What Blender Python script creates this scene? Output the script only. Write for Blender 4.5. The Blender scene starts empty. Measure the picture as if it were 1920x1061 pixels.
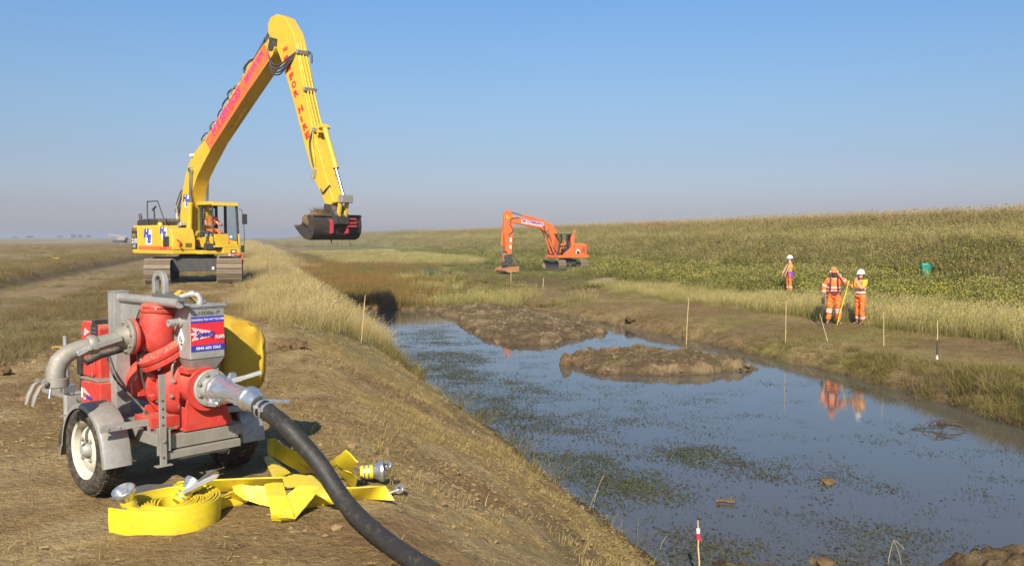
import bpy, bmesh, math, random
import numpy as np
from mathutils import Vector, Matrix
random.seed(7)
RNG = np.random.default_rng(11)
PI = math.pi
R = math.radians
S = bpy.context.scene
COL = S.collection

# ------------------------------------------------------------ camera, sky, sun
EYE = 1.65
cam_d = bpy.data.cameras.new('camera')
cam = bpy.data.objects.new('camera', cam_d)
COL.objects.link(cam)
cam.location = (0, 0, EYE)
PITCH = math.atan(85.5 / 1663)
cam.rotation_euler = (PI / 2 - PITCH, 0, 0)
cam_d.sensor_width = 36
cam_d.lens = 36 * 1663 / 1920
cam_d.clip_start = 0.05
cam_d.clip_end = 9000
S.camera = cam

SUN_EL = 35.0
SUN_DIR = Vector((0.085, 1.0, -math.tan(R(SUN_EL)) * 1.003)).normalized()   # the way the light travels
world = bpy.data.worlds.new('World')
S.world = world
world.use_nodes = True
wn = world.node_tree.nodes
wl = world.node_tree.links
wn.clear()
w_out = wn.new('ShaderNodeOutputWorld')
w_bg = wn.new('ShaderNodeBackground')
w_sky = wn.new('ShaderNodeTexSky')
w_sky.sky_type = 'NISHITA'
w_sky.sun_disc = False
w_sky.sun_elevation = R(SUN_EL)
w_sky.sun_rotation = math.atan2(-SUN_DIR.x, -SUN_DIR.y)
w_sky.air_density = 1.1
w_sky.dust_density = 1.0
w_sky.ozone_density = 2.2
w_bg.inputs['Strength'].default_value = 0.075
# a lavender haze layer low round the whole horizon (same in every direction)
w_tc = wn.new('ShaderNodeTexCoord')
w_sep = wn.new('ShaderNodeSeparateXYZ')
wl.new(w_tc.outputs['Generated'], w_sep.inputs[0])
w_ramp = wn.new('ShaderNodeValToRGB')
_r = w_ramp.color_ramp
_r.elements[0].position = 0.0; _r.elements[0].color = (.82, .79, 1.06, 1)
_r.elements[1].position = 0.30; _r.elements[1].color = (.60, .83, 1.06, 1)
for _p, _c in ((.030, (.61, .61, .87)), (.087, (.60, .62, .79)), (.147, (.64, .72, .855)), (.207, (.64, .785, .955)), (.26, (.61, .82, 1.04))):
    _e = _r.elements.new(_p); _e.color = (*_c, 1)
wl.new(w_sep.outputs['Z'], w_ramp.inputs[0])
w_mul = wn.new('ShaderNodeMix')
w_mul.data_type = 'RGBA'
w_mul.blend_type = 'MULTIPLY'
w_mul.inputs[0].default_value = 1.0
wl.new(w_sky.outputs[0], w_mul.inputs[6])
wl.new(w_ramp.outputs[0], w_mul.inputs[7])
wl.new(w_mul.outputs[2], w_bg.inputs['Color'])
wl.new(w_bg.outputs[0], w_out.inputs[0])

sun_d = bpy.data.lights.new('sun', 'SUN')
sun_d.energy = 4.4
sun_d.angle = R(0.53)
sun_d.color = (1.0, 0.925, 0.79)
sun = bpy.data.objects.new('sun', sun_d)
COL.objects.link(sun)
sun.rotation_euler = SUN_DIR.to_track_quat('-Z', 'Y').to_euler()
sun.location = (-3, -20, 18)

S.view_settings.view_transform = 'Standard'
S.view_settings.look = 'None'
S.view_settings.exposure = 0.78
S.view_settings.gamma = 1
S.view_settings.use_curve_mapping = False
S.render.engine = 'CYCLES'
S.cycles.max_bounces = 6
S.cycles.transparent_max_bounces = 8
S.cycles.caustics_reflective = False
S.cycles.caustics_refractive = False

# ------------------------------------------------------------ helpers
def lerp(a, b, k): return a + (b - a) * k
def sstep(a, b, x):
    k = np.clip((x - a) / (b - a), 0, 1)
    return k * k * (3 - 2 * k)

def _hash(ix, iy, seed):
    h = (ix.astype(np.int64) * 374761393 + iy.astype(np.int64) * 668265263 + seed * 974634217) & 0xffffffff
    h = ((h ^ (h >> 13)) * 1274126177) & 0xffffffff
    h = h ^ (h >> 16)
    return (h & 0xffff) / 65535.0
def vnoise(x, y, seed=0):
    x = np.asarray(x, float); y = np.asarray(y, float)
    ix = np.floor(x); iy = np.floor(y)
    fx = x - ix; fy = y - iy
    fx = fx * fx * (3 - 2 * fx); fy = fy * fy * (3 - 2 * fy)
    a = _hash(ix, iy, seed); b = _hash(ix + 1, iy, seed)
    c = _hash(ix, iy + 1, seed); d = _hash(ix + 1, iy + 1, seed)
    return (a * (1 - fx) + b * fx) * (1 - fy) + (c * (1 - fx) + d * fx) * fy
def fbm(x, y, f=1.0, o=4, seed=0):
    v = 0; amp = 0.5; tot = 0
    for k in range(o):
        v = v + amp * vnoise(np.asarray(x) * f + 17.3 * k, np.asarray(y) * f - 9.1 * k, seed + k * 31)
        tot += amp; amp *= 0.5; f *= 2.03
    return v / tot

def worley(x, y, f, seed=0):
    '''clods: distance to the nearest and second centre, a random value and a random slope per clod'''
    x = np.asarray(x) * f; y = np.asarray(y) * f
    ix = np.floor(x); iy = np.floor(y)
    d1 = np.full(x.shape, 9.0); d2 = np.full(x.shape, 9.0); v = np.zeros(x.shape); sl = np.zeros(x.shape)
    for i in (-1, 0, 1):
        for j in (-1, 0, 1):
            cx = ix + i; cy = iy + j
            px = cx + _hash(cx, cy, seed); py = cy + _hash(cx, cy, seed + 1)
            d = np.hypot(x - px, y - py)
            h = _hash(cx, cy, seed + 2)
            s_ = (x - px) * (_hash(cx, cy, seed + 3) - .5) + (y - py) * (_hash(cx, cy, seed + 4) - .5)
            near = d < d1
            d2 = np.where(near, d1, np.minimum(d2, d)); v = np.where(near, h, v); sl = np.where(near, s_, sl); d1 = np.where(near, d, d1)
    return d1, d2, v, sl

# --- materials
def new_mat(name):
    m = bpy.data.materials.new(name); m.use_nodes = True
    nt = m.node_tree; nt.nodes.clear()
    out = nt.nodes.new('ShaderNodeOutputMaterial')
    b = nt.nodes.new('ShaderNodeBsdfPrincipled')
    nt.links.new(b.outputs[0], out.inputs[0])
    return m, nt, b, out
def mixrgb(nt, fac, a, b, mode='MIX'):
    n = nt.nodes.new('ShaderNodeMix'); n.data_type = 'RGBA'; n.blend_type = mode
    for sock, v in ((0, fac), (6, a), (7, b)):
        if isinstance(v, (int, float)): n.inputs[sock].default_value = v
        elif isinstance(v, tuple): n.inputs[sock].default_value = (*v[:3], 1)
        else: nt.links.new(v, n.inputs[sock])
    return n.outputs[2]
def noise_n(nt, scale, detail=4, coord='Object', rough=0.55, dist=0.0, stretch=None):
    tc = nt.nodes.new('ShaderNodeTexCoord')
    n = nt.nodes.new('ShaderNodeTexNoise')
    n.inputs['Scale'].default_value = scale; n.inputs['Detail'].default_value = detail
    n.inputs['Roughness'].default_value = rough; n.inputs['Distortion'].default_value = dist
    src = tc.outputs[coord]
    if stretch:
        mp = nt.nodes.new('ShaderNodeMapping'); mp.inputs['Scale'].default_value = stretch
        nt.links.new(src, mp.inputs[0]); src = mp.outputs[0]
    nt.links.new(src, n.inputs['Vector'])
    return n.outputs['Fac']
def ramp(nt, fac, lo, hi, a=0.0, b=1.0):
    n = nt.nodes.new('ShaderNodeMapRange')
    n.inputs[1].default_value = lo; n.inputs[2].default_value = hi
    n.inputs[3].default_value = a; n.inputs[4].default_value = b
    nt.links.new(fac, n.inputs[0]); return n.outputs[0]
def bump(nt, b, h, strength=0.3, dist=0.01):
    n = nt.nodes.new('ShaderNodeBump')
    n.inputs['Strength'].default_value = strength; n.inputs['Distance'].default_value = dist
    nt.links.new(h, n.inputs['Height']); nt.links.new(n.outputs[0], b.inputs['Normal'])
def surf(name, col, rough=0.5, metal=0.0, dirt=0.25, dirt_col=(0.20, 0.145, 0.085), scale=6.0, var=0.12,
         bmp=0.08, spec=0.5, dust=0.0):
    """painted or worn surface: colour drift, dust patches, fine relief"""
    m, nt, b, out = new_mat(name)
    n1 = noise_n(nt, scale, 5); n2 = noise_n(nt, scale * 4.3, 6, rough=0.65)
    c = mixrgb(nt, ramp(nt, n1, 0.3, 0.7), tuple(v * (1 - var) for v in col), tuple(min(1, v * (1 + var)) for v in col))
    if dirt > 0:
        c = mixrgb(nt, ramp(nt, n2, 0.62 - dirt * 0.35, 0.80, 0, min(1, 0.35 + dirt)), c, dirt_col)
    if dust:                                     # dry dust lying on upward faces
        geo = nt.nodes.new('ShaderNodeNewGeometry'); sp = nt.nodes.new('ShaderNodeSeparateXYZ')
        nt.links.new(geo.outputs['Normal'], sp.inputs[0])
        n3 = noise_n(nt, scale * 2.2, 5, rough=.7)
        mu = nt.nodes.new('ShaderNodeMath'); mu.operation = 'MULTIPLY'
        nt.links.new(ramp(nt, sp.outputs['Z'], .05, .95, .12, 1), mu.inputs[0]); nt.links.new(ramp(nt, n3, .38, .66, 0, dust), mu.inputs[1])
        c = mixrgb(nt, mu.outputs[0], c, (.33, .24, .145))
    nt.links.new(c, b.inputs['Base Color'])
    r = ramp(nt, n2, 0.3, 0.75, max(0.05, rough - 0.12), min(1, rough + 0.2))
    nt.links.new(r, b.inputs['Roughness'])
    b.inputs['Metallic'].default_value = metal
    b.inputs['Specular IOR Level'].default_value = spec
    if bmp: bump(nt, b, n2, bmp, 0.01)
    return m

# --- mesh builder
def rot_to(d):
    return Vector(d).normalized().to_track_quat('Z', 'Y').to_matrix()
class MB:
    def __init__(s): s.v = []; s.f = []
    def add(s, vs, fs):
        o = len(s.v); s.v += [tuple(p) for p in vs]; s.f += [tuple(i + o for i in f) for f in fs]; return s
    def box(s, c, d, rz=0.0, rx=0.0, ry=0.0, M=None):
        m = Matrix.Rotation(rz, 3, 'Z') @ Matrix.Rotation(ry, 3, 'Y') @ Matrix.Rotation(rx, 3, 'X') if M is None else M
        c = Vector(c); vs = []
        for x in (-.5, .5):
            for y in (-.5, .5):
                for z in (-.5, .5):
                    vs.append(c + m @ Vector((x * d[0], y * d[1], z * d[2])))
        return s.add(vs, [(0, 1, 3, 2), (4, 6, 7, 5), (0, 4, 5, 1), (2, 3, 7, 6), (0, 2, 6, 4), (1, 5, 7, 3)])
    def bar(s, p, q, w, h, up=(0, 0, 1)):
        p = Vector(p); q = Vector(q); d = (q - p); L = d.length; d.normalize()
        up = Vector(up)
        if abs(d.dot(up)) > 0.98: up = Vector((0, 1, 0))
        x = d.cross(up).normalized(); z = x.cross(d)
        return s.box((p + q) / 2, (w, L, h), M=Matrix((x, d, z)).transposed())
    def prism(s, poly, lo, hi, axis='X'):
        n = len(poly); vs = []
        for k in (lo, hi):
            for a, b in poly:
                vs.append({'X': (k, a, b), 'Y': (a, k, b), 'Z': (a, b, k)}[axis])
        fs = [tuple(range(n))[::-1], tuple(range(n, 2 * n))]
        for i in range(n):
            j = (i + 1) % n; fs.append((i, j, n + j, n + i))
        return s.add(vs, fs)
    def tube(s, pts, r, n=12, caps=True, flat=1.0):
        pts = [Vector(p) for p in pts]; m = len(pts)
        rs = r if isinstance(r, (list, tuple)) else [r] * m
        vs = []; fs = []; px = None
        for i, p in enumerate(pts):
            t = (pts[min(i + 1, m - 1)] - pts[max(i - 1, 0)]).normalized()
            if px is None:
                a = Vector((0, 0, 1)) if abs(t.z) < 0.9 else Vector((1, 0, 0))
                px = (a - t * a.dot(t)).normalized()
            else:
                px = (px - t * px.dot(t)).normalized()
            py = t.cross(px)
            for k in range(n):
                th = 2 * PI * k / n
                vs.append(p + px * math.cos(th) * rs[i] * flat + py * math.sin(th) * rs[i])
        for i in range(m - 1):
            for k in range(n):
                a = i * n + k; b = i * n + (k + 1) % n
                fs.append((a, b, b + n, a + n))
        if caps:
            fs.append(tuple(range(n))[::-1]); fs.append(tuple(range((m - 1) * n, m * n)))
        return s.add(vs, fs)
    def lathe(s, prof, o, d, n=24, caps=True):
        """prof: (radius, height along d) pairs"""
        M = rot_to(d); o = Vector(o); vs = []; fs = []; m = len(prof)
        for r, h in prof:
            for k in range(n):
                th = 2 * PI * k / n
                vs.append(o + M @ Vector((r * math.cos(th), r * math.sin(th), h)))
        for i in range(m - 1):
            for k in range(n):
                a = i * n + k; b = i * n + (k + 1) % n
                fs.append((a, b, b + n, a + n))
        if caps:
            fs.append(tuple(range(n))[::-1]); fs.append(tuple(range((m - 1) * n, m * n)))
        return s.add(vs, fs)
    def ribbon(s, pairs, thick=0.006):
        """strip of cloth between two edge polylines, given as (edge point, other edge point)"""
        n = len(pairs); P = [(Vector(a), Vector(b)) for a, b in pairs]; vs = []
        for i, (a, b) in enumerate(P):
            t = (P[min(i + 1, n - 1)][0] - P[max(i - 1, 0)][0] + P[min(i + 1, n - 1)][1] - P[max(i - 1, 0)][1])
            nn = t.cross(b - a)
            nn = nn.normalized() * thick / 2 if nn.length > 1e-9 else Vector((0, 0, thick / 2))
            mid = (a + b) / 2
            vs += [a + nn, mid + nn * 2.2, b + nn, b - nn, mid - nn * 2.2, a - nn]
        fs = []
        for i in range(n - 1):
            for k in range(6):
                a = i * 6 + k; b = i * 6 + (k + 1) % 6
                fs.append((a, b, b + 6, a + 6))
        fs.append((0, 1, 2, 3, 4, 5)); o = (n - 1) * 6
        fs.append((o + 5, o + 4, o + 3, o + 2, o + 1, o))
        return s.add(vs, fs)
    def mesh(s, name, m, ang=35):
        me = bpy.data.meshes.new(name); me.from_pydata(s.v, [], s.f); me.update()
        bm = bmesh.new(); bm.from_mesh(me); bmesh.ops.recalc_face_normals(bm, faces=bm.faces); bm.to_mesh(me); bm.free()
        if m is not None: me.materials.append(m)
        me.shade_smooth(); me.set_sharp_from_angle(angle=R(ang))
        return me
    def build(s, name, m, parent=None, bevel=0.0, ang=35, sub=0):
        o = bpy.data.objects.new(name, s.mesh(name, m, ang)); COL.objects.link(o)
        if parent is not None: o.parent = parent
        if bevel:
            b = o.modifiers.new('bevel', 'BEVEL'); b.width = bevel; b.segments = 2; b.limit_method = 'ANGLE'; b.angle_limit = R(40)
            b.harden_normals = True
        if sub:
            q = o.modifiers.new('sub', 'SUBSURF'); q.levels = sub; q.render_levels = sub
        return o
def tag(o, label=None, cat=None, group=None, kind=None):
    if label: o['label'] = label
    if cat: o['category'] = cat
    if group: o['group'] = group
    if kind: o['kind'] = kind
    return o
def empty(name, loc=(0, 0, 0), rz=0.0, label=None, cat=None, group=None):
    o = bpy.data.objects.new(name, None); COL.objects.link(o)
    o.empty_display_size = 0.3
    o.location = loc; o.rotation_euler = (0, 0, rz)
    return tag(o, label, cat, group)
def link_copy(o, parent, M=None, name=None):
    c = o.copy(); COL.objects.link(c); c.parent = parent
    if M is not None: c.matrix_local = M
    return c

def lettering(txt, m, parent, o, x, y, width=None, height=None, name='lettering', bold=0.0, shear=0.0, depth=0.002):
    """flat raised letters: o = left end of the baseline, x and y = reading and up directions"""
    cu = bpy.data.curves.new('txt', 'FONT'); cu.body = txt; cu.offset = bold; cu.shear = shear; cu.extrude = 0.0
    cu.resolution_u = 3
    t = bpy.data.objects.new('txt', cu); COL.objects.link(t)
    dg = bpy.context.evaluated_depsgraph_get()
    me = bpy.data.meshes.new_from_object(t.evaluated_get(dg))
    bpy.data.objects.remove(t); bpy.data.curves.remove(cu)
    n = len(me.vertices); co = np.zeros(n * 3); me.vertices.foreach_get('co', co); co = co.reshape(-1, 3)
    x0, x1 = co[:, 0].min(), co[:, 0].max(); y0, y1 = co[:, 1].min(), co[:, 1].max()
    sx = width / (x1 - x0) if width else None
    sy = height / (y1 - y0) if height else None
    if sx is None: sx = sy
    if sy is None: sy = sx
    X = Vector(x).normalized(); Y = Vector(y).normalized(); N = X.cross(Y)
    o = Vector(o) + N * depth
    out = np.array(o) + np.outer((co[:, 0] - x0) * sx, np.array(X)) + np.outer((co[:, 1] - y0) * sy, np.array(Y))
    me.vertices.foreach_set('co', out.ravel()); me.update()
    me.name = name; me.materials.clear(); me.materials.append(m)
    ob = bpy.data.objects.new(name, me); COL.objects.link(ob)
    if parent is not None: ob.parent = parent
    return ob
def panel(parent, name, m, pts, depth=0.0012):
    """thin flat plate on the given outline (list of 3D points in order), raised along its normal"""
    P = [Vector(p) for p in pts]; N = (P[1] - P[0]).cross(P[2] - P[0]).normalized() * depth
    n = len(P)
    b = MB(); b.add([p + N for p in P] + [p - N for p in P],
                    [tuple(range(n)), tuple(range(n, 2 * n))[::-1]] + [(i, n + i, n + (i + 1) % n, (i + 1) % n) for i in range(n)])
    return b.build(name, m, parent)

# --- pixel (1920 x 1061 photograph) to point, used to survey positions on the ground
def ray(px, py):
    x = (px - 960) / 1663; y = -(py - 530.5) / 1663
    return x, math.cos(PITCH) + y * math.sin(PITCH), -math.sin(PITCH) + y * math.cos(PITCH)
def at_z(px, py, z):
    r = ray(px, py); k = (z - EYE) / r[2]; return Vector((r[0] * k, r[1] * k, z))
def at_d(px, py, d):
    r = ray(px, py); k = d / r[1]; return Vector((r[0] * k, d, EYE + r[2] * k))
def to_px(x, y, z):
    z = np.asarray(z) - EYE
    f = y * math.cos(PITCH) - z * math.sin(PITCH); u = y * math.sin(PITCH) + z * math.cos(PITCH)
    return 960 + 1663 * x / f, 530.5 - 1663 * u / f, f
# ------------------------------------------------------------ terrain
# s runs across the pond (left bank negative), t along it
NX, NY, UX, UY = 0.959, 0.283, -0.283, 0.959
def st(x, y): return x * NX + y * NY, x * UX + y * UY
def xy(s, t): return s * NX + t * UX, s * NY + t * UY
WATER = -1.75
def shore_l(t): return 3.95 + 0.25 * (fbm(t, t * 0 + 3, 0.22, 3, 5) - 0.5) * 2 + 0.14 * (fbm(t, t * 0 + 7, 1.5, 3, 9) - 0.5) * 2
def shore_r(t): return np.interp(t, [6, 11, 15, 19, 25, 29, 33, 38, 60], [12.9, 13.1, 13.6, 14.0, 13.95, 13.7, 13.3, 13.0, 13.3]) + 0.10 * (fbm(t, t * 0 + 1, 0.30, 3, 15) - 0.5) * 2 + 0.22 * (fbm(t, t * 0 + 4, 1.1, 3, 19) - 0.5) * 2
def shore_far(s): return 42.8 - 0.66 * (s - 4) + 0.5 * (fbm(s, s * 0 + 2, 0.9, 3, 21) - 0.5) * 2
def height(s, t):
    sl = shore_l(t); sr = shore_r(t); tf = shore_far(s)
    k = np.clip((sl - s) / (sl - 0.7), -0.6, 1.0)                      # 0 at the water line, 1 at the crest
    zl = WATER + 1.75 * np.where(k > 0, 1 - (1 - k) ** 1.25, k * 1.1)
    zl = np.where(s < 0.9, lerp(zl, 0.0, sstep(0.9, -0.3, s)), zl)
    zl = np.where(s < -0.3, 0.0, zl)
    zl = zl + 0.42 * sstep(-7.4, -8.5, s) * (1 - 0.85 * sstep(-14, -40, s))
    # right bank up to the dyke
    q = s - sr
    zr = np.interp(q, [-1.2, -0.05, 0.0, 0.45, 1.3, 4.6, 11, 17.5, 20, 25.0, 26.8, 32, 36, 44, 60],
                   [-2.45, -1.85, -1.75, -1.42, -1.27, -1.14, -0.9, -0.8, -0.45, 1.25, 1.45, 2.72, 2.8, 0.2, -0.8])
    # the reed-filled far end of the channel
    e = t - tf
    ze = np.interp(e, [-1.5, -0.05, 0, 0.5, 3, 30, 90, 300], [-2.45, -1.85, -1.75, -1.56, -1.5, -1.4, -1.25, -1.1])
    basin = np.full_like(s, -2.45)
    zch = np.maximum(basin, ze)
    mid = 0.5 * (sl + sr)
    z = np.where(s < mid, np.maximum(zl, zch), np.maximum(zr, zch))
    far = sstep(500, 1500, np.hypot(s, t))
    z = z * (1 - far) + far * -0.3
    near = np.exp(-((s + 1.2) ** 2 / 6 + (t - 5.5) ** 2 / 6))          # firm ground under the trailer
    n1 = (fbm(s, t, 0.35, 4, 40) - 0.5) * 0.16
    n2 = (fbm(s, t, 2.6, 4, 41) - 0.5) * 0.075
    n3 = (fbm(s, t, 9.0, 3, 42) - 0.5) * 0.03
    amp = np.where(s < 0, 0.55, 1.0) * (1 - 0.75 * near)
    dist = np.hypot(s, t)
    z = z + n1 * amp * sstep(2, 14, dist) + n2 * amp + n3 * amp * (dist < 60)
    # wheel ruts of the track on the left
    z = z - 0.06 * (np.exp(-((s + 5.2) / 0.3) ** 2) + np.exp(-((s + 7.0) / 0.3) ** 2)) * sstep(8, 16, t)
    # faint tyre prints on the near dirt
    for s0 in (-2.9, -4.15):
        g_ = np.exp(-((s - s0 - .25 * np.sin(t * .35)) / .10) ** 4) * sstep(2, 3, t) * sstep(15, 11, t)
        z = z - g_ * (.018 + .012 * (np.sin(t * 52 + np.abs(s - s0) * 40) > 0))
    # ragged eroded face of the low bank
    z = z - 0.12 * np.exp(-((s + 7.9) / 0.35) ** 2) * fbm(s, t, 1.4, 3, 50)
    # clods and scuffs on the near bank
    near_m = (dist < 24) & (s > -9) & (s < 4.6)
    if near_m.any():
        d1, d2, v, sl_ = worley(s[near_m], t[near_m], 5.5, 700); cl_ = sstep(.40, .62, fbm(s[near_m], t[near_m], .7, 4, 96))
        zz = (v - .5) * .034 + sl_ * .085 - .026 * np.exp(-((d2 - d1) / .10) ** 2)
        z[near_m] += zz * lerp(.25, 1.0, cl_) * (1 - near[near_m])
        d1, d2, v, sl_ = worley(s[near_m], t[near_m], 13.0, 720)
        z[near_m] += (sl_ * .05 + (v - .5) * .02) * (1 - .5 * near[near_m])
    return z
def gz(x, y):
    s, t = st(np.array([float(x)]), np.array([float(y)])); return float(height(s, t)[0])

def axis(segs):
    out = []
    for a, b, step in segs: out += list(np.arange(a, b, step))
    return np.array(out + [segs[-1][1]])
SA = axis([(-2600, -700, 190), (-700, -150, 55), (-150, -60, 9), (-60, -22, 1.4), (-22, -8.8, 0.35), (-8.8, -7.2, 0.12), (-7.2, -4, 0.2), (-4, 4.6, 0.075),
           (4.6, 12.6, 0.4), (12.6, 15.6, 0.1), (15.6, 22, 0.22), (22, 50, 0.6), (50, 80, 3), (80, 300, 30), (300, 2600, 230)])
TA = axis([(-30, 0, 3), (0, 3.2, 0.3), (3.2, 16, 0.075), (16, 30, 0.14), (30, 50, 0.25), (50, 100, 0.8), (100, 260, 4), (260, 900, 30), (900, 6000, 300)])
GS, GT = np.meshgrid(SA, TA, indexing='ij')
GZ = height(GS, GT)
GX, GY = xy(GS, GT)

def zone_colour(s, t):
    """bare colour of the soil, thatch and litter, by zone"""
    n = fbm(s, t, 0.5, 4, 60); m = fbm(s, t, 2.2, 4, 61); f = fbm(s, t, 0.12, 3, 62)
    def c(*v): return np.broadcast_to(np.array(v), s.shape + (3,)).copy()
    def mx(a, b, k): return a + (b - a) * np.clip(k, 0, 1)[..., None]
    dirt = mx(c(.285, .190, .082), c(.39, .285, .142), sstep(.35, .65, m))
    dirt = mx(dirt, c(.225, .138, .062), sstep(.58, .74, n) * .8)
    straw = mx(c(.41, .285, .105), c(.32, .225, .078), m)
    wet = c(.10, .068, .036)
    olive = mx(c(.20, .165, .060), c(.27, .215, .095), m)
    green = mx(c(.12, .135, .030), c(.18, .17, .05), m)
    rust = mx(c(.20, .105, .036), c(.26, .155, .055), m)
    blond = mx(c(.38, .30, .14), c(.30, .235, .105), m)
    mown = mx(c(.285, .21, .09), c(.235, .195, .06), sstep(.4, .6, n))
    mown = mx(mown, c(.205, .135, .066), sstep(.46, .60, fbm(s, t, .33, 4, 64)) * .85)
    col = dirt
    # left plain and its track
    k = sstep(-2.6, -3.4, s + (n - .5) * 1.2) * sstep(9, 13, t + s * .3)
    col = mx(col, olive, k * sstep(-4.6, -4.1, s))
    tr = mx(mx(c(.25, .175, .092), c(.32, .235, .125), m), olive, sstep(.52, .62, n) * .85)
    col = mx(col, tr, sstep(-4.0, -4.7, s) * sstep(6, 10, t))
    plain = mx(mx(mx(olive, c(.22, .165, .10), sstep(.42, .6, fbm(s, t, .3, 4, 167))), c(.30, .225, .11), sstep(.4, .65, f)), blond, sstep(.55, .7, fbm(s, t, .05, 3, 66)) * .6)
    col = mx(col, c(.12, .08, .045), np.exp(-((s + 7.75) / .3) ** 2) * .8)
    col = mx(col, plain, sstep(-8.1, -8.7, s))
    # left slope
    sl = shore_l(t)
    col = mx(col, mx(straw, dirt, sstep(.45, .62, n) * .9), sstep(.2, 1.2, s))
    col = mx(col, c(.17, .12, .06), sstep(.5, .62, fbm(s * 2.2, t * .5, .7, 3, 68)) * sstep(1.5, 2.6, s) * .7)
    col = mx(col, mx(olive, dirt, .4), sstep(13, 17, t) * sstep(.0, .8, s) * .9)
    col = mx(col, wet, sstep(sl - .55, sl - .1, s))
    # channel bed, reed end, right bank
    sr = shore_r(t); q = s - sr; tf = shore_far(s)
    inch = (s > sl) & (q < 0)
    col = np.where(inch[..., None], wet, col)
    col = np.where((inch & (t > tf + .25))[..., None], mx(rust, olive, sstep(.5, .65, n)), col)
    right = q >= 0
    rb = mx(wet, mown, sstep(-.05, .22, q))
    rb = mx(rb, mx(c(.20, .13, .062), c(.26, .18, .085), m), sstep(24, 32, t) * sstep(.36, .52, fbm(s, t, .4, 4, 264)) * .9)
    rb = mx(rb, blond, sstep(4.6, 5.4, q + (n - .5) * 1.6))
    rb = mx(rb, green, sstep(9.5, 11, q + (n - .5) * 2))
    rb = mx(rb, mx(olive, c(.16, .12, .05), n), sstep(19, 22, q + (n - .5) * 3))
    col = np.where(right[..., None], rb, col)
    farz = (s > sl) & (t > 48)
    fz = mx(mx(rust, olive, sstep(.45, .6, f)), green, sstep(13, 18, s) * .75)
    fz = mx(fz, c(.13, .088, .046), np.exp(-((s - 17.2) / 3.2) ** 2 - ((t - 54) / 6) ** 2))
    col = np.where((farz & (q < 6 + 6 * sstep(48, 60, t)))[..., None], fz, col)
    return np.clip(col, 0.01, 1)
GC = zone_colour(GS, GT)

def grid_mesh(name, X, Y, Z, C, m):
    a, b = X.shape
    co = np.stack([X, Y, Z], -1).reshape(-1, 3)
    i = np.arange(a * b).reshape(a, b)
    f = np.stack([i[:-1, :-1], i[1:, :-1], i[1:, 1:], i[:-1, 1:]], -1).reshape(-1, 4)
    me = bpy.data.meshes.new(name)
    me.vertices.add(len(co)); me.vertices.foreach_set('co', co.ravel())
    me.loops.add(f.size); me.loops.foreach_set('vertex_index', f.ravel())
    me.polygons.add(len(f)); me.polygons.foreach_set('loop_start', np.arange(0, f.size, 4)); me.polygons.foreach_set('loop_total', np.full(len(f), 4))
    me.update(calc_edges=True)
    if C is not None:
        at = me.color_attributes.new('soil', 'FLOAT_COLOR', 'POINT')
        at.data.foreach_set('color', np.concatenate([C.reshape(-1, 3), np.ones((len(co), 1))], 1).ravel())
    me.materials.append(m); me.shade_smooth()
    o = bpy.data.objects.new(name, me); COL.objects.link(o)
    return o
def soil_material(name, sc=1.0, strength=0.9):
    m, nt, b, out = new_mat(name)
    at = nt.nodes.new('ShaderNodeAttribute'); at.attribute_name = 'soil'
    n1 = noise_n(nt, 3.1 * sc, 6, rough=.6); n2 = noise_n(nt, 22 * sc, 6, rough=.7); n3 = noise_n(nt, 90 * sc, 3, rough=.7)
    c = mixrgb(nt, ramp(nt, n1, .3, .7), (.80, .78, .76), (1.16, 1.15, 1.13))
    c = mixrgb(nt, 1.0, at.outputs['Color'], c, 'MULTIPLY')
    c2 = mixrgb(nt, ramp(nt, n2, .32, .68), (.74, .72, .70), (1.22, 1.22, 1.2))
    c = mixrgb(nt, 1.0, c, c2, 'MULTIPLY')
    nt.links.new(c, b.inputs['Base Color'])
    b.inputs['Roughness'].default_value = .95; b.inputs['Specular IOR Level'].default_value = .15
    ad = nt.nodes.new('ShaderNodeMath'); ad.operation = 'MULTIPLY_ADD'; ad.inputs[1].default_value = .35
    nt.links.new(n3, ad.inputs[0]); nt.links.new(n2, ad.inputs[2])
    ad2 = nt.nodes.new('ShaderNodeMath'); ad2.operation = 'MULTIPLY_ADD'; ad2.inputs[1].default_value = 1.6
    n4 = noise_n(nt, 8 * sc, 5, rough=.65)
    nt.links.new(n4, ad2.inputs[0]); nt.links.new(ad.outputs[0], ad2.inputs[2])
    bump(nt, b, ad2.outputs[0], strength, .05 / sc)
    return m
M_SOIL = soil_material('soil')
ground = grid_mesh('ground', GX, GY, GZ, GC, M_SOIL)
tag(ground, kind='structure', label='dry dirt bank, mown right bank, weedy dyke and plain round the pond')

# ------------------------------------------------------------ water
def water_material():
    m, nt, b, out = new_mat('pond_water')
    n = noise_n(nt, 1.1, 3, rough=.5)
    b.inputs['Base Color'].default_value = (.080, .072, .058, 1)
    b.inputs['Roughness'].default_value = .045
    b.inputs['IOR'].default_value = 1.36
    n2 = noise_n(nt, 5.0, 3, rough=.5, stretch=(1, 2.2, 1))
    bump(nt, b, n2, .016, .05)
    return m
M_WATER = water_material()
ws = np.array([2.0, 16.5]); wt = np.array([-14.0, 78.0])
a_, b_ = np.meshgrid(np.linspace(2.0, 16.5, 30), np.linspace(-14, 60, 90), indexing='ij')
wx, wy = xy(a_, b_)
water = grid_mesh('pond_water', wx, wy, np.full_like(wx, WATER), None, M_WATER)
tag(water, kind='structure', label='still pond water reflecting the sky between the two banks')

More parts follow.
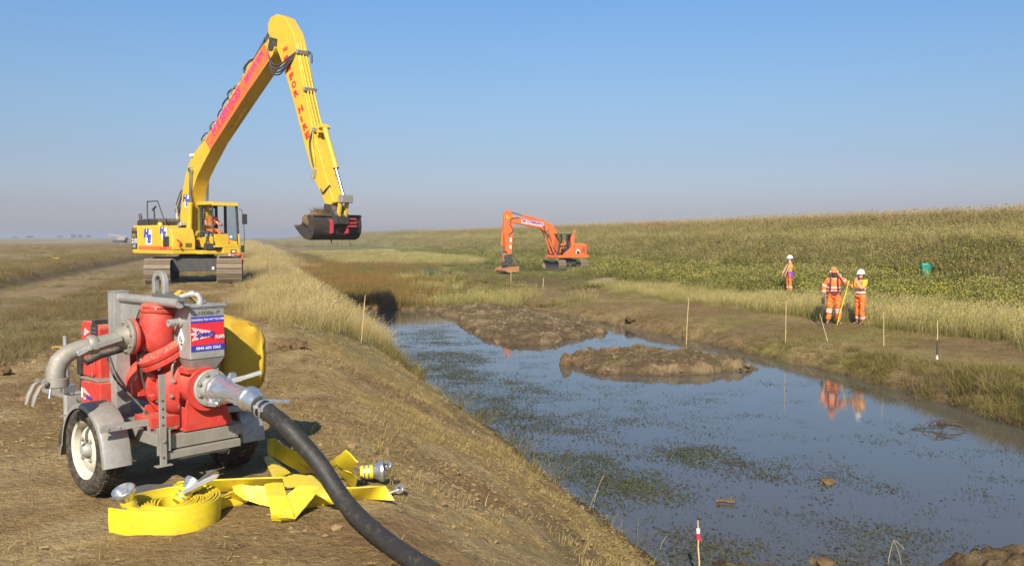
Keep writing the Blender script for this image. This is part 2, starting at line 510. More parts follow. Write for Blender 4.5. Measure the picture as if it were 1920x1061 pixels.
# ------------------------------------------------------------ dug mud islands
def poly_dist(px, py, poly):
    """signed distance, positive inside"""
    P = np.array(poly); d = np.full(px.shape, 1e9); ins = np.zeros(px.shape, bool)
    for i in range(len(P)):
        ax, ay = P[i]; bx, by = P[(i + 1) % len(P)]
        ex, ey = bx - ax, by - ay
        k = np.clip(((px - ax) * ex + (py - ay) * ey) / (ex * ex + ey * ey), 0, 1)
        d = np.minimum(d, np.hypot(px - ax - k * ex, py - ay - k * ey))
        c = ((ay > py) != (by > py)) & (px < (bx - ax) * (py - ay) / (by - ay + 1e-12) + ax)
        ins ^= c
    return np.where(ins, d, -d)
M_MUD = soil_material('wet_mud', 1.6, 1.0)
def mud_patch(name, poly, top, edge, step, seed, rough=.12, label=None, back=None, front_cut=0.0):
    P = np.array(poly); x0, y0 = P.min(0) - .7; x1, y1 = P.max(0) + .7
    X, Y = np.meshgrid(np.arange(x0, x1, step), np.arange(y0, y1, step), indexing='ij')
    wob = (fbm(X, Y, 1.3, 4, seed) - .5) * .7 + (fbm(X, Y, 5.0, 3, seed + 40) - .5) * .22
    D = poly_dist(X, Y, poly) + wob + .16
    for f_, a_, sd_ in ((2.2, .13, 90), (5.5, .07, 94)):          # the rim breaks off in blocks
        _d1, _d2, _v, _s = worley(X, Y, f_, seed + sd_); D = D + (_v - .5) * a_
    n = fbm(X, Y, .8, 4, seed + 3); l = fbm(X, Y, 3.0, 4, seed + 5); g = fbm(X, Y, 9, 3, seed + 8)
    crack = np.abs(fbm(X, Y, 1.7, 3, seed + 11) - .5)
    Z = WATER - .5 + (.5 + top * (.55 + .9 * (n - .3))) * sstep(-.35, edge, D)
    Z = Z + top * .35 * sstep(edge, 2.0, D)
    g2 = fbm(X, Y, 19, 3, seed + 9); ridge = 1 - 2 * np.abs(fbm(X, Y, 4.2, 4, seed + 13) - .5)
    Z = Z + ((l - .5) * rough * 1.2 + (ridge - .8) * rough * 1.3 + (g - .5) * rough * 1.0 + (g2 - .5) * rough * .5 - rough * .9 * np.exp(-(crack / .02) ** 2)) * sstep(-.1, .35, D)
    for f_, a_, sd_ in ((1.3, .10, 60), (3.4, .075, 64), (9.0, .04, 68)):
        d1, d2, v, sl_ = worley(X + .2 * (g - .5), Y + .2 * (l - .5), f_, seed + sd_)
        Z = Z + ((v - .5) * a_ * .55 + sl_ * a_ * 1.1 - a_ * .42 * np.exp(-((d2 - d1) / .06) ** 2)) * sstep(.0, .6, D)
        if sd_ == 60: crack = np.minimum(crack, (d2 - d1) * .35)
    base = np.array([.155, .106, .054]); pale = np.array([.235, .17, .092]); dark = np.array([.055, .036, .02]); gr = np.array([.125, .125, .035])
    k = sstep(.35, .65, l)[..., None]
    C = base + (pale - base) * k
    C = C + (gr - C) * (sstep(.57, .68, fbm(X, Y, 1.1, 3, seed + 20)) * sstep(.4, 1, D) * .7)[..., None]
    C = C + (dark - C) * (np.exp(-(crack / .03) ** 2) * .7 * sstep(.2, .6, D))[..., None]
    C = C + (np.array([.11, .072, .038]) - C) * (sstep(.50, .62, fbm(X, Y, 1.6, 4, seed + 77)) * .75)[..., None]
    C = C + (dark - C) * (sstep(WATER + .10, WATER - .02, Z) * .75)[..., None]
    o = grid_mesh(name, X, Y, Z, C, M_MUD)
    # drop what stays well under the water
    bm = bmesh.new(); bm.from_mesh(o.data)
    bmesh.ops.delete(bm, geom=[v for v in bm.verts if v.co.z < WATER - .42], context='VERTS')
    bm.to_mesh(o.data); bm.free()
    tag(o, label, kind='structure')
    MUD.append((o, len(P)))
    return o
MUD = []
mud_patch('mud_spit', [(-4.9, 44.5), (-4.3, 41.6), (-2.3, 36.8), (-1.3, 30.8), (0.0, 27.2), (1.7, 28.5), (3.35, 31.6), (3.1, 34.8), (2.3, 37.5), (0.6, 41.5), (-2.0, 46)],
          .27, .55, .055, 100, .06, 'broad churned mud spit reaching from the reeds into the pond')
mud_patch('mud_island', [(1.45, 24.2), (1.75, 22.4), (2.1, 21.9), (4.9, 21.7), (6.2, 22.9), (5.5, 25.0), (3.6, 25.8), (2.0, 25.2)],
          .30, .42, .035, 200, .055, 'low island of dug clay standing alone in the pond')
mud_patch('mud_mound', [(4.6, 9.0), (4.8, 7.9), (7.6, 7.2), (8.6, 8.9), (6.8, 9.6), (5.4, 9.4)],
          .23, .30, .026, 300, .06, 'mud mound at the near corner of the pond')
mud_patch('mud_mound', [(1.7, 8.95), (2.6, 8.6), (2.9, 9.1), (2.1, 9.3)], .06, .3, .03, 320, .05, 'small mud hump at the foot of the left bank')
# ------------------------------------------------------------ the hazy air
hz = MB(); hz.box((0, 1500, 3.45), (9000, 13000, 14.1))
haze = hz.build('haze', None); haze['kind'] = 'stuff'; haze['label'] = 'thin pale haze over the whole plain'
M_HAZE = bpy.data.materials.new('haze_air'); M_HAZE.use_nodes = True
_n = M_HAZE.node_tree.nodes; _n.clear()
_o = _n.new('ShaderNodeOutputMaterial'); _v = _n.new('ShaderNodeVolumePrincipled')
_v.inputs['Color'].default_value = (.80, .84, .92, 1); _v.inputs['Density'].default_value = .0008; _v.inputs['Anisotropy'].default_value = .2
M_HAZE.node_tree.links.new(_v.outputs[0], _o.inputs['Volume'])
haze.data.materials.clear(); haze.data.materials.append(M_HAZE)
# ------------------------------------------------------------ vegetation
def blade_mat(name, low, high, alt, ps=0.35, trans=0.35, low2=None):
    """low = sheath colour, high = tip colour, alt = second plant colour mixed in by patches"""
    m = bpy.data.materials.new(name); m.use_nodes = True
    nt = m.node_tree; nt.nodes.clear()
    out = nt.nodes.new('ShaderNodeOutputMaterial')
    at = nt.nodes.new('ShaderNodeAttribute'); at.attribute_name = 'tip'
    geo = nt.nodes.new('ShaderNodeNewGeometry')
    n = nt.nodes.new('ShaderNodeTexNoise'); n.inputs['Scale'].default_value = ps; n.inputs['Detail'].default_value = 5
    n.inputs['Roughness'].default_value = .65
    nt.links.new(geo.outputs['Position'], n.inputs['Vector'])
    oi = nt.nodes.new('ShaderNodeObjectInfo')
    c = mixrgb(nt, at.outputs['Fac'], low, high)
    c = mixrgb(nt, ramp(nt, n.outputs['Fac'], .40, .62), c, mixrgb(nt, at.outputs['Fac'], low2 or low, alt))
    rr = nt.nodes.new('ShaderNodeAttribute'); rr.attribute_name = 'vary'
    ad = nt.nodes.new('ShaderNodeMath'); ad.operation = 'ADD'
    nt.links.new(oi.outputs['Random'], ad.inputs[0]); nt.links.new(rr.outputs['Fac'], ad.inputs[1])
    v = ramp(nt, ad.outputs[0], 0, 2, .62, 1.38)
    c = mixrgb(nt, 1.0, c, v, 'MULTIPLY')
    d = nt.nodes.new('ShaderNodeBsdfDiffuse'); t = nt.nodes.new('ShaderNodeBsdfTranslucent')
    nt.links.new(c, d.inputs[0]); nt.links.new(c, t.inputs[0])
    mx = nt.nodes.new('ShaderNodeMixShader'); mx.inputs[0].default_value = trans
    nt.links.new(d.outputs[0], mx.inputs[1]); nt.links.new(t.outputs[0], mx.inputs[2])
    nt.links.new(mx.outputs[0], out.inputs[0])
    return m
def tuft_mesh(name, m, n, h, spread, width, lean=.35, wind=(0, 0), head=0.0, seed=1, hv=.45, leaf=0, straight=False, seg=3):
    """a clump of separate blades; head > 0 adds a seed head, leaf > 0 adds that many leaves to each stem"""
    r = np.random.default_rng(seed); V = []; F = []; T = []; Q = []
    def tri(a, b, c, t, q):
        o = len(V); V.extend([a, b, c]); F.append((o, o + 1, o + 2)); T.extend(t); Q.extend([q] * 3)
    for i in range(n):
        a = r.uniform(0, 2 * PI); d = spread * math.sqrt(r.uniform()); q = r.uniform()
        b0 = np.array([math.cos(a) * d, math.sin(a) * d, -.03])
        hh = h * (1 - hv * r.uniform()); la = a + r.normal(0, .9); ll = lean * abs(r.normal(.5, .4)) * hh
        dx = np.array([math.cos(la) * ll + wind[0] * hh, math.sin(la) * ll + wind[1] * hh, 0])
        pa = r.uniform(0, 2 * PI); w = np.array([math.cos(pa), math.sin(pa), 0]) * width * r.uniform(.6, 1.3)
        prev = None
        o = len(V)
        for k in range(seg + 1):
            f = k / seg
            p = b0 + dx * (f if straight else f * f) + np.array([0, 0, hh * (f - .12 * f * f * lean)])
            ww = w * (1 - f) * .5 if head == 0 else w * (1 - .6 * f) * .5
            if k == seg and head == 0:
                V.append(p); T.append(1.0); Q.append(q)
            else:
                V.extend([p - ww, p + ww]); T.extend([f, f]); Q.extend([q, q])
        for k in range(seg):
            if k == seg - 1 and head == 0: F.append((o + 2 * k, o + 2 * k + 1, o + 2 * k + 2))
            else: F.append((o + 2 * k, o + 2 * k + 1, o + 2 * k + 3, o + 2 * k + 2))
        if head > 0:
            dirn = dx * 2 + np.array([0, 0, hh]); dirn = dirn / np.linalg.norm(dirn)
            e = p + dirn * head; mdl = p + dirn * head * .4
            sw = w / (np.linalg.norm(w) + 1e-9) * head * .11
            o = len(V); V.extend([p, mdl - sw, e, mdl + sw]); F.append((o, o + 1, o + 2, o + 3)); T.extend([1, 1, 1, 1]); Q.extend([q] * 4)
        for k in range(leaf):
            f = r.uniform(.25, 1.0); p = b0 + dx * f * f + np.array([0, 0, hh * f])
            la2 = r.uniform(0, 2 * PI); L = h * r.uniform(.10, .22)
            dv = np.array([math.cos(la2), math.sin(la2), r.uniform(-.2, .9)]); dv = dv / np.linalg.norm(dv) * L
            sv = np.cross(dv, [0, 0, 1]); sv = sv / (np.linalg.norm(sv) + 1e-9) * L * .28
            o = len(V); V.extend([p, p + dv * .5 - sv, p + dv, p + dv * .5 + sv]); F.append((o, o + 1, o + 2, o + 3))
            T.extend([f * .6] * 4); Q.extend([r.uniform()] * 4)
    me = bpy.data.meshes.new(name); me.from_pydata([tuple(v) for v in V], [], F); me.update()
    at = me.attributes.new('tip', 'FLOAT', 'POINT'); at.data.foreach_set('value', np.array(T, np.float32))
    at = me.attributes.new('vary', 'FLOAT', 'POINT'); at.data.foreach_set('value', np.array(Q, np.float32))
    me.materials.append(m)
    return me
def scatter(name, meshes, P, yaw, scl, label, tilt=None):
    """one countless mass: the meshes instanced on points by geometry nodes"""
    n = len(P)
    me = bpy.data.meshes.new(name); me.vertices.add(n); me.vertices.foreach_set('co', np.asarray(P, np.float32).ravel())
    rot = np.zeros((n, 3), np.float32); rot[:, 2] = yaw
    if tilt is not None: rot[:, 0] = tilt[0]; rot[:, 1] = tilt[1]
    a = me.attributes.new('rot', 'FLOAT_VECTOR', 'POINT'); a.data.foreach_set('vector', rot.ravel())
    sc = np.asarray(scl, np.float32)
    if sc.ndim == 1: sc = np.stack([sc, sc, sc], 1)
    a = me.attributes.new('scl', 'FLOAT_VECTOR', 'POINT'); a.data.foreach_set('vector', sc.ravel())
    a = me.attributes.new('pick', 'INT', 'POINT'); a.data.foreach_set('value', RNG.integers(0, len(meshes), n).astype(np.int32))
    o = bpy.data.objects.new(name, me); COL.objects.link(o)
    ng = bpy.data.node_groups.new(name, 'GeometryNodeTree')
    ng.interface.new_socket('Geometry', in_out='INPUT', socket_type='NodeSocketGeometry')
    ng.interface.new_socket('Geometry', in_out='OUTPUT', socket_type='NodeSocketGeometry')
    N = ng.nodes; Lk = ng.links
    gi = N.new('NodeGroupInput'); go = N.new('NodeGroupOutput')
    iop = N.new('GeometryNodeInstanceOnPoints'); iop.inputs['Pick Instance'].default_value = True
    g2 = N.new('GeometryNodeGeometryToInstance')
    for k, mm in enumerate(meshes):
        po = bpy.data.objects.new(name + '_clump', mm)          # data only, never linked to the scene
        oi = N.new('GeometryNodeObjectInfo'); oi.inputs['Object'].default_value = po; oi.inputs['As Instance'].default_value = True
        Lk.new(oi.outputs['Geometry'], g2.inputs[0]) if False else None
        if k == 0: join = N.new('GeometryNodeJoinGeometry')
        Lk.new(oi.outputs['Geometry'], join.inputs[0])
    def attr(nm, ty):
        q = N.new('GeometryNodeInputNamedAttribute'); q.data_type = ty; q.inputs['Name'].default_value = nm
        return q.outputs['Attribute']
    Lk.new(gi.outputs[0], iop.inputs['Points']); Lk.new(join.outputs[0], iop.inputs['Instance'])
    Lk.new(attr('pick', 'INT'), iop.inputs['Instance Index'])
    e2r = N.new('FunctionNodeEulerToRotation'); Lk.new(attr('rot', 'FLOAT_VECTOR'), e2r.inputs[0])
    Lk.new(e2r.outputs[0], iop.inputs['Rotation']); Lk.new(attr('scl', 'FLOAT_VECTOR'), iop.inputs['Scale'])
    Lk.new(iop.outputs[0], go.inputs[0])
    N.remove(g2)
    md = o.modifiers.new('scatter', 'NODES'); md.node_group = ng
    tag(o, label, kind='stuff')
    return o
KEEP_CLEAR = [(-12.9, 30.9, .75), (-10.45, 31.6, .75), (-11.8, 33.4, 2.3), (-2.3, 5.9, 1.2)]      # (x, y, radius): nothing tall grows here
def field(s0, s1, t0, t1, n, keep=None, margin=140):
    """random ground points of a zone that the picture or a step to the side could see"""
    s = RNG.uniform(s0, s1, n); t = RNG.uniform(t0, t1, n)
    return _field(s, t, keep, margin)
def _field(s, t, keep, margin):
    margin = margin * 1.8
    if keep is not None:
        k = keep(s, t); k = RNG.uniform(0, 1, len(s)) < k; s, t = s[k], t[k]
    x, y = xy(s, t); z = height(s, t)
    px, py, f = to_px(x, y, z)
    k = (f > 1) & (px > -margin) & (px < 1920 + margin) & (py < 1061 + margin * 1.5)
    for cx, cy, cr in KEEP_CLEAR: k &= np.hypot(x - cx, y - cy) > cr
    return s[k], t[k], np.stack([x[k], y[k], z[k]], 1)
def thin(s0, s1, t0, t1, n, keep=None, ref=30.0):
    """denser near the camera: t drawn so that density falls off with distance"""
    u = RNG.uniform(0, 1, n); t = np.exp(np.log(t0) + u * (np.log(t1) - np.log(t0)))
    return _field(RNG.uniform(s0, s1, n), t, keep, 140)
def grow(name, meshes, F3, label, smin=.7, smax=1.3, yawspan=2 * PI, clump=None, zoff=0.0):
    s, t, P = F3
    sc = RNG.uniform(smin, smax, len(P))
    if clump is not None: sc = sc * clump(s, t)
    P = P.copy(); P[:, 2] += zoff
    return scatter(name, meshes, P, RNG.uniform(-yawspan / 2, yawspan / 2, len(P)), sc, label)

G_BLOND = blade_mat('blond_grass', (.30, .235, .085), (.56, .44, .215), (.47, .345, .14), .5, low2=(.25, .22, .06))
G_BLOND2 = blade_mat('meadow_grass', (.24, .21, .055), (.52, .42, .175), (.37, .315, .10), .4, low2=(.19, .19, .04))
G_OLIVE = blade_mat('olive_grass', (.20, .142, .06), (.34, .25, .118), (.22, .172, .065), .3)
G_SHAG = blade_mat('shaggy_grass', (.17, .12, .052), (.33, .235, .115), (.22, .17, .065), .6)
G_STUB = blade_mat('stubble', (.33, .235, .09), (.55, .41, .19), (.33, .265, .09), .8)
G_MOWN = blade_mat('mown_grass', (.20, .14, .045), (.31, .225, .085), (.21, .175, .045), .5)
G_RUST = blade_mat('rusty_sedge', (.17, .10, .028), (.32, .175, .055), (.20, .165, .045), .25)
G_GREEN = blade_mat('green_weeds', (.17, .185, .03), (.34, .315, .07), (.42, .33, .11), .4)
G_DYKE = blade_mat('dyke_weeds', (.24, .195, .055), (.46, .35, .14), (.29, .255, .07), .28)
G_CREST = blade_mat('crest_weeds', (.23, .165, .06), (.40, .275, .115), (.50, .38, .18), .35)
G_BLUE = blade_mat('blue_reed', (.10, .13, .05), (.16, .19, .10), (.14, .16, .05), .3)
G_FRINGE = blade_mat('bank_fringe', (.16, .115, .035), (.30, .23, .09), (.19, .17, .045), .9)
M_FLOWER = surf('ragwort_yellow', (.55, .42, .035), .7, dirt=0, bmp=0)

def fam(mk, k=3): return [mk(i) for i in range(k)]
blond = fam(lambda i: tuft_mesh('blond', G_BLOND, 46, .66, .34, .0065, .6, (.03, .02), .055, 10 + i, .7), 4)
blond_r = fam(lambda i: tuft_mesh('meadow', G_BLOND2, 42, .58, .36, .009, .55, (.16, -.03), .08, 20 + i, .6), 4)
olive = fam(lambda i: tuft_mesh('olive', G_OLIVE, 30, .24, .22, .009, .9, (.05, 0), 0, 30 + i, .5))
shag = fam(lambda i: tuft_mesh('shag', G_SHAG, 34, .30, .26, .009, 1.5, (.12, 0), 0, 35 + i, .6))
stub = fam(lambda i: tuft_mesh('stub', G_STUB, 11, .085, .09, .006, 1.0, (0, 0), 0, 40 + i, .7, seg=2))
mown = fam(lambda i: tuft_mesh('mown', G_MOWN, 26, .11, .20, .011, 1.3, (0, 0), 0, 50 + i, .6, seg=2))
rust = fam(lambda i: tuft_mesh('rust', G_RUST, 36, .62, .32, .013, .35, (.05, 0), .07, 60 + i, .4))
weed = fam(lambda i: tuft_mesh('weed', G_GREEN, 9, .55, .28, .009, .5, (0, 0), 0, 70 + i, .5, leaf=11, seg=2))
dyke = fam(lambda i: tuft_mesh('dyke', G_DYKE, 30, .72, .46, .012, .5, (.06, 0), .07, 80 + i, .6, leaf=1 if i else 3, seg=2), 4)
crest = fam(lambda i: tuft_mesh('crest', G_CREST, 20, .95, .50, .009, .4, (.04, 0), .10, 90 + i, .75, leaf=0 if i else 2, seg=2), 4)
blue = fam(lambda i: tuft_mesh('blue', G_BLUE, 26, .7, .3, .016, .35, (0, 0), 0, 100 + i, .35))
fringe = fam(lambda i: tuft_mesh('fringe', G_FRINGE, 26, .38, .2, .010, .9, (-.1, -.1), .04, 110 + i, .6))

def pn(f, o=3, seed=0): return lambda s, t: fbm(s, t, f, o, seed)
# tall dry grass on the left bank beyond the pump
def keep_blond(s, t):
    sl = shore_l(t); lo = lerp(.45, -.25, sstep(14, 24, t)); lo = np.where(t < 24, lo, lo); front = 13.4 + 3.1 * np.clip(s, 0, 5)
    k = sstep(lo - .25, lo + .5, s + (fbm(s, t, 1.1, 3, 70) - .5) * 1.4) * (s < sl + .15)
    return k * sstep(0, 3.2, t - front + (fbm(s, t, .8, 3, 71) - .5) * 3.0) * lerp(.65, 1, sstep(.4, .55, fbm(s, t, .9, 3, 72)))
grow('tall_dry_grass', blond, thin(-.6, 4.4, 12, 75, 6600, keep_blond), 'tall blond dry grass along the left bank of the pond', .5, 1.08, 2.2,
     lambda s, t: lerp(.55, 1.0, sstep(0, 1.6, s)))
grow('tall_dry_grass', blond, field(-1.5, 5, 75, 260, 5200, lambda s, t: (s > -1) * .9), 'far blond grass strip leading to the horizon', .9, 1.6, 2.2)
# rank grass at the water's edge below it
grow('waterside_grass', fringe, thin(2.7, 4.05, 8, 44, 2300, lambda s, t: lerp(.05, 1, sstep(18, 24, t)) * sstep(3.0, 3.7, s) * (.25 + .75 * (fbm(s, t, .8, 3, 73) > .52))),
     'ragged grass along the foot of the left bank', .25, 1.1)
# cut stubble on the near left bank
def keep_stub(s, t):
    return lerp(.05, 1, sstep(.49, .58, fbm(s, t, 1.1, 5, 74))) * sstep(-2.2, -.2, s + (fbm(s, t, .5, 3, 75) - .5) * 2)
grow('straw_stubble', stub, thin(-2.5, 3.8, 2.6, 21, 15000, keep_stub), 'short pale stubble left on the near bank', .3, 1.5)
# the grassy low bank and the plain on the left
grow('shaggy_grass', shag, thin(-4.9, -3.0, 8.5, 130, 4200, lambda s, t: sstep(.3, .5, fbm(s, t, .6, 3, 76))), 'tufted grass between the track and the dirt bank', .4, 1.05)
grow('rough_grass', olive, thin(-7.6, -4.7, 10, 120, 2600, lambda s, t: sstep(.52, .62, fbm(s, t, .5, 3, 77))), 'thin grass between the wheel ruts', .3, .8)
grow('rough_grass', olive, thin(-11, -8.0, 9, 160, 7000, None), 'grass tufts on the edge of the low bank at the left', .7, 1.35)
grow('rough_grass', olive, thin(-75, -10, 16, 220, 15000, lambda s, t: lerp(.45, 1, fbm(s, t, .2, 3, 78))), 'rough grass over the flat plain', .8, 1.7)
grow('rough_grass', olive, thin(-3.4, .6, 13, 48, 3000, lambda s, t: sstep(.40, .6, fbm(s, t, .7, 3, 79)) * sstep(12, 17, t)), 'short grass in front of the yellow excavator', .4, .95)
grow('track_weeds', weed, thin(-7.6, -4.6, 12, 90, 900, lambda s, t: fbm(s, t, .45, 3, 177) > .53), 'low green weeds growing on the track', .12, .32)
# rust brown sedge filling the end of the channel
def keep_rust(s, t): return (t > shore_far(s) + .1) * sstep(-1.5, 2.5, 7.4 + (t - 42) * .21 + (fbm(s, t, .22, 4, 80) - .5) * 9 - s) * (s > shore_l(t) - .1)
grow('rusty_sedge', rust, thin(3.8, 16, 40, 130, 12000, keep_rust), 'rust brown sedge filling the far end of the pond', .7, 1.25)
def keep_pale(s, t): return (t > shore_far(s) + .2) * sstep(-2.5, 1.5, s - 7.4 - (t - 42) * .21 - (fbm(s, t, .22, 4, 80) - .5) * 9) * (1 - .85 * sstep(10, 12, s) * sstep(42, 45, t)) * sstep(.38, .52, fbm(s, t, .3, 3, 81)) * (1 - sstep(13.5, 15, s) * (t < 62))
grow('pale_tussocks', blond_r, thin(5.5, 16, 37, 75, 3300, keep_pale), 'pale tussock grass behind the mud spit', .55, 1.15, 2.5)
grow('pale_tussocks', blond_r, field(8, 22, 82, 150, 6500, lambda s, t: sstep(.35, .5, fbm(s, t, .12, 3, 82))), 'bleached grass strip beyond the sedge', .9, 1.6, 2.5)
grow('blue_reeds', blue, field(8, 14.5, 66, 80, 900, lambda s, t: fbm(s, t, .3, 2, 83) > .45), 'patch of blue green reeds in the sedge', .8, 1.3)
grow('blue_reeds', blue, field(3, 9, 100, 125, 900, None), 'far patch of grey green reeds', .9, 1.5)
grow('green_weeds', weed, thin(9.5, 30, 44, 110, 9000, lambda s, t: sstep(.36, .56, fbm(s, t, .25, 3, 84)) * lerp(.18, 1, sstep(.5, .6, fbm(s, t, .15, 2, 85)))), 'low green weeds round the orange excavator', .35, .85)
grow('green_weeds', weed, thin(6, 15, 38, 64, 1300, lambda s, t: (t > shore_far(s) + .3) * (fbm(s, t, .4, 3, 184) > .5)), 'green plants among the pale tussocks', .3, .7)
# mown right bank
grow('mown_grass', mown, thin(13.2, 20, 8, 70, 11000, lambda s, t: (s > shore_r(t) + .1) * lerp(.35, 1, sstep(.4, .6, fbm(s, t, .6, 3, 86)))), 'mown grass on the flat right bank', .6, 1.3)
grow('bank_fringe', fringe, thin(13.0, 15.3, 8, 60, 5200, lambda s, t: sstep(-.12, .05, s - shore_r(t)) * sstep(1.3, .2, s - shore_r(t) - 1.2 * sstep(24, 16, t)) * lerp(.35, 1, sstep(.42, .58, fbm(s, t, .9, 3, 87)))),
     'ragged grass fringe along the right shore', .3, .95, clump=lambda s, t: lerp(1.25, .5, sstep(14, 23, t)))
# tall blond band behind the people
def keep_band(s, t): q = s - shore_r(t); return sstep(49, 42, t + (fbm(s, t, .4, 3, 188) - .5) * 8) * sstep(4.5, 5.3, q + (fbm(s, t, .7, 3, 88) - .5) * 1.5) * sstep(10.2, 8.2, q + (fbm(s, t, .5, 3, 89) - .5) * 2.5)
KEEP_CLEAR.extend([(10.45, 28.5, .8), (11.28, 28.3, .8), (4.2, 69, 2.6), (12.65, 40.4, .7), (12.45, 39.5, .8), (12.2, 38.6, .7), (20.95, 44.7, .7)]);
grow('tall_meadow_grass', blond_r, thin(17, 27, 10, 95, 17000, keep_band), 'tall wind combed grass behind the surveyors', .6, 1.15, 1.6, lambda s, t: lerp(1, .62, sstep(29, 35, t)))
# weeds with yellow flowers
def keep_weed(s, t): return sstep(8.2, 10, s - shore_r(t) + (fbm(s, t, .4, 3, 90) - .5) * 3)
grow('green_weeds', weed, thin(21, 36, 14, 150, 17000, keep_weed), 'green weeds at the foot of the dyke', .6, 1.25)
grow('green_weeds', weed, thin(30, 40, 20, 170, 5000, lambda s, t: sstep(.45, .6, fbm(s, t, .2, 3, 91))), 'green weeds climbing the dyke', .7, 1.3)
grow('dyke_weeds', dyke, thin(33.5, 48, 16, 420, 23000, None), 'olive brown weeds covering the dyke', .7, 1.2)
grow('dyke_grass', blond_r, thin(37.5, 41.5, 25, 300, 4200, lambda s, t: sstep(.4, .55, fbm(s, t, .12, 3, 92))), 'paler grass on the ledge of the dyke', .8, 1.4)
grow('dyke_grass', blond_r, thin(31, 47, 20, 300, 8000, lambda s, t: sstep(.46, .60, fbm(s, t, .2, 3, 93))), 'pale grass patches on the dyke slope', .7, 1.2)
grow('crest_weeds', crest, thin(44, 50, 20, 700, 9500, None), 'brown seed stalks along the crest of the dyke', .6, 1.25)
grow('far_scrub', dyke, field(10, 60, 250, 900, 7000, None), 'far scrub toward the horizon', 1.0, 2.4)
grow('tall_meadow_grass', blond_r, thin(21.5, 34, 15, 110, 3000, lambda s, t: sstep(.48, .62, fbm(s, t, .5, 4, 199))), 'pale grass standing among the flowering weeds', .6, 1.1, 1.8)
# yellow flower heads
fl = []
for i in range(3):
    b = MB(); rr = random.Random(i)
    for k in range(5): b.lathe([(.003, 0), (.018, .007), (.014, .018), (.002, .021)], (rr.uniform(-.16, .16), rr.uniform(-.16, .16), rr.uniform(.42, .62)), (rr.uniform(-.3, .3), rr.uniform(-.3, .3), 1), 6)
    fl.append(b.mesh('flower_heads', M_FLOWER))
grow('yellow_flowers', fl, thin(21.5, 39, 16, 75, 3600, lambda s, t: keep_weed(s, t) * lerp(.1, 1, sstep(39, 28, s)) * lerp(.15, 1, sstep(.42, .62, fbm(s, t, .35, 3, 94)))), 'yellow ragwort flowers among the green weeds', .7, 1.3)

# loose straw lying on the near bank
def straw_meshes():
    out = []
    for i in range(4):
        b = MB(); rr = random.Random(50 + i)
        for k in range(9):
            a = rr.uniform(0, PI); L = rr.uniform(.012, .055) * (1.7 if rr.random() < .12 else 1); c = Vector((rr.uniform(-.16, .16), rr.uniform(-.16, .16), rr.uniform(.004, .016)))
            d = Vector((math.cos(a), math.sin(a), rr.uniform(-.12, .22))) * L / 2; w = Vector((-math.sin(a), math.cos(a), rr.uniform(-.6, .6))) * rr.uniform(.0016, .0035)
            b.add([c - d - w, c + d - w * .5, c + d + w * .5, c - d + w], [(0, 1, 2, 3)])
        me = b.mesh('straw', G_STUB)
        n = len(me.vertices)
        at = me.attributes.new('tip', 'FLOAT', 'POINT'); at.data.foreach_set('value', np.repeat(np.array([rr.uniform(.3, 1) for _ in range(n // 4)], np.float32), 4))
        at = me.attributes.new('vary', 'FLOAT', 'POINT'); at.data.foreach_set('value', np.repeat(np.array([rr.uniform(0, 1) for _ in range(n // 4)], np.float32), 4))
        out.append(me)
    return out
grow('loose_straw', straw_meshes(), thin(-6.5, 3.8, 2.6, 20, 17000, lambda s, t: lerp(.10, 1, sstep(.44, .66, fbm(s, t, .9, 5, 95))) * lerp(.45, 1, sstep(-1.5, 1.0, s))), 'bits of cut straw lying on the dirt', .6, 1.3)
# crumbs of soil
cl = []
for i in range(4):
    rr = np.random.default_rng(i); bm = bmesh.new(); bmesh.ops.create_icosphere(bm, subdivisions=1, radius=.5)
    for v in bm.verts: v.co *= rr.uniform(.6, 1.15); v.co.z *= .7
    me = bpy.data.meshes.new('crumb'); bm.to_mesh(me); bm.free(); cl.append(me)
M_CLOD = surf('clod_soil', (.135, .085, .042), .95, dirt=0, var=.3, scale=5, bmp=.5, spec=.1)
M_CRUMB = surf('dry_crumbs', (.27, .18, .085), .95, dirt=0, var=.3, scale=5, bmp=.4, spec=.1)
for me in cl: me.materials.append(M_CRUMB)
grow('soil_crumbs', cl, thin(-7.5, 3.9, 2.6, 22, 15000, lambda s, t: lerp(.15, 1, sstep(.46, .62, fbm(s, t, .7, 4, 96)))), 'crumbs of dry soil on the bank', .010, .048, clump=lambda s, t: 1 + 1.0 * (RNG.uniform(0, 1, len(s)) > .93))
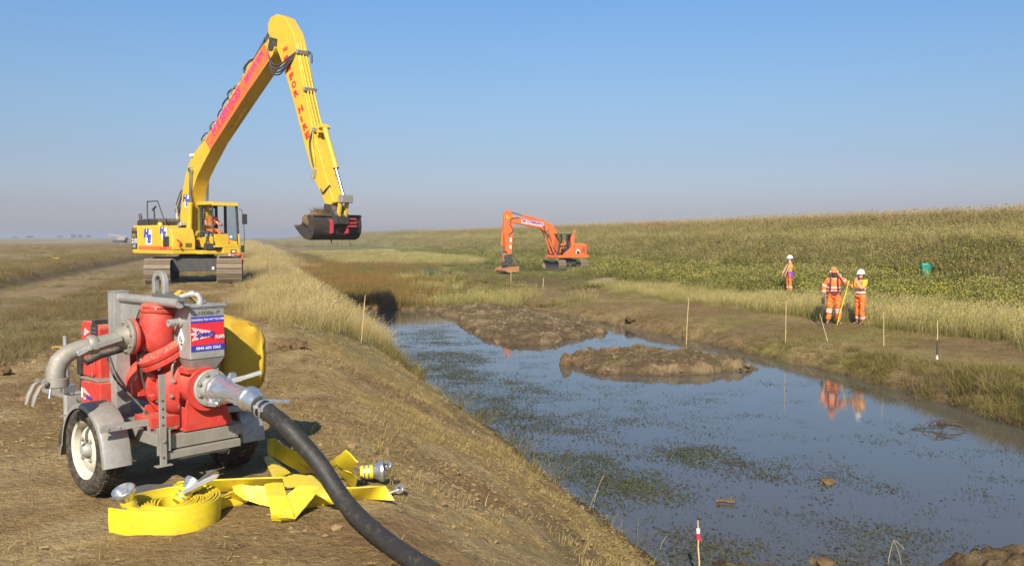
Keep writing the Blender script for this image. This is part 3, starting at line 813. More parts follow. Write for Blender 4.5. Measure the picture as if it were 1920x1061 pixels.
# broken clods and torn grass on the dug mud
M_MCLOD = surf('mud_clods', (.155, .105, .055), .9, dirt=.25, dirt_col=(.17, .125, .066), var=.35, scale=4, bmp=.5, spec=.25)
mcl = []
for i in range(4):
    rr = np.random.default_rng(40 + i); bm = bmesh.new(); bmesh.ops.create_icosphere(bm, subdivisions=2, radius=.5)
    dirs = rr.normal(0, 1, (7, 3)); dirs /= np.linalg.norm(dirs, axis=1)[:, None]; cut = rr.uniform(.26, .46, 7)
    for v in bm.verts:                                     # flat broken faces
        p = np.array(v.co)
        for d_, c_ in zip(dirs, cut):
            e_ = p @ d_ - c_
            if e_ > 0: p = p - d_ * e_
        v.co = Vector(p * rr.uniform(.93, 1.07)); v.co.z *= .75
    me = bpy.data.meshes.new('mud_clod'); bm.to_mesh(me); bm.free(); me.materials.append(M_MCLOD); mcl.append(me)
for (mo, _k), cnt, hi_ in zip(MUD, (420, 280, 70), (.26, .17, .07)):
    nv = len(mo.data.vertices); co = np.zeros(nv * 3); mo.data.vertices.foreach_get('co', co); co = co.reshape(-1, 3)
    ok = co[:, 2] > WATER - .02
    rim = co[:, 2] < WATER + .12
    w_ = np.where(ok, np.where(rim, 2.2, 1.0) * lerp(.15, 1, sstep(.42, .6, fbm(co[:, 0], co[:, 1], 1.2, 3, 131))), 0); w_ /= w_.sum()
    pk = RNG.choice(nv, cnt, p=w_); P_ = co[pk].copy(); P_[:, :2] += RNG.normal(0, .03, (cnt, 2))
    sc_ = .03 + hi_ * RNG.uniform(0, 1, cnt) ** 4
    scatter('mud_clods', mcl, P_, RNG.uniform(0, 6.3, cnt), sc_, 'broken clods lying on the dug mud', (RNG.uniform(-.5, .5, cnt), RNG.uniform(-.5, .5, cnt)))
    ok2 = co[:, 2] > WATER + .14
    w_ = np.where(ok2, sstep(.54, .64, fbm(co[:, 0], co[:, 1], .8, 3, 133)), 0)
    if w_.sum() > 0:
        m_ = cnt // 5; pk = RNG.choice(nv, m_, p=w_ / w_.sum())
        scatter('torn_grass', fringe, co[pk], RNG.uniform(0, 6.3, m_), RNG.uniform(.15, .42, m_), 'torn grass stuck to the dug mud', (RNG.uniform(-.6, .6, m_), RNG.uniform(-.6, .6, m_)))
# floating weed
M_WEED = blade_mat('floating_weed', (.060, .066, .026), (.105, .112, .040), (.115, .085, .052), .8, .1)
wm = []
for i in range(4):
    r = np.random.default_rng(500 + i); b = MB(); T = []
    for k in range(48):
        a = r.uniform(0, 2 * PI); c = np.array([r.normal(0, .24), r.normal(0, .12), 0]); n = 5
        L = r.uniform(.005, .019)
        pts = [(c[0] + math.cos(a + 2 * PI * j / n) * L * r.uniform(.5, 1.5), c[1] + math.sin(a + 2 * PI * j / n) * L * .7 * r.uniform(.5, 1.5), r.uniform(.003, .012)) for j in range(n)]
        b.add(pts, [tuple(range(n))])
    me = b.mesh('weed_raft', M_WEED)
    at = me.attributes.new('tip', 'FLOAT', 'POINT'); at.data.foreach_set('value', r.uniform(0, 1, len(me.vertices)).astype(np.float32))
    at = me.attributes.new('vary', 'FLOAT', 'POINT'); at.data.foreach_set('value', np.repeat(r.uniform(0, 1, len(me.vertices) // 5), 5).astype(np.float32))
    wm.append(me)
def keep_float(s, t):
    sl = shore_l(t); q = s - sl
    near = sstep(5.8, 1.0, q)
    k = sstep(.47, .66, fbm(s * 1.3, t * .9, .8, 5, 97) + .10 * (near - .55)) * lerp(.008, .62, near) + .008 + .05 * near
    k = k * sstep(36, 29, t) * lerp(.35, 1, sstep(8.5, 13.5, t + q * .3))
    return k * (q > .1) * (s < shore_r(t) - .3)
_s, _t, _P = thin(4, 13.5, 7.5, 36, 15000, keep_float)
_P[:, 2] = WATER
scatter('floating_weed', wm, _P, RNG.uniform(0, 2 * PI, len(_P)), np.stack([RNG.uniform(.4, 1.5, len(_P))] * 3, 1) * np.array([1, 1, 1]), 'dark green pond weed floating near the left bank')
# ------------------------------------------------------------ materials of made things
M_RED = surf('red_paint', (.56, .032, .024), .58, dirt=.45, dirt_col=(.30, .11, .06), scale=7, var=.18, bmp=.25, dust=.75)
M_GALV = surf('galvanised_steel', (.40, .395, .375), .5, metal=.4, dirt=.50, dirt_col=(.27, .225, .155), scale=7, var=.14, dust=.6)
M_ALU = surf('bright_coupling', (.60, .61, .62), .30, metal=.85, dirt=.03, dirt_col=(.35, .33, .28), scale=8, var=.1, bmp=.05)
M_STEEL = surf('dusty_steel', (.30, .285, .25), .6, metal=.3, dirt=.5, dirt_col=(.27, .21, .13), scale=9, var=.18, dust=.6)
M_CASTG = surf('grey_casting', (.38, .38, .36), .55, metal=.25, dirt=.3, dirt_col=(.28, .25, .19), scale=10, dust=.6)
M_TYRE = surf('tyre_rubber', (.028, .027, .025), .85, dirt=.55, dirt_col=(.20, .145, .085), scale=7, bmp=.25, spec=.3)
M_RIM = surf('cream_rim', (.60, .555, .44), .5, dirt=.3, scale=8)
M_BLACK = surf('black_plastic', (.022, .022, .023), .55, dirt=.25, dirt_col=(.15, .12, .08), scale=8, dust=.75)
M_HOSEB = surf('black_hose', (.026, .024, .021), .55, dirt=.30, dirt_col=(.11, .088, .06), scale=9, bmp=.25, spec=.4)
M_YHOSE = surf('yellow_layflat', (.68, .51, .014), .5, dirt=.36, dirt_col=(.42, .30, .07), scale=6, var=.08, bmp=.1, dust=.25)
M_YBAG = surf('yellow_sack', (.60, .36, .016), .7, dirt=.32, dirt_col=(.36, .22, .06), scale=5, var=.1, bmp=.2, dust=.35)
M_WHITE = surf('white_print', (.80, .80, .78), .5, dirt=.06, bmp=0)
M_SIGNR = surf('red_print', (.66, .025, .04), .45, dirt=.05, bmp=0)
M_SIGNB = surf('blue_print', (.035, .04, .36), .45, dirt=.05, bmp=0)
M_INK = surf('dark_ink', (.03, .03, .035), .6, dirt=0, bmp=0)
M_PINK = surf('pale_red_print', (.80, .45, .42), .5, dirt=0, bmp=0)
M_DKGREY = surf('grey_mat', (.10, .105, .11), .7, dirt=.4, scale=5)

def catmull(P, k=8):
    P = [Vector(p) for p in P]; out = []
    for i in range(len(P) - 1):
        a = P[max(i - 1, 0)]; b_ = P[i]; c = P[i + 1]; d = P[min(i + 2, len(P) - 1)]
        for j in range(k):
            t = j / k
            out.append(.5 * ((2 * b_) + (c - a) * t + (2 * a - 5 * b_ + 4 * c - d) * t * t + (3 * b_ - a - 3 * c + d) * t ** 3))
    out.append(P[-1]); return out
# ------------------------------------------------------------ pump trailer
TC = (-2.38, 5.97); TRZ = R(48)
def tw(X, Y, Z=0.0):
    return Vector((TC[0] + X * math.cos(TRZ) - Y * math.sin(TRZ), TC[1] + X * math.sin(TRZ) + Y * math.cos(TRZ), Z))
pump = empty('pump_trailer', (TC[0], TC[1], 0), TRZ, 'red towable water pump with grey tank on a two wheeled galvanised trailer', 'pump')
ZT = gz(TC[0], TC[1])
pump.location.z = ZT + .01
def bolts(parent, o, d, rad, n, r, h, m, off=0.0, name='bolt'):
    M = rot_to(d); o = Vector(o)
    for k in range(n):
        th = 2 * PI * (k + off) / n
        p = o + M @ Vector((rad * math.cos(th), rad * math.sin(th), 0))
        b = MB(); b.lathe([(r, 0), (r, h), (r * .8, h * 1.15)], p, d, 6)
        b.lathe([(r * 1.35, -.001), (r * 1.35, h * .3)], p, d, 12)
        b.build(name, m, parent)
# chassis
b = MB()
for x in (-.25, .25): b.box((x, .12, .385), (.06, 1.36, .075))
b.box((0, -.53, .375), (.50, .05, .085)); b.box((0, .78, .385), (.44, .06, .07)); b.box((0, .05, .385), (.44, .06, .07))
b.box((0, -.545, .30), (.50, .07, .05)); b.box((0.0, -.52, .268), (.34, .10, .012))
b.bar((-.24, .8, .385), (0, 1.55, .40), .055, .06); b.bar((.24, .8, .385), (0, 1.55, .40), .055, .06); b.box((0, 1.75, .40), (.07, .5, .07)); b.box((-.08, 1.20, .42), (.12, .06, .05))
b.box((-.02, .30, .425), (.40, .9, .012))
b.build('chassis', M_STEEL, pump, .004)
b = MB(); b.box((0, 0, .29), (.90, .06, .06)); b.tube([(-.46, 0, .29), (.52, 0, .29)], .022, 10)
for x in (-.3, .3): b.bar((x, 0, .29), (x, .1, .37), .05, .05)
b.build('axle', M_STEEL, pump, .003)
# wheels and mudguards
for sx in (-1, 1):
    cx = -.445 if sx < 0 else .505; o = (cx - sx * .085, 0, .29); d = (sx, 0, 0)
    w = MB()
    prof = [(.185, .012), (.20, .006), (.235, -.004), (.262, .004), (.280, .020), (.288, .034), (.290, .085), (.288, .136), (.280, .150), (.262, .166), (.235, .174), (.20, .164), (.185, .158)]
    w.lathe(prof, o, d, 48, caps=False)
    for k in range(40):                                            # tread blocks
        a = 2 * PI * k / 40
        for yy, tw_ in ((.045, .03), (.085, .026), (.125, .03)):
            aa = a + (.07 if yy == .085 else 0)
            p = Vector(o) + Vector((sx * yy, math.cos(aa) * .291, math.sin(aa) * .291))
            w.box(p, (tw_, .030, .010), rx=aa - PI / 2)
    ty = w.build('tyre', M_TYRE, pump, ang=50)
    r_ = MB(); r_.lathe([(.186, .006), (.192, .0), (.190, .014), (.170, .020), (.160, .060), (.165, .1), (.172, .15), (.187, .160)][::-1], o, d, 40, caps=False)
    r_.lathe([(.0, .115), (.055, .115), (.068, .135), (.11, .138), (.135, .125), (.162, .09)][::-1], o, d, 40, caps=False)
    rim = r_.build('rim', M_RIM, ty, ang=40)
    h = MB(); h.lathe([(.045, .12), (.045, .15), (.03, .172), (.0, .174)], o, d, 20, caps=False); h.build('hub_cap', M_CASTG, ty)
    bolts(ty, Vector(o) + Vector(d) * .136, d, .085, 4, .011, .014, M_STEEL, .5, 'wheel_nut')
    # mudguard: band over the wheel with turned-down edges and a flat rear skirt
    g = MB(); inn = []; n = 22
    arc = [(.365, .20), (.335, .28)]
    for k in range(n + 1):
        a = lerp(.05, PI - .12, k / n); rr_ = .322
        arc.append((rr_ * math.cos(a), .275 + rr_ * math.sin(a) * .98))
    arc += [(-.330, .27), (-.335, .225)]
    hw = .092
    sec = [(-hw, -.028), (-hw + .006, -.006), (-hw + .02, 0.0), (hw - .02, 0.0), (hw - .006, -.006), (hw, -.028)]
    vs = []; fs = []
    for i, (yy, zz) in enumerate(arc):
        q0 = Vector(arc[max(i - 1, 0)]); q1 = Vector(arc[min(i + 1, len(arc) - 1)]); tt = (q1 - q0).normalized(); nn = Vector((tt.y, -tt.x))
        if nn.dot(Vector((yy, zz - .29))) < 0: nn = -nn
        for (xx, dd) in sec: vs.append((cx + xx, yy + nn.x * dd, zz + nn.y * dd))
        for (xx, dd) in sec[::-1]: vs.append((cx + xx * .985, yy + nn.x * (dd - .004), zz + nn.y * (dd - .004)))
    m2 = 2 * len(sec)
    for i in range(len(arc) - 1):
        for k in range(m2):
            a = i * m2 + k; c = i * m2 + (k + 1) % m2
            fs.append((a, c, c + m2, a + m2))
    fs.append(tuple(range(m2))[::-1]); o2 = (len(arc) - 1) * m2; fs.append(tuple(range(o2, o2 + m2)))
    g.add(vs, fs); mg = g.build('mudguard', M_GALV, pump, ang=50)
    s_ = MB(); s_.box((cx - sx * .05, -.352, .475), (.34, .008, .035)); s_.box((cx - sx * .06, -.337, .494), (.32, .035, .006))
    s_.bar((sx * .27, -.352, .47), (sx * .25, -.352, .40), .03, .008)
    for q in (.07, .0): s_.lathe([(.008, 0), (.008, .006)], (cx + sx * q, -.356, .476), (0, -1, 0), 8)
    s_.build('mudguard_stay', M_GALV, pump, .0015)
    s_ = MB(); s_.box((sx * .38, .28, .475), (.34, .035, .006)); s_.build('mudguard_stay', M_GALV, pump, .0015)
# prop stand
b = MB()
b.box((-.29, -.60, .53), (.042, .012, .56)); b.box((-.291, -.588, .40), (.062, .012, .17)); b.box((-.29, -.60, .252), (.10, .05, .006))
b.box((-.245, -.575, .40), (.010, .05, .13)); b.box((-.27, -.565, .462), (.06, .06, .006)); b.box((-.27, -.565, .338), (.06, .06, .006))
ps = b.build('prop_stand', M_STEEL, pump, .0015)
for z in (.30, .50, .55, .60, .65):
    h = MB(); h.lathe([(.007, 0), (.007, .0015)], (-.29, -.6065, z), (0, -1, 0), 10); h.build('pin_hole', M_INK, ps)
h = MB(); h.lathe([(.010, 0), (.010, .008), (.004, .011)], (-.287, -.606, .40), (0, -1, 0), 8); h.build('pin', M_ALU, ps)
# jockey wheel stand
b = MB(); b.tube([(-.15, 1.20, .10), (-.15, 1.20, .80)], .024, 14); b.tube([(-.15, 1.20, .78), (-.15, 1.20, .90)], .016, 12)
j = b.build('jockey_post', M_GALV, pump)
b = MB(); b.box((-.14, 1.20, .50), (.09, .075, .06)); b.tube([(-.19, 1.19, .52), (-.28, 1.15, .53)], .010, 8); b.tube([(-.28, 1.15, .535), (-.295, 1.14, .45)], [.008, .012], 8)
b.build('clamp_handle', M_ALU, j, .004)
b = MB(); b.lathe([(.02, -.03), (.09, -.03), (.10, -.015), (.10, .015), (.09, .03), (.02, .03)], (-.15, 1.20, .11), (1, 0, 0), 24); b.build('jockey_wheel', M_TYRE, j)
# lifting frame
b = MB(); b.box((-.165, .25, .82), (.10, .10, .91)); b.box((-.165, .25, 1.277), (.108, .108, .006))
lp = b.build('lifting_post', M_GALV, pump, .003)
b = MB(); b.tube([(-.165, .20, 1.236), (-.165, -.60, 1.236)], .031, 18)
b.prism([(.20, 1.215), (.20, .90), (.16, .90), (-.10, 1.215)], -.169, -.161)
lb = b.build('lifting_bar', M_GALV, pump)
b = MB(); b.prism([(-.26, 1.25), (-.27, 1.305), (-.44, 1.300), (-.66, 1.262), (-.66, 1.25)], -.178, -.152)
b.build('gusset_plate', M_DKGREY, lb, .002)
b = MB(); V = []; F = []; n = 16
for xx in (-.182, -.148):
    for rr_ in (.082, .046):
        V.append((xx, -.352 + rr_, 1.285))
        for k in range(n + 1):
            a = PI * k / n; V.append((xx, -.352 + rr_ * math.cos(a), 1.352 + rr_ * math.sin(a)))
        V.append((xx, -.352 - rr_, 1.285))
m3 = n + 3
for k in range(m3 - 1):
    F += [(k, k + 1, m3 + k + 1, m3 + k), (2 * m3 + k, 3 * m3 + k, 3 * m3 + k + 1, 2 * m3 + k + 1), (k, 2 * m3 + k, 2 * m3 + k + 1, k + 1), (m3 + k, m3 + k + 1, 3 * m3 + k + 1, 3 * m3 + k)]
F += [(0, m3, 3 * m3, 2 * m3), (m3 - 1, 3 * m3 - 1, 4 * m3 - 1, 2 * m3 - 1)]
b.add(V, F); b.build('lifting_eye', M_GALV, lb, .005)
# engine housing
b = MB(); b.prism([(.40, .55), (.68, .55), (.70, .60), (.70, 1.00), (.66, 1.055), (.46, 1.065), (.40, 1.02)], -.24, .27)
en = b.build('engine_housing', M_RED, pump, .015)
b = MB(); b.box((-.243, .46, .94), (.008, .10, .20)); b.box((-.2, .455, 1.0), (.1, .05, .15)); b.build('intake_grille', M_BLACK, en, .003)
for k in range(7):
    b = MB(); b.box((-.2485, .46, .86 + k * .026), (.006, .09, .008)); b.build('louvre', M_DKGREY, en)
b = MB(); b.box((-.243, .65, .97), (.006, .05, .03)); b.build('latch', M_ALU, en, .002)
b = MB(); b.box((-.1, .60, .60), (.26, .22, .12)); b.tube([(-.235, .66, .80), (-.235, .66, .56)], .03, 12); b.tube([(-.18, .50, .78), (-.22, .62, .62), (-.12, .60, .58)], .035, 12); b.build('engine_block', M_BLACK, en, .01)
b = MB(); b.box((-.245, .55, .77), (.010, .20, .16)); b.prism([(.46, .68), (.62, .68), (.59, .84), (.49, .84)], -.262, -.25); b.build('side_panel', M_RED, en, .004)
b = MB(); b.box((-.268, .64, .755), (.03, .06, .15)); b.build('control_box', M_BLACK, en, .005)
panel(en, 'maker_mark', M_PINK, [(-.2445, .62, .95), (-.2445, .53, .985), (-.2445, .615, 1.01)])
b = MB(); b.prism([(.28, .43), (.59, .43), (.59, .64), (.55, .655), (.28, .66)], -.29, -.14); ft = b.build('fuel_tank', M_RED, pump, .012)
b = MB(); b.box((-.235, .45, .668), (.11, .30, .012)); b.build('tank_shelf', M_STEEL, pump, .002)
b = MB(); b.box((-.10, .42, .55), (.12, .10, .2)); b.tube([(-.13, .36, .45), (-.13, .36, .66)], .008, 8); b.build('battery_box', M_BLACK, pump, .006)
for q in range(4):
    panel(ft, 'maker_mark', (M_WHITE, M_PINK, M_SIGNB, M_PINK)[q],
          [[(-.2915, .575, .53), (-.2915, .555, .53), (-.2915, .555, .60), (-.2915, .575, .60)],
           [(-.2915, .54, .60), (-.2915, .54, .57), (-.2915, .43, .555)],
           [(-.2918, .50, .555), (-.2918, .40, .545), (-.2918, .41, .525), (-.2918, .50, .53)],
           [(-.2915, .54, .515), (-.2915, .54, .535), (-.2915, .43, .545)]][q])
# pump end: volute, bell housing, pedestal
b = MB(); b.lathe([(.06, -.02), (.13, -.01), (.165, .03), (.175, .08), (.165, .13), (.13, .16), (.10, .17)], (-.02, -.26, .665), (0, -1, 0), 36)
vol = b.build('pump_volute', M_RED, pump, ang=40)
b = MB(); b.lathe([(.185, 0), (.19, .015), (.19, .035), (.17, .04)], (-.02, -.20, .665), (0, -1, 0), 36); b.lathe([(.15, 0), (.14, .1), (.15, .40)], (-.0, -.20, .665), (0, 1, 0), 28)
b.build('bell_housing', M_RED, vol, ang=35)
b = MB(); b.lathe([(.11, 0), (.105, .10), (.115, .17), (.135, .18), (.135, .20)], (.0, -.41, .685), (0, -1, 0), 32); b.box((-.02, -.50, .80), (.16, .13, .03)); b.build('suction_neck', M_RED, vol, ang=35)
for k in range(8):
    a = 2 * PI * k / 8 + .3
    b = MB(); b.box((-.02 + .172 * math.cos(a), -.245, .665 + .172 * math.sin(a)), (.035, .06, .035), ry=-a); b.build('casting_lug', M_RED, vol, .006)
bolts(vol, (-.02, -.425, .665), (0, -1, 0), .125, 8, .010, .014, M_STEEL, .3)
b = MB(); b.prism([(-.125, .425), (.205, .425), (.155, .585), (.115, .70), (-.085, .70), (-.115, .585)], -.56, -.545, 'Y'); b.box((.04, -.48, .432), (.33, .15, .014)); b.box((-.10, -.50, .50), (.012, .10, .14)); b.box((.14, -.50, .50), (.012, .10, .14))
b.build('pedestal', M_RED, pump, .003)
b = MB(); b.prism([(-.25, .425), (.20, .425), (.16, .56), (-.20, .56)], -.20, -.185, 'Y'); b.box((-.05, -.27, .47), (.42, .22, .07)); b.build('pump_base', M_RED, pump, .004)
# grey suction flange
b = MB(); b.lathe([(.0, 0), (.115, 0), (.117, .004), (.117, .018), (.113, .022), (.075, .022), (.070, .06), (.068, .10), (.0, .10)], (.022, -.612, .692), (0, -1, 0), 40)
fl_ = b.build('suction_flange', M_CASTG, pump, ang=30)
bolts(fl_, (.022, -.634, .692), (0, -1, 0), .094, 8, .011, .013, M_STEEL, .5)
# separator tank
b = MB(); tx0, tx1, ty0, ty1 = -.085, .150, -.57, -.33
b.box(((tx0 + tx1) / 2, (ty0 + ty1) / 2, 1.04), (tx1 - tx0, ty1 - ty0, .33))
vs = [(tx0, ty0, .873), (tx1, ty0, .873), (tx1, ty1, .873), (tx0, ty1, .873), (tx0 + .045, ty0 + .03, .80), (tx1 - .045, ty0 + .03, .80), (tx1 - .045, ty1 - .05, .80), (tx0 + .045, ty1 - .05, .80)]
b.add(vs, [(0, 1, 5, 4), (1, 2, 6, 5), (2, 3, 7, 6), (3, 0, 4, 7), (4, 5, 6, 7)[:4]])
b.box(((tx0 + tx1) / 2, -.46, .79), (.19, .15, .03))
tank = b.build('separator_tank', M_GALV, pump, .004)
b = MB(); b.box(((tx0 + tx1) / 2, (ty0 + ty1) / 2, 1.208), (tx1 - tx0 + .022, ty1 - ty0 + .022, .010)); b.box(((tx0 + tx1) / 2, (ty0 + ty1) / 2, 1.198), (tx1 - tx0 + .012, ty1 - ty0 + .012, .008)); lid = b.build('tank_lid', M_GALV, tank, .002)
for k in range(4):
    for yy in (ty0 - .002, ty1 + .002):
        b = MB(); b.lathe([(.007, 0), (.007, .016)], (lerp(tx0 + .0, tx1 - .0, k / 3), yy, 1.213), (0, 0, 1), 8); b.build('lid_bolt', M_ALU, lid)
for yy in (-.49, -.41):
    b = MB(); b.lathe([(.007, 0), (.007, .016)], (tx0 - .003, yy, 1.213), (0, 0, 1), 8); b.build('lid_bolt', M_ALU, lid)
b = MB(); b.tube([(.05, -.45, 1.21), (.05, -.45, 1.25), (.04, -.44, 1.272), (.012, -.41, 1.278), (-.03, -.37, 1.262), (-.09, -.31, 1.20)], .019, 12); b.lathe([(.026, 0), (.026, .02)], (.05, -.45, 1.213), (0, 0, 1), 8); b.lathe([(.024, 0), (.024, .03)], (.028, -.428, 1.277), (-.7, .7, 0), 10)
b.build('vent_pipe', M_CASTG, tank, ang=50)
b = MB(); b.lathe([(.03, 0), (.030, .012), (.02, .014), (.02, .05), (.024, .052), (.024, .085), (.014, .085), (.012, .05)], (tx0, -.455, 1.105), (-1, 0, 0), 16, caps=False); b.build('drain_spout', M_CASTG, tank, ang=40)
# sticker on the rear face
Y0 = ty0 - .0012
def rect(x0, x1, z0, z1, y): return [(x0, y, z0), (x1, y, z0), (x1, y, z1), (x0, y, z1)]
sg = panel(tank, 'advert_panel', M_SIGNR, rect(-.082, .147, .925, 1.142, Y0))
panel(sg, 'blue_band', M_SIGNB, rect(-.082, .147, 1.105, 1.142, Y0 - .0015)); panel(sg, 'blue_band', M_SIGNB, rect(-.082, .147, .925, .962, Y0 - .0015))
XD, ZD = (1, 0, 0), (0, 0, 1)
lettering('CHANGING THE WAY YOU HIRE', M_WHITE, sg, (-.0815, Y0 - .003, 1.116), XD, ZD, .227, .015, bold=.012)
lettering('0845 603 3363', M_WHITE, sg, (-.050, Y0 - .003, .934), XD, ZD, .168, .019, bold=.02)
panel(sg, 'arrow_mark', M_PINK, [(-.078, Y0 - .002, 1.078), (.055, Y0 - .002, 1.048), (-.055, Y0 - .002, 1.046), (-.062, Y0 - .002, 1.052)])
panel(sg, 'arrow_mark', M_WHITE, [(-.078, Y0 - .002, 1.030), (-.060, Y0 - .002, 1.030), (-.060, Y0 - .002, 1.042), (-.078, Y0 - .002, 1.042)])
panel(sg, 'arrow_mark', M_PINK, [(-.078, Y0 - .002, .992), (.06, Y0 - .002, 1.012), (-.055, Y0 - .002, 1.026), (-.062, Y0 - .002, 1.02)])
panel(sg, 'arrow_mark', M_PINK, [(-.058, Y0 - .0021, 1.018), (.062, Y0 - .0021, 1.012), (.062, Y0 - .0021, 1.048), (-.058, Y0 - .0021, 1.052)])
lettering('Speedy', M_SIGNB, sg, (-.052, Y0 - .0045, 1.003), XD, ZD, .132, .052, bold=.035, shear=.25)
lettering('PUMPS', M_WHITE, sg, (.084, Y0 - .0045, .996), XD, ZD, .062, .024, bold=.03)
lettering('10086-P', M_INK, tank, (-.030, Y0 - .0012, 1.152), XD, ZD, .145, .026, bold=-.012, shear=.1)
X0 = tx0 - .0012
dm = panel(tank, 'warning_diamond', M_WHITE, [(X0, -.455, .925), (X0, -.495, .995), (X0, -.455, 1.065), (X0, -.415, .995)])
X1 = X0 - .002
for q in ([(X1, -.447, .995), (X1, -.452, .995), (X1, -.452, 1.02), (X1, -.447, 1.02)], [(X1, -.435, .985), (X1, -.475, .985), (X1, -.475, .990), (X1, -.435, .990)],
          [(X1, -.463, .965), (X1, -.468, .965), (X1, -.468, 1.005), (X1, -.463, 1.005)], [(X1, -.438, .99), (X1, -.442, .99), (X1, -.442, 1.012), (X1, -.438, 1.012)],
          [(X1, -.44, .962), (X1, -.478, .957), (X1, -.470, .975)]):
    panel(dm, 'symbol_stroke', M_INK, q)
# red discharge casting: tilted flange pair, body, cap, side branch
nrm = Vector((-.45, .10, .88)).normalized(); fo = Vector((-.125, -.285, .885))
b = MB(); b.lathe([(.09, 0), (.08, .16)], (-.02, -.30, .72), (-.3, 0, .9), 24); b.lathe([(.148, -.034), (.153, -.03), (.153, -.002), (.148, .0)], fo, nrm, 36)
b.lathe([(.153, .006), (.157, .012), (.157, .036), (.13, .045), (.11, .065)], fo, nrm, 36)
disch = b.build('discharge_flange', M_RED, pump, ang=35)
bolts(disch, fo - nrm * .045, nrm, .130, 8, .011, .09, M_STEEL, .2)
ax = Vector((.10, .0, 1)).normalized(); bo = Vector((-.165, -.28, .945))
b = MB(); b.lathe([(.07, -.03), (.10, .0), (.110, .05), (.113, .12), (.108, .18), (.104, .215)], bo, ax, 36)
b.lathe([(.112, .215), (.116, .22), (.116, .236), (.112, .24)], bo, ax, 36)
vb = b.build('valve_body', M_RED, pump, ang=40)
b = MB(); b.lathe([(.112, .243), (.114, .247), (.110, .262), (.09, .275), (.04, .283), (.0, .284)], bo, ax, 36); b.box(bo + ax * .29, (.05, .09, .03)); b.lathe([(.022, .28), (.022, .30), (.012, .305), (.012, .325), (.018, .33), (.010, .342)], bo, ax, 14); b.build('valve_cap', M_RED, vb, .003, ang=40)
b = MB(); b.box(bo + ax * .225 + Vector((.085, -.085, 0)), (.04, .05, .06)); b.tube([bo + ax * .20 + Vector((.06, -.06, .05)), bo + ax * .24 + Vector((.10, -.09, .02))], .018, 10); b.build('cap_clamp', M_RED, vb, .004)
bolts(vb, bo + ax * .237, ax, .108, 6, .008, .012, M_STEEL, .4)
b = MB(); so = Vector((-.15, -.27, 1.0)); b.tube([(-.14, -.275, 1.02), (-.30, -.255, 1.02)], [.07, .062], 24); b.lathe([(.112, 0), (.115, .004), (.115, .02), (.112, .024)], (-.302, -.255, 1.02), (-1, 0, 0), 40)
b.build('side_branch', M_RED, vb, ang=35)
b = MB(); b.box((-.07, -.05, .80), (.02, .35, .34)); b.box((-.12, -.02, .80), (.10, .02, .42)); b.build('bracket_plate', M_RED, pump, .003)
for pts_, r_, m_ in (([(-.20, -.05, 1.02), (-.22, -.16, .86), (-.20, -.20, .66), (-.14, -.30, .56)], .009, M_BLACK), ([(.17, -.33, 1.1), (.24, -.25, 1.0), (.20, -.10, .8), (.10, .10, .75)], .011, M_BLACK),
                     ([(-.24, .30, .9), (-.27, .10, .72), (-.24, -.10, .60), (-.20, -.30, .47), (-.26, -.54, .42)], .008, M_BLACK), ([(-.085, -.40, .90), (-.13, -.42, .82), (-.12, -.40, .72)], .008, M_STEEL), ([(-.10, .30, 1.1), (-.05, .1, 1.16), (.02, -.25, 1.2)], .007, M_BLACK)):
    b = MB(); b.tube(catmull(pts_, 6), r_, 7); b.build('cable', m_, pump, ang=60)
# grey outlet: flange, pipe, elbow, lever coupling
b = MB(); b.lathe([(.06, -.01), (.112, .0), (.114, .004), (.114, .018), (.110, .022), (.072, .024), (.060, .05), (.055, .09)], (-.328, -.253, 1.02), (-1, .02, -.02), 40, caps=True)
of = b.build('outlet_flange', M_STEEL, pump, ang=30)
bolts(of, (-.352, -.253, 1.02), (-1, 0, 0), .09, 8, .009, .012, M_STEEL, .25)
b = MB(); b.tube([(-.38, -.25, 1.015), (-.55, -.248, .985)], [.046, .045], 20); b.lathe([(.056, 0), (.060, .01), (.060, .04), (.052, .05)], (-.53, -.25, .99), (-1, 0, -.15), 24)
b.tube([(-.56, -.248, .982), (-.64, -.247, .968), (-.70, -.246, .945), (-.745, -.245, .905), (-.765, -.245, .855), (-.77, -.245, .80)], [.048, .050, .053, .055, .056, .058], 22)
b.lathe([(.060, 0), (.070, .006), (.072, .03), (.072, .05), (.064, .056), (.055, .04), (.052, .0)], (-.77, -.245, .81), (0, 0, -1), 28, caps=False)
ob_ = b.build('outlet_elbow', M_STEEL, of, ang=40)
b = MB(); b.bar((-.40, -.315, 1.022), (-.60, -.315, .975), .022, .034); b.bar((-.58, -.315, .985), (-.665, -.30, .945), .03, .03); b.build('lever', M_GALV, ob_, .004)
b = MB(); b.prism([(-.40, .0), (-.58, -.012), (-.66, -.004), (-.66, .010), (-.40, .014)], -.318, -.306, 'Y'); 
b.v = [(x, y, z + 1.005 + (x + .38) * .17) for x, y, z in b.v]; b.box((-.56, -.312, .985), (.03, .03, .04)); b.tube([(-.60, -.30, .965), (-.60, -.335, .975)], .012, 8)
b.build('lever', M_GALV, ob_, .002)
for yy, sg_ in ((-.30, -1), (-.20, 1)):
    b = MB(); b.tube([(-.835, yy, .80), (-.875, yy, .775), (-.905, yy, .72), (-.92, yy, .665)], [.010, .020, .024, .016], 10, flat=.45); b.lathe([(.016, -.01), (.016, .01)], (-.85, yy, .795), (0, 1, 0), 10); b.build('cam_lever', M_STEEL, ob_)
b = MB(); b.lathe([(.028, -.006), (.030, 0), (.028, .006)], (-.70, -.16, .78), (.6, .6, 0), 16); b.build('cam_lever', M_STEEL, ob_)
b = MB(); b.tube([(-.30, -.10, .93), (-.42, -.06, .90), (-.52, -.06, .86)], .026, 12); b.build('side_hose', M_BLACK, pump)
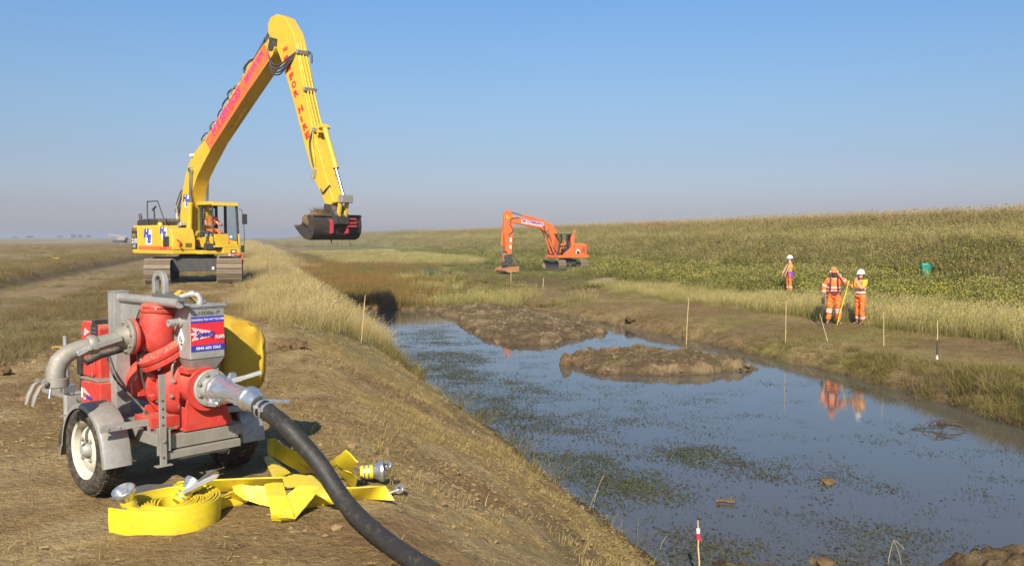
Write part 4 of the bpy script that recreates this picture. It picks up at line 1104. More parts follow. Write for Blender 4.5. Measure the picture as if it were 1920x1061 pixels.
# suction coupling on the flange
cz = .692; cx_ = .022
b = MB(); b.lathe([(.080, 0), (.092, .004), (.095, .016), (.095, .028), (.085, .034), (.083, .06), (.080, .085), (.070, .11), (.062, .15), (.057, .24), (.055, .30), (.058, .31), (.058, .33)], (cx_, -.705, cz), (.005, -1, -.03), 40)
cp = b.build('suction_coupling', M_ALU, pump, ang=30)
b = MB(); b.lathe([(.066, 0), (.076, .006), (.078, .02), (.074, .03), (.068, .036), (.066, .07), (.060, .09), (.058, .12)], (cx_ + .002, -1.04, cz - .012), (.05, -1, -.25), 36)
c2 = b.build('hose_coupling', M_ALU, pump, ang=30)
b = MB(); b.lathe([(.022, -.014), (.032, -.010), (.032, .010), (.022, .014)], (cx_ + .065, -.765, cz + .075), (.3, -.9, .1), 16); b.build('coupling_cam', M_ALU, cp)
b = MB(); b.bar((cx_ + .055, -.775, cz + .055), (cx_ + .125, -.81, cz + .07), .034, .030); b.bar((cx_ + .105, -.80, cz + .066), (cx_ + .215, -.86, cz + .100), .044, .024); b.build('coupling_lever', M_CASTG, cp, .004)
b = MB(); b.box((cx_ - .06, -.76, cz - .075), (.05, .06, .03), rz=.4); b.tube([(cx_ - .07, -.72, cz - .07), (cx_ - .05, -.80, cz - .075)], .014, 8); b.build('coupling_lever', M_ALU, cp, .004)
b = MB(); b.bar((cx_ + .055, -1.085, cz - .03), (cx_ + .225, -1.14, cz - .055), .040, .016); b.build('coupling_lever', M_ALU, c2, .003)
b = MB(); b.box((cx_ - .045, -1.02, cz - .03), (.03, .06, .045), rz=.2); b.tube([(cx_ - .05, -.90, cz - .035), (cx_ - .055, -1.0, cz - .04)], .009, 8); b.build('coupling_lever', M_ALU, c2, .003)
b = MB(); b.tube([(.20, -.32, .60), (.22, -.34, .95), (.18, -.35, 1.0)], .02, 10); b.build('drain_pipe', M_STEEL, pump)

# ------------------------------------------------------------ yellow sack behind the tank
def sack():
    n, m = 40, 26; V = []; F = []
    for j in range(m + 1):
        v = j / m; ph = (v - .5) * PI
        for i in range(n):
            th = 2 * PI * i / n
            e = .55
            cx0 = math.copysign(abs(math.cos(th)) ** e, math.cos(th)); sx0 = math.copysign(abs(math.sin(th)) ** e, math.sin(th))
            cp0 = abs(math.cos(ph)) ** .45; sp0 = math.copysign(abs(math.sin(ph)) ** .6, math.sin(ph))
            x = cx0 * cp0 * .24; y = sx0 * cp0 * .20; z = sp0 * .27
            k = 1 + .10 * (float(vnoise(np.array([th * 1.3 + 5]), np.array([v * 5]), 3)[0]) - .5)
            fold = .012 * math.sin(th * 7 + v * 9) + .008 * math.sin(th * 13 - v * 14) + .13 * (abs(float(fbm(np.array([th * 1.5]), np.array([v * 5 + math.sin(th) * .6]), 1, 4, 33)[0]) - .5) - .1)
            z += .07 * (.3 - x / .24) * max(0, sp0)
            V.append((x * k + fold, y * k + fold, z))
    for j in range(m):
        for i in range(n): F.append((j * n + i, j * n + (i + 1) % n, (j + 1) * n + (i + 1) % n, (j + 1) * n + i))
    F.append(tuple(range(n))[::-1]); F.append(tuple(range(m * n, m * n + n)))
    b = MB(); b.add(V, F); return b
bag = sack().build('yellow_sack', M_YBAG, None, ang=60)
bag.location = tw(.50, -.02, ZT + .80); bag.rotation_euler = (0, 0, TRZ)
tag(bag, 'bulging yellow sack resting on the far mudguard behind the grey tank', 'sack')
b = MB(); b.ribbon([((.0, 0, 0), (0, .06, .01)), ((.05, 0, .05), (.05, .07, .04)), ((.10, -.01, .02), (.12, .06, .01)), ((.2, 0, -.06), (.22, .07, -.06)), ((.32, 0, -.14), (.34, .07, -.13))], .01)
ys = b.build('yellow_strap', M_YBAG); ys.location = tw(.06, -.10, ZT + 1.24); ys.rotation_euler = (0, 0, TRZ)
tag(ys, 'crumpled yellow strap poking up behind the vent pipe of the grey tank', 'strap')
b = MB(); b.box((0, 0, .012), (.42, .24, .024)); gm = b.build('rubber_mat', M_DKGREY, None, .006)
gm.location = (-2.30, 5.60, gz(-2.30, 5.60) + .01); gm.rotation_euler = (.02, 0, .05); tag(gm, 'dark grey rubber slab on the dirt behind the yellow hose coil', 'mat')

# ------------------------------------------------------------ black suction hose
h0 = tw(cx_ + .006, -1.155, ZT + cz - .04); h1 = tw(cx_ + .02, -1.26, ZT + cz - .075)
hp = [h0, h1, Vector((-1.28, 5.05, .545)), Vector((-1.10, 5.0, .36)), Vector((-.92, 4.87, .165)), Vector((-.66, 4.58, .066)), Vector((-.30, 4.17, .06)),
      Vector((.1, 3.8, .05)), Vector((.7, 3.55, .03)), Vector((1.5, 3.5, -.02)), Vector((2.4, 3.7, -.3)), Vector((3.4, 4.1, -.85)), Vector((4.4, 4.7, -1.5)), Vector((5.3, 5.6, -1.95))]
for i in range(5, len(hp)): hp[i].z = gz(hp[i].x, hp[i].y) + .055
b = MB(); b.tube(catmull(hp, 14), .0515, 20)
hose = b.build('suction_hose', M_HOSEB, None, ang=60); tag(hose, 'thick black rubber suction hose running from the pump down the bank', 'hose')
for k in (.030, .075):
    d = (h1 - h0).normalized(); p = h0 + d * k
    b = MB(); b.lathe([(.056, -.009), (.0585, -.007), (.0585, .007), (.056, .009)], p, d, 28, caps=False); b.box(p + Vector((-.02, -.05, .02)), (.03, .02, .02)); b.build('hose_clamp', M_ALU, hose, ang=40)

# ------------------------------------------------------------ yellow lay-flat hoses
def coupling(parent, o, d, r=.05, ringed=True):
    """short banded hose tail, then a bright flared coupling with two lugs"""
    o = Vector(o); d = Vector(d).normalized()
    b = MB(); b.lathe([(r * .9, 0), (r * .95, .02), (r * .88, .03), (r * .95, .045), (r * .88, .055), (r * .95, .07), (r * .9, .085)], o, d, 24); b.build('hose_tail', M_YHOSE, parent, ang=50)
    for k in (.028, .056):
        b = MB(); b.lathe([(r * .93, -.005), (r * .99, -.004), (r * .99, .004), (r * .93, .005)], o + d * k, d, 24, caps=False); b.build('band', M_ALU, parent)
    b = MB(); b.lathe([(r * .85, .0), (r * .95, .012), (r * 1.08, .028), (r * 1.32, .045), (r * 1.38, .052), (r * 1.38, .068), (r * 1.24, .072), (r * 1.1, .056), (r * .8, .02)], o + d * .085, d, 32, caps=False)
    return b.build('coupling', M_ALU, parent, ang=35)
CCX, CCY = -1.985, 5.11; cz0 = gz(CCX, CCY) + .005
coil = empty('hose_coil', (CCX, CCY, cz0), 0, 'flat yellow hose rolled into a tight upright coil on the dirt', 'hose')
b = MB(); pairs = []
turns = 11.0; n = 500; W_ = .142
for k in range(n + 1):
    a = 2 * PI * turns * k / n; r_ = .080 + .188 * k / n
    wob = .004 * math.sin(a * 3.1) + .006 * (float(vnoise(np.array([a * .7]), np.array([1.0]), 4)[0]) - .5)
    th = a - PI / 2 - 2 * PI * turns
    zt = W_ + .010 * math.sin(th * 2 + k * .02) - .03 * (1 - k / n)
    pairs.append(((r_ * math.cos(-th) + 0, r_ * math.sin(-th), .0), ((r_ + wob) * math.cos(-th), (r_ + wob) * math.sin(-th), zt)))
pairs = [((-p[0][0], -p[0][1], p[0][2]), (-p[1][0], -p[1][1], p[1][2])) for p in pairs]
# the outer end runs out straight to the left along the front of the coil
e0 = Vector(pairs[-1][0]); e1 = Vector(pairs[-1][1]); tg = (e0 - Vector(pairs[-2][0])).normalized()
COIL_END = (e0, tg)
for k in range(1, 7):
    q = tg * (.045 * k); pairs.append((tuple(e0 + q + Vector((0, .002 * k * k, 0))), tuple(e1 + q + Vector((0, .002 * k * k, 0)))))
b.ribbon(pairs, .009); b.build('flat_hose', M_YHOSE, coil, ang=60)
e = Vector(pairs[-1][1])
c_ = coupling(coil, (e.x + .085, e.y + .10, .095), (-.12, -.30, .75), .047)
c2_ = coupling(coil, (.02, .03, .10), (.35, .5, .5), .042)
b = MB(); b.prism([(0, 0), (.19, .075), (.20, .095), (.16, .095), (0, .03)], -.016, .016, 'Y'); b.v = [(x * .9 + .06, y + .02 + x * .5, z + .15) for x, y, z in b.v]; b.build('lever', M_CASTG, coil, .004)
b = MB(); b.prism([(0, 0), (.13, .085), (.15, .105), (.12, .105), (0, .03)], -.012, .012, 'Y'); b.v = [(x * .8 + .08, y + .09 + x * .5, z + .155) for x, y, z in b.v]; b.build('lever', M_DKGREY, coil, .004)

heap = empty('folded_hose', (-1.4, 5.55, gz(-1.4, 5.55)), 0, 'loose heap of flat yellow hose in wide folds under the black hose', 'hose')
HO = Vector((-1.4, 5.55, 0))
def smooth_pairs(P, k=6):
    A = catmull([p[0] for p in P], k); B_ = catmull([p[1] for p in P], k); return list(zip(A, B_))
def fold(pairs, k=6, th=.010, crisp=False):
    P = [(Vector(a) - HO, Vector(b_) - HO) for a, b_ in pairs]
    q = MB(); q.ribbon(P if crisp else smooth_pairs(P, k), th)
    return q.build('hose_fold', M_YHOSE, heap, ang=50)
G_ = lambda x, y, z: (x, y, z + gz(x, y))
# each fold is a strip between two surveyed edges (picture position and height above the ground)
def fz(zx, zy, z): return at_z(200 + zx / 3.2143, 680 + zy / 3.2143, z + gz(-1.4, 5.4))
def strip(rows, k=3):
    fold([(fz(*a), fz(*b_)) for a, b_ in rows], k)
def crease(rows):
    P = []
    for i in range(len(rows) - 1):
        for q in (0, .07, .22, .4, .6, .78, .93):
            wv = Vector((random.uniform(-.002, .002), random.uniform(-.002, .002), random.uniform(-.004, .004))) if .1 < q < .9 else Vector((0, 0, 0))
            P.append((fz(*rows[i][0]).lerp(fz(*rows[i + 1][0]), q) + wv, fz(*rows[i][1]).lerp(fz(*rows[i + 1][1]), q) - wv * .7 + Vector((0, 0, wv.x))))
    P.append((fz(*rows[-1][0]), fz(*rows[-1][1])))
    fold(P, crisp=True)
strip([((402, 738, .07), (402, 790, .012)), ((436, 712, .115), (438, 786, .012)), ((640, 700, .115), (640, 772, .014)), ((860, 690, .115), (860, 758, .014)), ((1060, 684, .12), (1070, 744, .02)), ((1245, 680, .12), (1250, 704, .08))])
crease([((402, 738, .07), (402, 790, .012)), ((440, 725, .11), (436, 788, .016)), ((470, 735, .10), (470, 780, .03))])
crease([((950, 728, .155), (1062, 719, .155)), ((968, 800, .12), (1085, 800, .12)), ((990, 905, .055), (1128, 905, .055)), ((996, 940, .014), (1136, 940, .014))])
crease([((1030, 930, .050), (1134, 938, .022)), ((1078, 800, .115), (1205, 855, .075)), ((1155, 735, .165), (1292, 744, .15))])
crease([((760, 738, .12), (764, 764, .10)), ((800, 728, .135), (850, 822, .05)), ((885, 734, .13), (905, 842, .03)), ((990, 742, .12), (1000, 864, .014))])
crease([((764, 764, .10), (742, 800, .03)), ((850, 822, .055), (840, 834, .014))])
crease([((655, 818, .014), (662, 880, .012)), ((760, 768, .02), (840, 832, .012)), ((830, 740, .05), (930, 800, .03))])
strip([((1200, 752, .125), (1150, 874, .012)), ((1330, 748, .125), (1300, 852, .012)), ((1500, 745, .12), (1420, 832, .012)), ((1620, 738, .11), (1560, 812, .012)), ((1678, 736, .085), (1735, 826, .008))])
crease([((1250, 678, .15), (1175, 742, .14)), ((1330, 742, .145), (1262, 782, .135)), ((1420, 832, .10), (1352, 842, .06))])
crease([((1060, 690, .13), (1075, 745, .11)), ((1130, 668, .145), (1150, 735, .13)), ((1250, 678, .15), (1252, 735, .13))])
crease([((1345, 592, .17), (1375, 627, .13)), ((1440, 520, .33), (1392, 607, .21)), ((1515, 592, .26), (1470, 660, .14))])
crease([((1390, 612, .19), (1480, 655, .155)), ((1405, 662, .12), (1512, 692, .10)), ((1440, 704, .05), (1500, 748, .02))])
crease([((945, 568, .035), (985, 560, .035)), ((965, 610, .02), (1040, 602, .025)), ((1000, 684, .02), (1105, 656, .02))])
crease([((970, 455, .20), (972, 548, .11)), ((1015, 450, .21), (1010, 562, .10)), ((1105, 515, .20), (1070, 597, .085)), ((1190, 555, .18), (1165, 640, .06)), ((1255, 632, .15), (1252, 660, .04))])
crease([((1005, 500, .14), (1010, 545, .10)), ((1105, 560, .13), (1085, 600, .09)), ((1240, 650, .10), (1180, 660, .03))])
c3_ = coupling(heap, Vector(G_(-1.02, 5.90, .055)) - HO, (1, .12, .06), .052)
for dx, dy, dz in ((.175, .05, .12), (.27, -.06, .03)):
    q = MB(); p = Vector(G_(-1.02 + dx, 5.90 + dy, .02 + dz)) - HO
    q.lathe([(.012, -.01), (.034, -.01), (.034, .01), (.012, .01)], p, (-.5, -.7, .5), 18, caps=False); q.bar(p, p + Vector((-.08, -.01, -.03)), .02, .012); q.build('coupling_lug', M_ALU, heap, .002)
# ------------------------------------------------------------ excavators
M_YEL = surf('yellow_paint', (.66, .42, .022), .45, dirt=.30, dirt_col=(.36, .26, .10), scale=1.6, var=.08, dust=.5)
M_ORG = surf('orange_paint', (.74, .135, .026), .45, dirt=.22, dirt_col=(.42, .20, .09), scale=1.8, var=.08, dust=.5)
M_DECAL = surf('orange_decal', (.84, .15, .035), .45, dirt=.05, scale=2, bmp=0)
M_MAG = surf('magenta_print', (.52, .02, .22), .5, dirt=0, bmp=0)
M_REDP = surf('red_letters', (.56, .03, .03), .5, dirt=.05, bmp=0)
M_BLUEP = surf('blue_letters', (.05, .06, .38), .5, dirt=.05, bmp=0)
M_TRACK = surf('track_steel', (.22, .17, .12), .6, metal=.25, dirt=.6, dirt_col=(.28, .205, .125), scale=3, var=.25, bmp=.3)
M_DARK = surf('dark_frame', (.030, .030, .031), .6, dirt=.35, dirt_col=(.13, .10, .065), scale=2, dust=.5)
M_CHROME = surf('chrome_rod', (.55, .56, .58), .2, metal=1, dirt=.05, bmp=0)
M_BUCKET = surf('bucket_steel', (.040, .033, .029), .6, metal=.2, dirt=.4, dirt_col=(.11, .075, .045), scale=2.5, bmp=.3, dust=.5)
M_RUST = surf('rusty_orange', (.36, .15, .055), .75, dirt=.4, scale=3, bmp=.3)
M_HITCH = surf('red_hitch', (.42, .035, .04), .55, dirt=.4, dirt_col=(.12, .08, .05), scale=4)
M_HOSEX = surf('hydraulic_hose', (.045, .045, .048), .5, dirt=.2, scale=4)
M_FITTING = surf('hose_fitting', (.5, .46, .36), .4, metal=.5, dirt=.2, scale=8)
M_SEAT = surf('cab_lining', (.055, .055, .06), .8, dirt=.1)
M_CONC = surf('lamp_glass', (.75, .74, .68), .2, dirt=.1)
def glass_mat():
    m, nt, b, out = new_mat('cab_glass')
    b.inputs['Base Color'].default_value = (.45, .58, .56, 1); b.inputs['Roughness'].default_value = .03
    tr = nt.nodes.new('ShaderNodeBsdfTransparent'); tr.inputs[0].default_value = (.86, .93, .91, 1)
    fr = nt.nodes.new('ShaderNodeFresnel'); fr.inputs[0].default_value = 1.35
    gl = nt.nodes.new('ShaderNodeBsdfGlossy'); gl.inputs['Roughness'].default_value = .03
    mx = nt.nodes.new('ShaderNodeMixShader')
    mx.inputs[0].default_value = .05; nt.nodes.remove(fr); nt.links.new(tr.outputs[0], mx.inputs[1]); nt.links.new(gl.outputs[0], mx.inputs[2])
    nt.links.new(mx.outputs[0], out.inputs[0]); nt.nodes.remove(b)
    return m
M_GLASS = glass_mat()

def crawler(parent, cx, half, r, W, rz, pitch, ztop=.0, name='crawler_track', base=(0, 0)):
    """one track: side frame with rollers, idler and sprocket, and every shoe a piece of its own"""
    M = Matrix.Rotation(rz, 4, 'Z')
    def T(b): b.v = [tuple(M @ Vector(v)) for v in b.v]; return b
    b = MB(); b.box((cx, 0, r * .95), (W * .42, half * 2 - .1, r * .62)); b.prism([(-half * .95, r * 1.3), (half * .95, r * 1.3), (half * .8, r * 1.5), (-half * .8, r * 1.5)], cx - W * .2, cx + W * .2)
    for k in range(7):
        b.lathe([(.085, -.0), (.10, .02), (.10, W * .5), (.085, W * .52)], (cx - W * .26, lerp(-half * .85, half * .85, k / 6), .14), (1, 0, 0), 12)
    for y in (-half, half):
        b.lathe([(.06, -.02), (r - .10, 0), (r - .06, .03), (r - .06, W * .30), (r - .10, W * .33), (.06, W * .35)], (cx - W * .17, y, r), (1, 0, 0), 24)
    tr = T(b).build(name, M_DARK, parent, .008)
    s = MB(); s.box((0, 0, -.014), (W, pitch * .93, .024))
    for y in (-.38, .0, .38): s.prism([(y * pitch - .012, 0), (y * pitch + .012, 0), (y * pitch + .006, .028), (y * pitch - .006, .028)], -W / 2, W / 2)
    s.box((-.10, 0, -.05), (.04, pitch * 1.0, .05)); s.box((.10, 0, -.05), (.04, pitch * 1.0, .05))
    sm = s.mesh('track_shoe', M_TRACK)
    per = 4 * half + 2 * PI * r; n = int(per / pitch)
    for k in range(n):
        d = (k + .5) * per / n
        if d < 2 * half: y, z, a = -half + d, 0.0, PI
        elif d < 2 * half + PI * r:
            th = (d - 2 * half) / r; y = half + r * math.sin(th); z = r - r * math.cos(th); a = PI + th
        elif d < 4 * half + PI * r:
            y = half - (d - 2 * half - PI * r); z = 2 * r; a = 2 * PI
            z -= .05 * math.sin(PI * (y + half) / (2 * half)) ** 2
        else:
            th = (d - 4 * half - PI * r) / r; y = -half - r * math.sin(th); z = r + r * math.cos(th); a = 2 * PI + th
        o = bpy.data.objects.new('track_shoe', sm); COL.objects.link(o); o.parent = tr
        o.matrix_local = M @ Matrix.Translation((cx, y, z)) @ Matrix.Rotation(a, 4, 'X')
    return tr
def cyl(parent, p, q, r, f=.55, name='hydraulic_cylinder', m=None, rod=M_CHROME, rr=.55):
    """barrel from p over a fraction f, rod on to q"""
    p = Vector(p); q = Vector(q); mid = p + (q - p) * f
    b = MB(); b.tube([p, mid], r, 16); b.lathe([(r * 1.12, 0), (r * 1.12, .09)], mid - (q - p).normalized() * .09, q - p, 16); b.lathe([(r * 1.1, -.07), (r * 1.1, .07)], p, (1, 0, 0), 14)
    o = b.build(name, m, parent, ang=50)
    b = MB(); b.tube([mid, q], r * rr, 12); b.lathe([(r * .95, -.08), (r * .95, .08)], q, (1, 0, 0), 14)
    b.build('rod', rod, o, ang=50)
    return o
def pipe(parent, pts, r, m, name='hydraulic_hose', n=8):
    b = MB(); b.tube(catmull(pts, 5), r, n); return b.build(name, m, parent, ang=60)

# ---- yellow long reach excavator
EX = Vector((-11.8, 33.2, 0)); EX.z = gz(EX.x, EX.y) + .03
ERZ = R(-133)
exc = empty('yellow_excavator', EX, ERZ, 'yellow long reach crawler excavator with orange banner along its raised boom', 'excavator')
URZ = R(16.4) - ERZ                                     # undercarriage stays in line with the bank
for sx in (-1.2, 1.2):
    crawler(exc, sx, 1.72, .42, .86, URZ, .19)
MU = Matrix.Rotation(URZ, 4, 'Z')
b = MB(); b.box((0, 0, .62), (1.5, 1.1, .36)); b.box((0, .85, .52), (1.7, .28, .24)); b.box((0, -.85, .52), (1.7, .28, .24)); b.box((0, -1.02, .62), (1.55, .10, .46)); b.lathe([(.72, .78), (.72, .92), (.62, .93), (.62, 1.0)], (0, 0, 0), (0, 0, 1), 36)
b.v = [tuple(MU @ Vector(v)) for v in b.v]; uc = b.build('car_body', M_DARK, exc, .01)
b = MB(); b.box((.62, -1.09, .50), (.07, .02, .10)); b.v = [tuple(MU @ Vector(v)) for v in b.v]; b.build('reflector', M_WHITE, uc)
# deck
b = MB(); b.prism([(-2.3, 1.02), (.85, 1.02), (.85, 1.16), (-2.3, 1.16)], .42, 1.36); b.box((0, -.4, 1.08), (.9, 3.3, .14)); b.prism([(-2.2, 1.02), (1.42, 1.02), (1.42, 1.27), (-2.2, 1.27)], -.98, -.30)
dk = b.build('deck', M_YEL, exc, .02)
b = MB(); pl = []
for k in range(21):
    a = PI + PI * k / 20; e_ = .38
    pl.append((.19 + 1.165 * math.copysign(abs(math.cos(a)) ** e_, math.cos(a)), -2.2 - .52 * abs(math.sin(a)) ** .7))
pl = [(-.975, -1.9)] + pl + [(1.355, -1.9)]
b.prism(pl, 1.03, 2.02, 'Z'); b.build('counterweight', M_YEL, exc, .05)
b = MB(); b.box((1.02, -.95, 1.60), (.66, 1.95, .86)); rs = b.build('side_housing', M_YEL, exc, .05)
b = MB(); b.prism([(.02, 1.16), (.86, 1.16), (.86, 1.55), (.70, 1.93), (.02, 1.98)], .48, 1.35); tb = b.build('fuel_tank', M_YEL, exc, .04)
b = MB(); b.box((.78, -1.5, 2.03), (.98, 1.9, .08)); hd = b.build('engine_deck', M_YEL, exc, .03)
b = MB(); b.prism([(-2.45, 2.06), (-.55, 2.06), (-.55, 2.24), (-.72, 2.32), (-2.25, 2.32), (-2.45, 2.24)], .10, 1.15); b.build('engine_hood', M_BLACK, exc, .06)
b = MB(); b.tube([(1.08, -2.25, 2.05), (1.08, -2.25, 2.42), (1.08, -2.31, 2.50)], .055, 12); b.build('exhaust_pipe', M_BLACK, exc)
b = MB(); b.lathe([(.09, 0), (.09, .14), (.07, .17)], (1.18, -.42, 2.0), (0, 0, 1), 14); b.build('filler_cap', M_YEL, exc)
b = MB(); b.tube(catmull([(1.22, -1.35, 2.0), (1.22, -1.35, 2.9), (1.20, -1.28, 2.95), (1.16, -.72, 2.95), (1.14, -.62, 2.88), (1.08, -.2, 2.1)], 4), .022, 8); b.tube([(1.12, -1.0, 2.0), (1.12, -1.0, 2.62)], .03, 8); b.box((1.12, -1.0, 2.70), (.05, .30, .06), rx=.5); b.build('hand_rail', M_BLACK, exc)
# side markings
XS = 1.352
def side(p0, y0, y1, z0, z1, m, name='side_stripe'): return panel(p0, name, m, [(XS + .002, y0, z0), (XS + .002, y1, z0), (XS + .002, y1, z1), (XS + .002, y0, z1)])
side(rs, -1.88, -.02, 1.17, 1.30, M_DECAL)
panel(tb, 'side_stripe', M_DECAL, [(XS, .04, 1.17), (XS, .80, 1.17), (XS, .80, 1.28), (XS, .04, 1.28)])
FY = (0, 1, 0)
pb = panel(exc, 'model_panel', M_DARK, [(1.361, -2.42, 1.18), (1.363, -1.95, 1.18), (1.363, -1.95, 1.86), (1.361, -2.42, 1.86)])
dirp = (0, 1, 0)
lettering('PC', M_YEL, pb, (1.365, -2.32, 1.63), dirp, ZD, .24, .12, bold=.02)
lettering('210', M_WHITE, pb, (1.365, -2.40, 1.40), dirp, ZD, .43, .19, bold=.03)
lettering('LC', M_WHITE, pb, (1.365, -2.32, 1.25), dirp, ZD, .24, .11, bold=.02)
for k in range(3):
    b = MB(); b.box((1.36, -2.18, 1.885 + k * .045), (.02, .42, .02)); b.build('louvre', M_DARK, pb)
def he_logo(parent, y, z, s, x=XS + .004):
    panel(parent, 'logo_panel', M_WHITE, [(x, y + .30 * s, z - .62 * s), (x, y + 1.25 * s, z - .62 * s), (x, y + 1.30 * s, z + .42 * s), (x, y + .36 * s, z + .42 * s)])
    lettering('H', M_BLUEP, parent, (x, y, z - .12 * s), FY, ZD, .85 * s, .62 * s, bold=.10, shear=.2, depth=.004)
    lettering('E', M_BLUEP, parent, (x, y + .55 * s, z - .52 * s), FY, ZD, .68 * s, .60 * s, bold=.08, shear=.2, depth=.006)
he_logo(rs, -1.40, 1.68, .52); he_logo(tb, -.10, 1.80, .42)
lettering('EXTRA', M_REDP, tb, (XS + .002, -.15, 1.18), FY, ZD, .55, .10, bold=.03)
b = MB(); b.box((1.34, .40, 1.48), (.10, .42, .36)); b.build('battery_door', M_BLACK, exc, .02)
for k in range(4):
    b = MB(); b.box((.75, .868, 1.28 + k * .04), (.24, .01, .018)); b.build('louvre', M_DARK, tb)
# orange ties and cloth hung at the front
M_TIE = surf('orange_cloth', (.86, .10, .03), .7, dirt=.1, bmp=.2)
for nm, pts, r in (('strap', [(1.2, .9, 1.55), (1.1, .92, 1.46), (1.14, .92, 1.36), (1.04, .90, 1.22)], .05), ('strap', [(-.60, 1.46, 1.0), (-.80, 1.48, .96), (-.98, 1.45, 1.0), (-1.04, 1.43, .9), (-1.05, 1.40, .5)], .05)):
    b = MB(); b.tube(catmull(pts, 5), [r * (1 + .35 * math.sin(k * 1.9)) for k in range((len(pts) - 1) * 5 + 1)], 7, flat=.5); b.build(nm, M_TIE, exc, ang=70)
b = MB(); b.box((.04, 1.2, 1.30), (.5, .20, .20)); b.tube(catmull([(.20, 1.0, 1.2), (.22, 1.2, 1.5), (.16, 1.0, 1.7), (.1, .6, 1.9)], 5), .03, 8); b.build('swing_hoses', M_HOSEX, exc)
for x in (.20, .02, -.12):
    pipe(exc, [(x, .9, 1.2), (x + .02, 1.15, 1.45), (x, 1.12, 1.72), (x - .02, .95, 1.80), (x, .5, 1.75)], .028, M_HOSEX)
    b = MB(); b.lathe([(.045, 0), (.045, .12)], (x, 1.12, 1.62), (0, .2, 1), 8); b.build('fitting', M_FITTING, exc)
b = MB(); b.box((-.70, 1.43, 1.10), (.22, .03, .14)); lm = b.build('work_lamp', M_DARK, exc, .01); b = MB(); b.box((-.70, 1.45, 1.10), (.13, .02, .08)); b.build('lens', M_CONC, lm, .005)
# cab
x0, x1, y0, y1, z0, z1 = -.98, .06, -.25, 1.40, 1.27, 2.92
cab = MB()
for (xa, ya, w) in ((x1 - .03, y1 - .03, .05), (x0 + .04, y1 - .03, .08)):
    cab.bar((xa, ya + .02, z0), (xa, ya - .10, z1 - .12), w, .07)
for (xa, ya) in ((x0 + .04, .45), (x1 - .04, .45), (x0 + .05, y0 + .05), (x1 - .05, y0 + .05)):
    cab.bar((xa, ya, z0), (xa, ya, z1 - .1), .08, .10)
cab.box(((x0 + x1) / 2, y0 + .03, 1.75), (x1 - x0 - .1, .05, .9)); cab.box(((x0 + x1) / 2, y0 + .03, 2.80), (x1 - x0 - .1, .06, .14))
cabf = cab.build('cab_frame', M_DARK, exc, .012)
b = MB(); b.prism([(y0, z1 - .12), (y1 - .16, z1 - .12), (y1 - .02, z1 - .16), (y1 - .05, z1 - .04), (y1 - .22, z1), (y0 + .06, z1)], x0, x1); b.build('cab_roof', M_YEL, cabf, .03)
b = MB(); b.box((x1 - .02, .55, 1.45), (.05, 1.5, .40)); b.box((x0 + .02, .55, 1.36), (.05, 1.5, .22)); b.box(((x0 + x1) / 2 + .22, y1 - .01, 1.50), (.58, .04, .48)); b.box((x0 + .03, y1 + .0, 1.50), (.07, .05, .50)); b.box(((x0 + x1) / 2, y1, 1.29), (x1 - x0, .05, .07)); b.build('cab_panel', M_YEL, cabf, .012)
b = MB(); b.box(((x0 + x1) / 2, .6, z0 + .02), (x1 - x0 - .1, 1.5, .04)); b.box((-.40, .40, 1.50), (.5, .5, .42)); b.box((-.40, .12, 1.95), (.46, .12, .75)); b.box((-.40, .08, 2.42), (.26, .08, .2)); b.box((.0, .7, 1.7), (.10, .5, .3)); b.box((-.75, .6, 1.66), (.12, .5, .25)); b.tube([(-.40, 1.15, 1.3), (-.40, 1.05, 1.75)], .04, 8); b.build('driver_seat', M_SEAT, cabf, .03)
for nm, q in (('window', [(x1 - .025, .50, 1.66), (x1 - .025, y1 - .12, 1.66), (x1 - .025, y1 - .14, 2.78), (x1 - .025, .50, 2.78)]), ('window', [(x0 + .02, .50, 1.48), (x0 + .02, y1 - .12, 1.48), (x0 + .02, y1 - .14, 2.78), (x0 + .02, .50, 2.78)]),
              ('window', [(x0 + .10, y0 + .03, 2.2), (x1 - .10, y0 + .03, 2.2), (x1 - .10, y0 + .03, 2.74), (x0 + .10, y0 + .03, 2.74)]), ('window', [(x1 - .03, y0 + .12, 1.66), (x1 - .03, .4, 1.66), (x1 - .03, .4, 2.78), (x1 - .03, y0 + .12, 2.78)])):
    panel(cabf, nm, M_GLASS, q, .003)
b = MB(); b.tube(catmull([(x0, 1.42, 1.2), (x0 - .16, 1.44, 1.25), (x0 - .16, 1.42, 2.2), (x0 - .10, 1.40, 2.62), (x0, 1.36, 2.66)], 4), .014, 6); mr = b.build('mirror_arm', M_DARK, cabf); b = MB(); b.box((x0 - .20, 1.42, 2.30), (.20, .06, .38)); b.build('mirror', M_BLACK, mr, .02)
b = MB(); b.tube([(-.10, .1, 2.9), (-.10, .1, 3.45)], .008, 6); b.build('aerial', M_DARK, cabf)
b = MB(); b.box((x0 - .13, 1.38, 1.20), (.10, .10, .26)); b.build('step', M_BLACK, exc, .01)
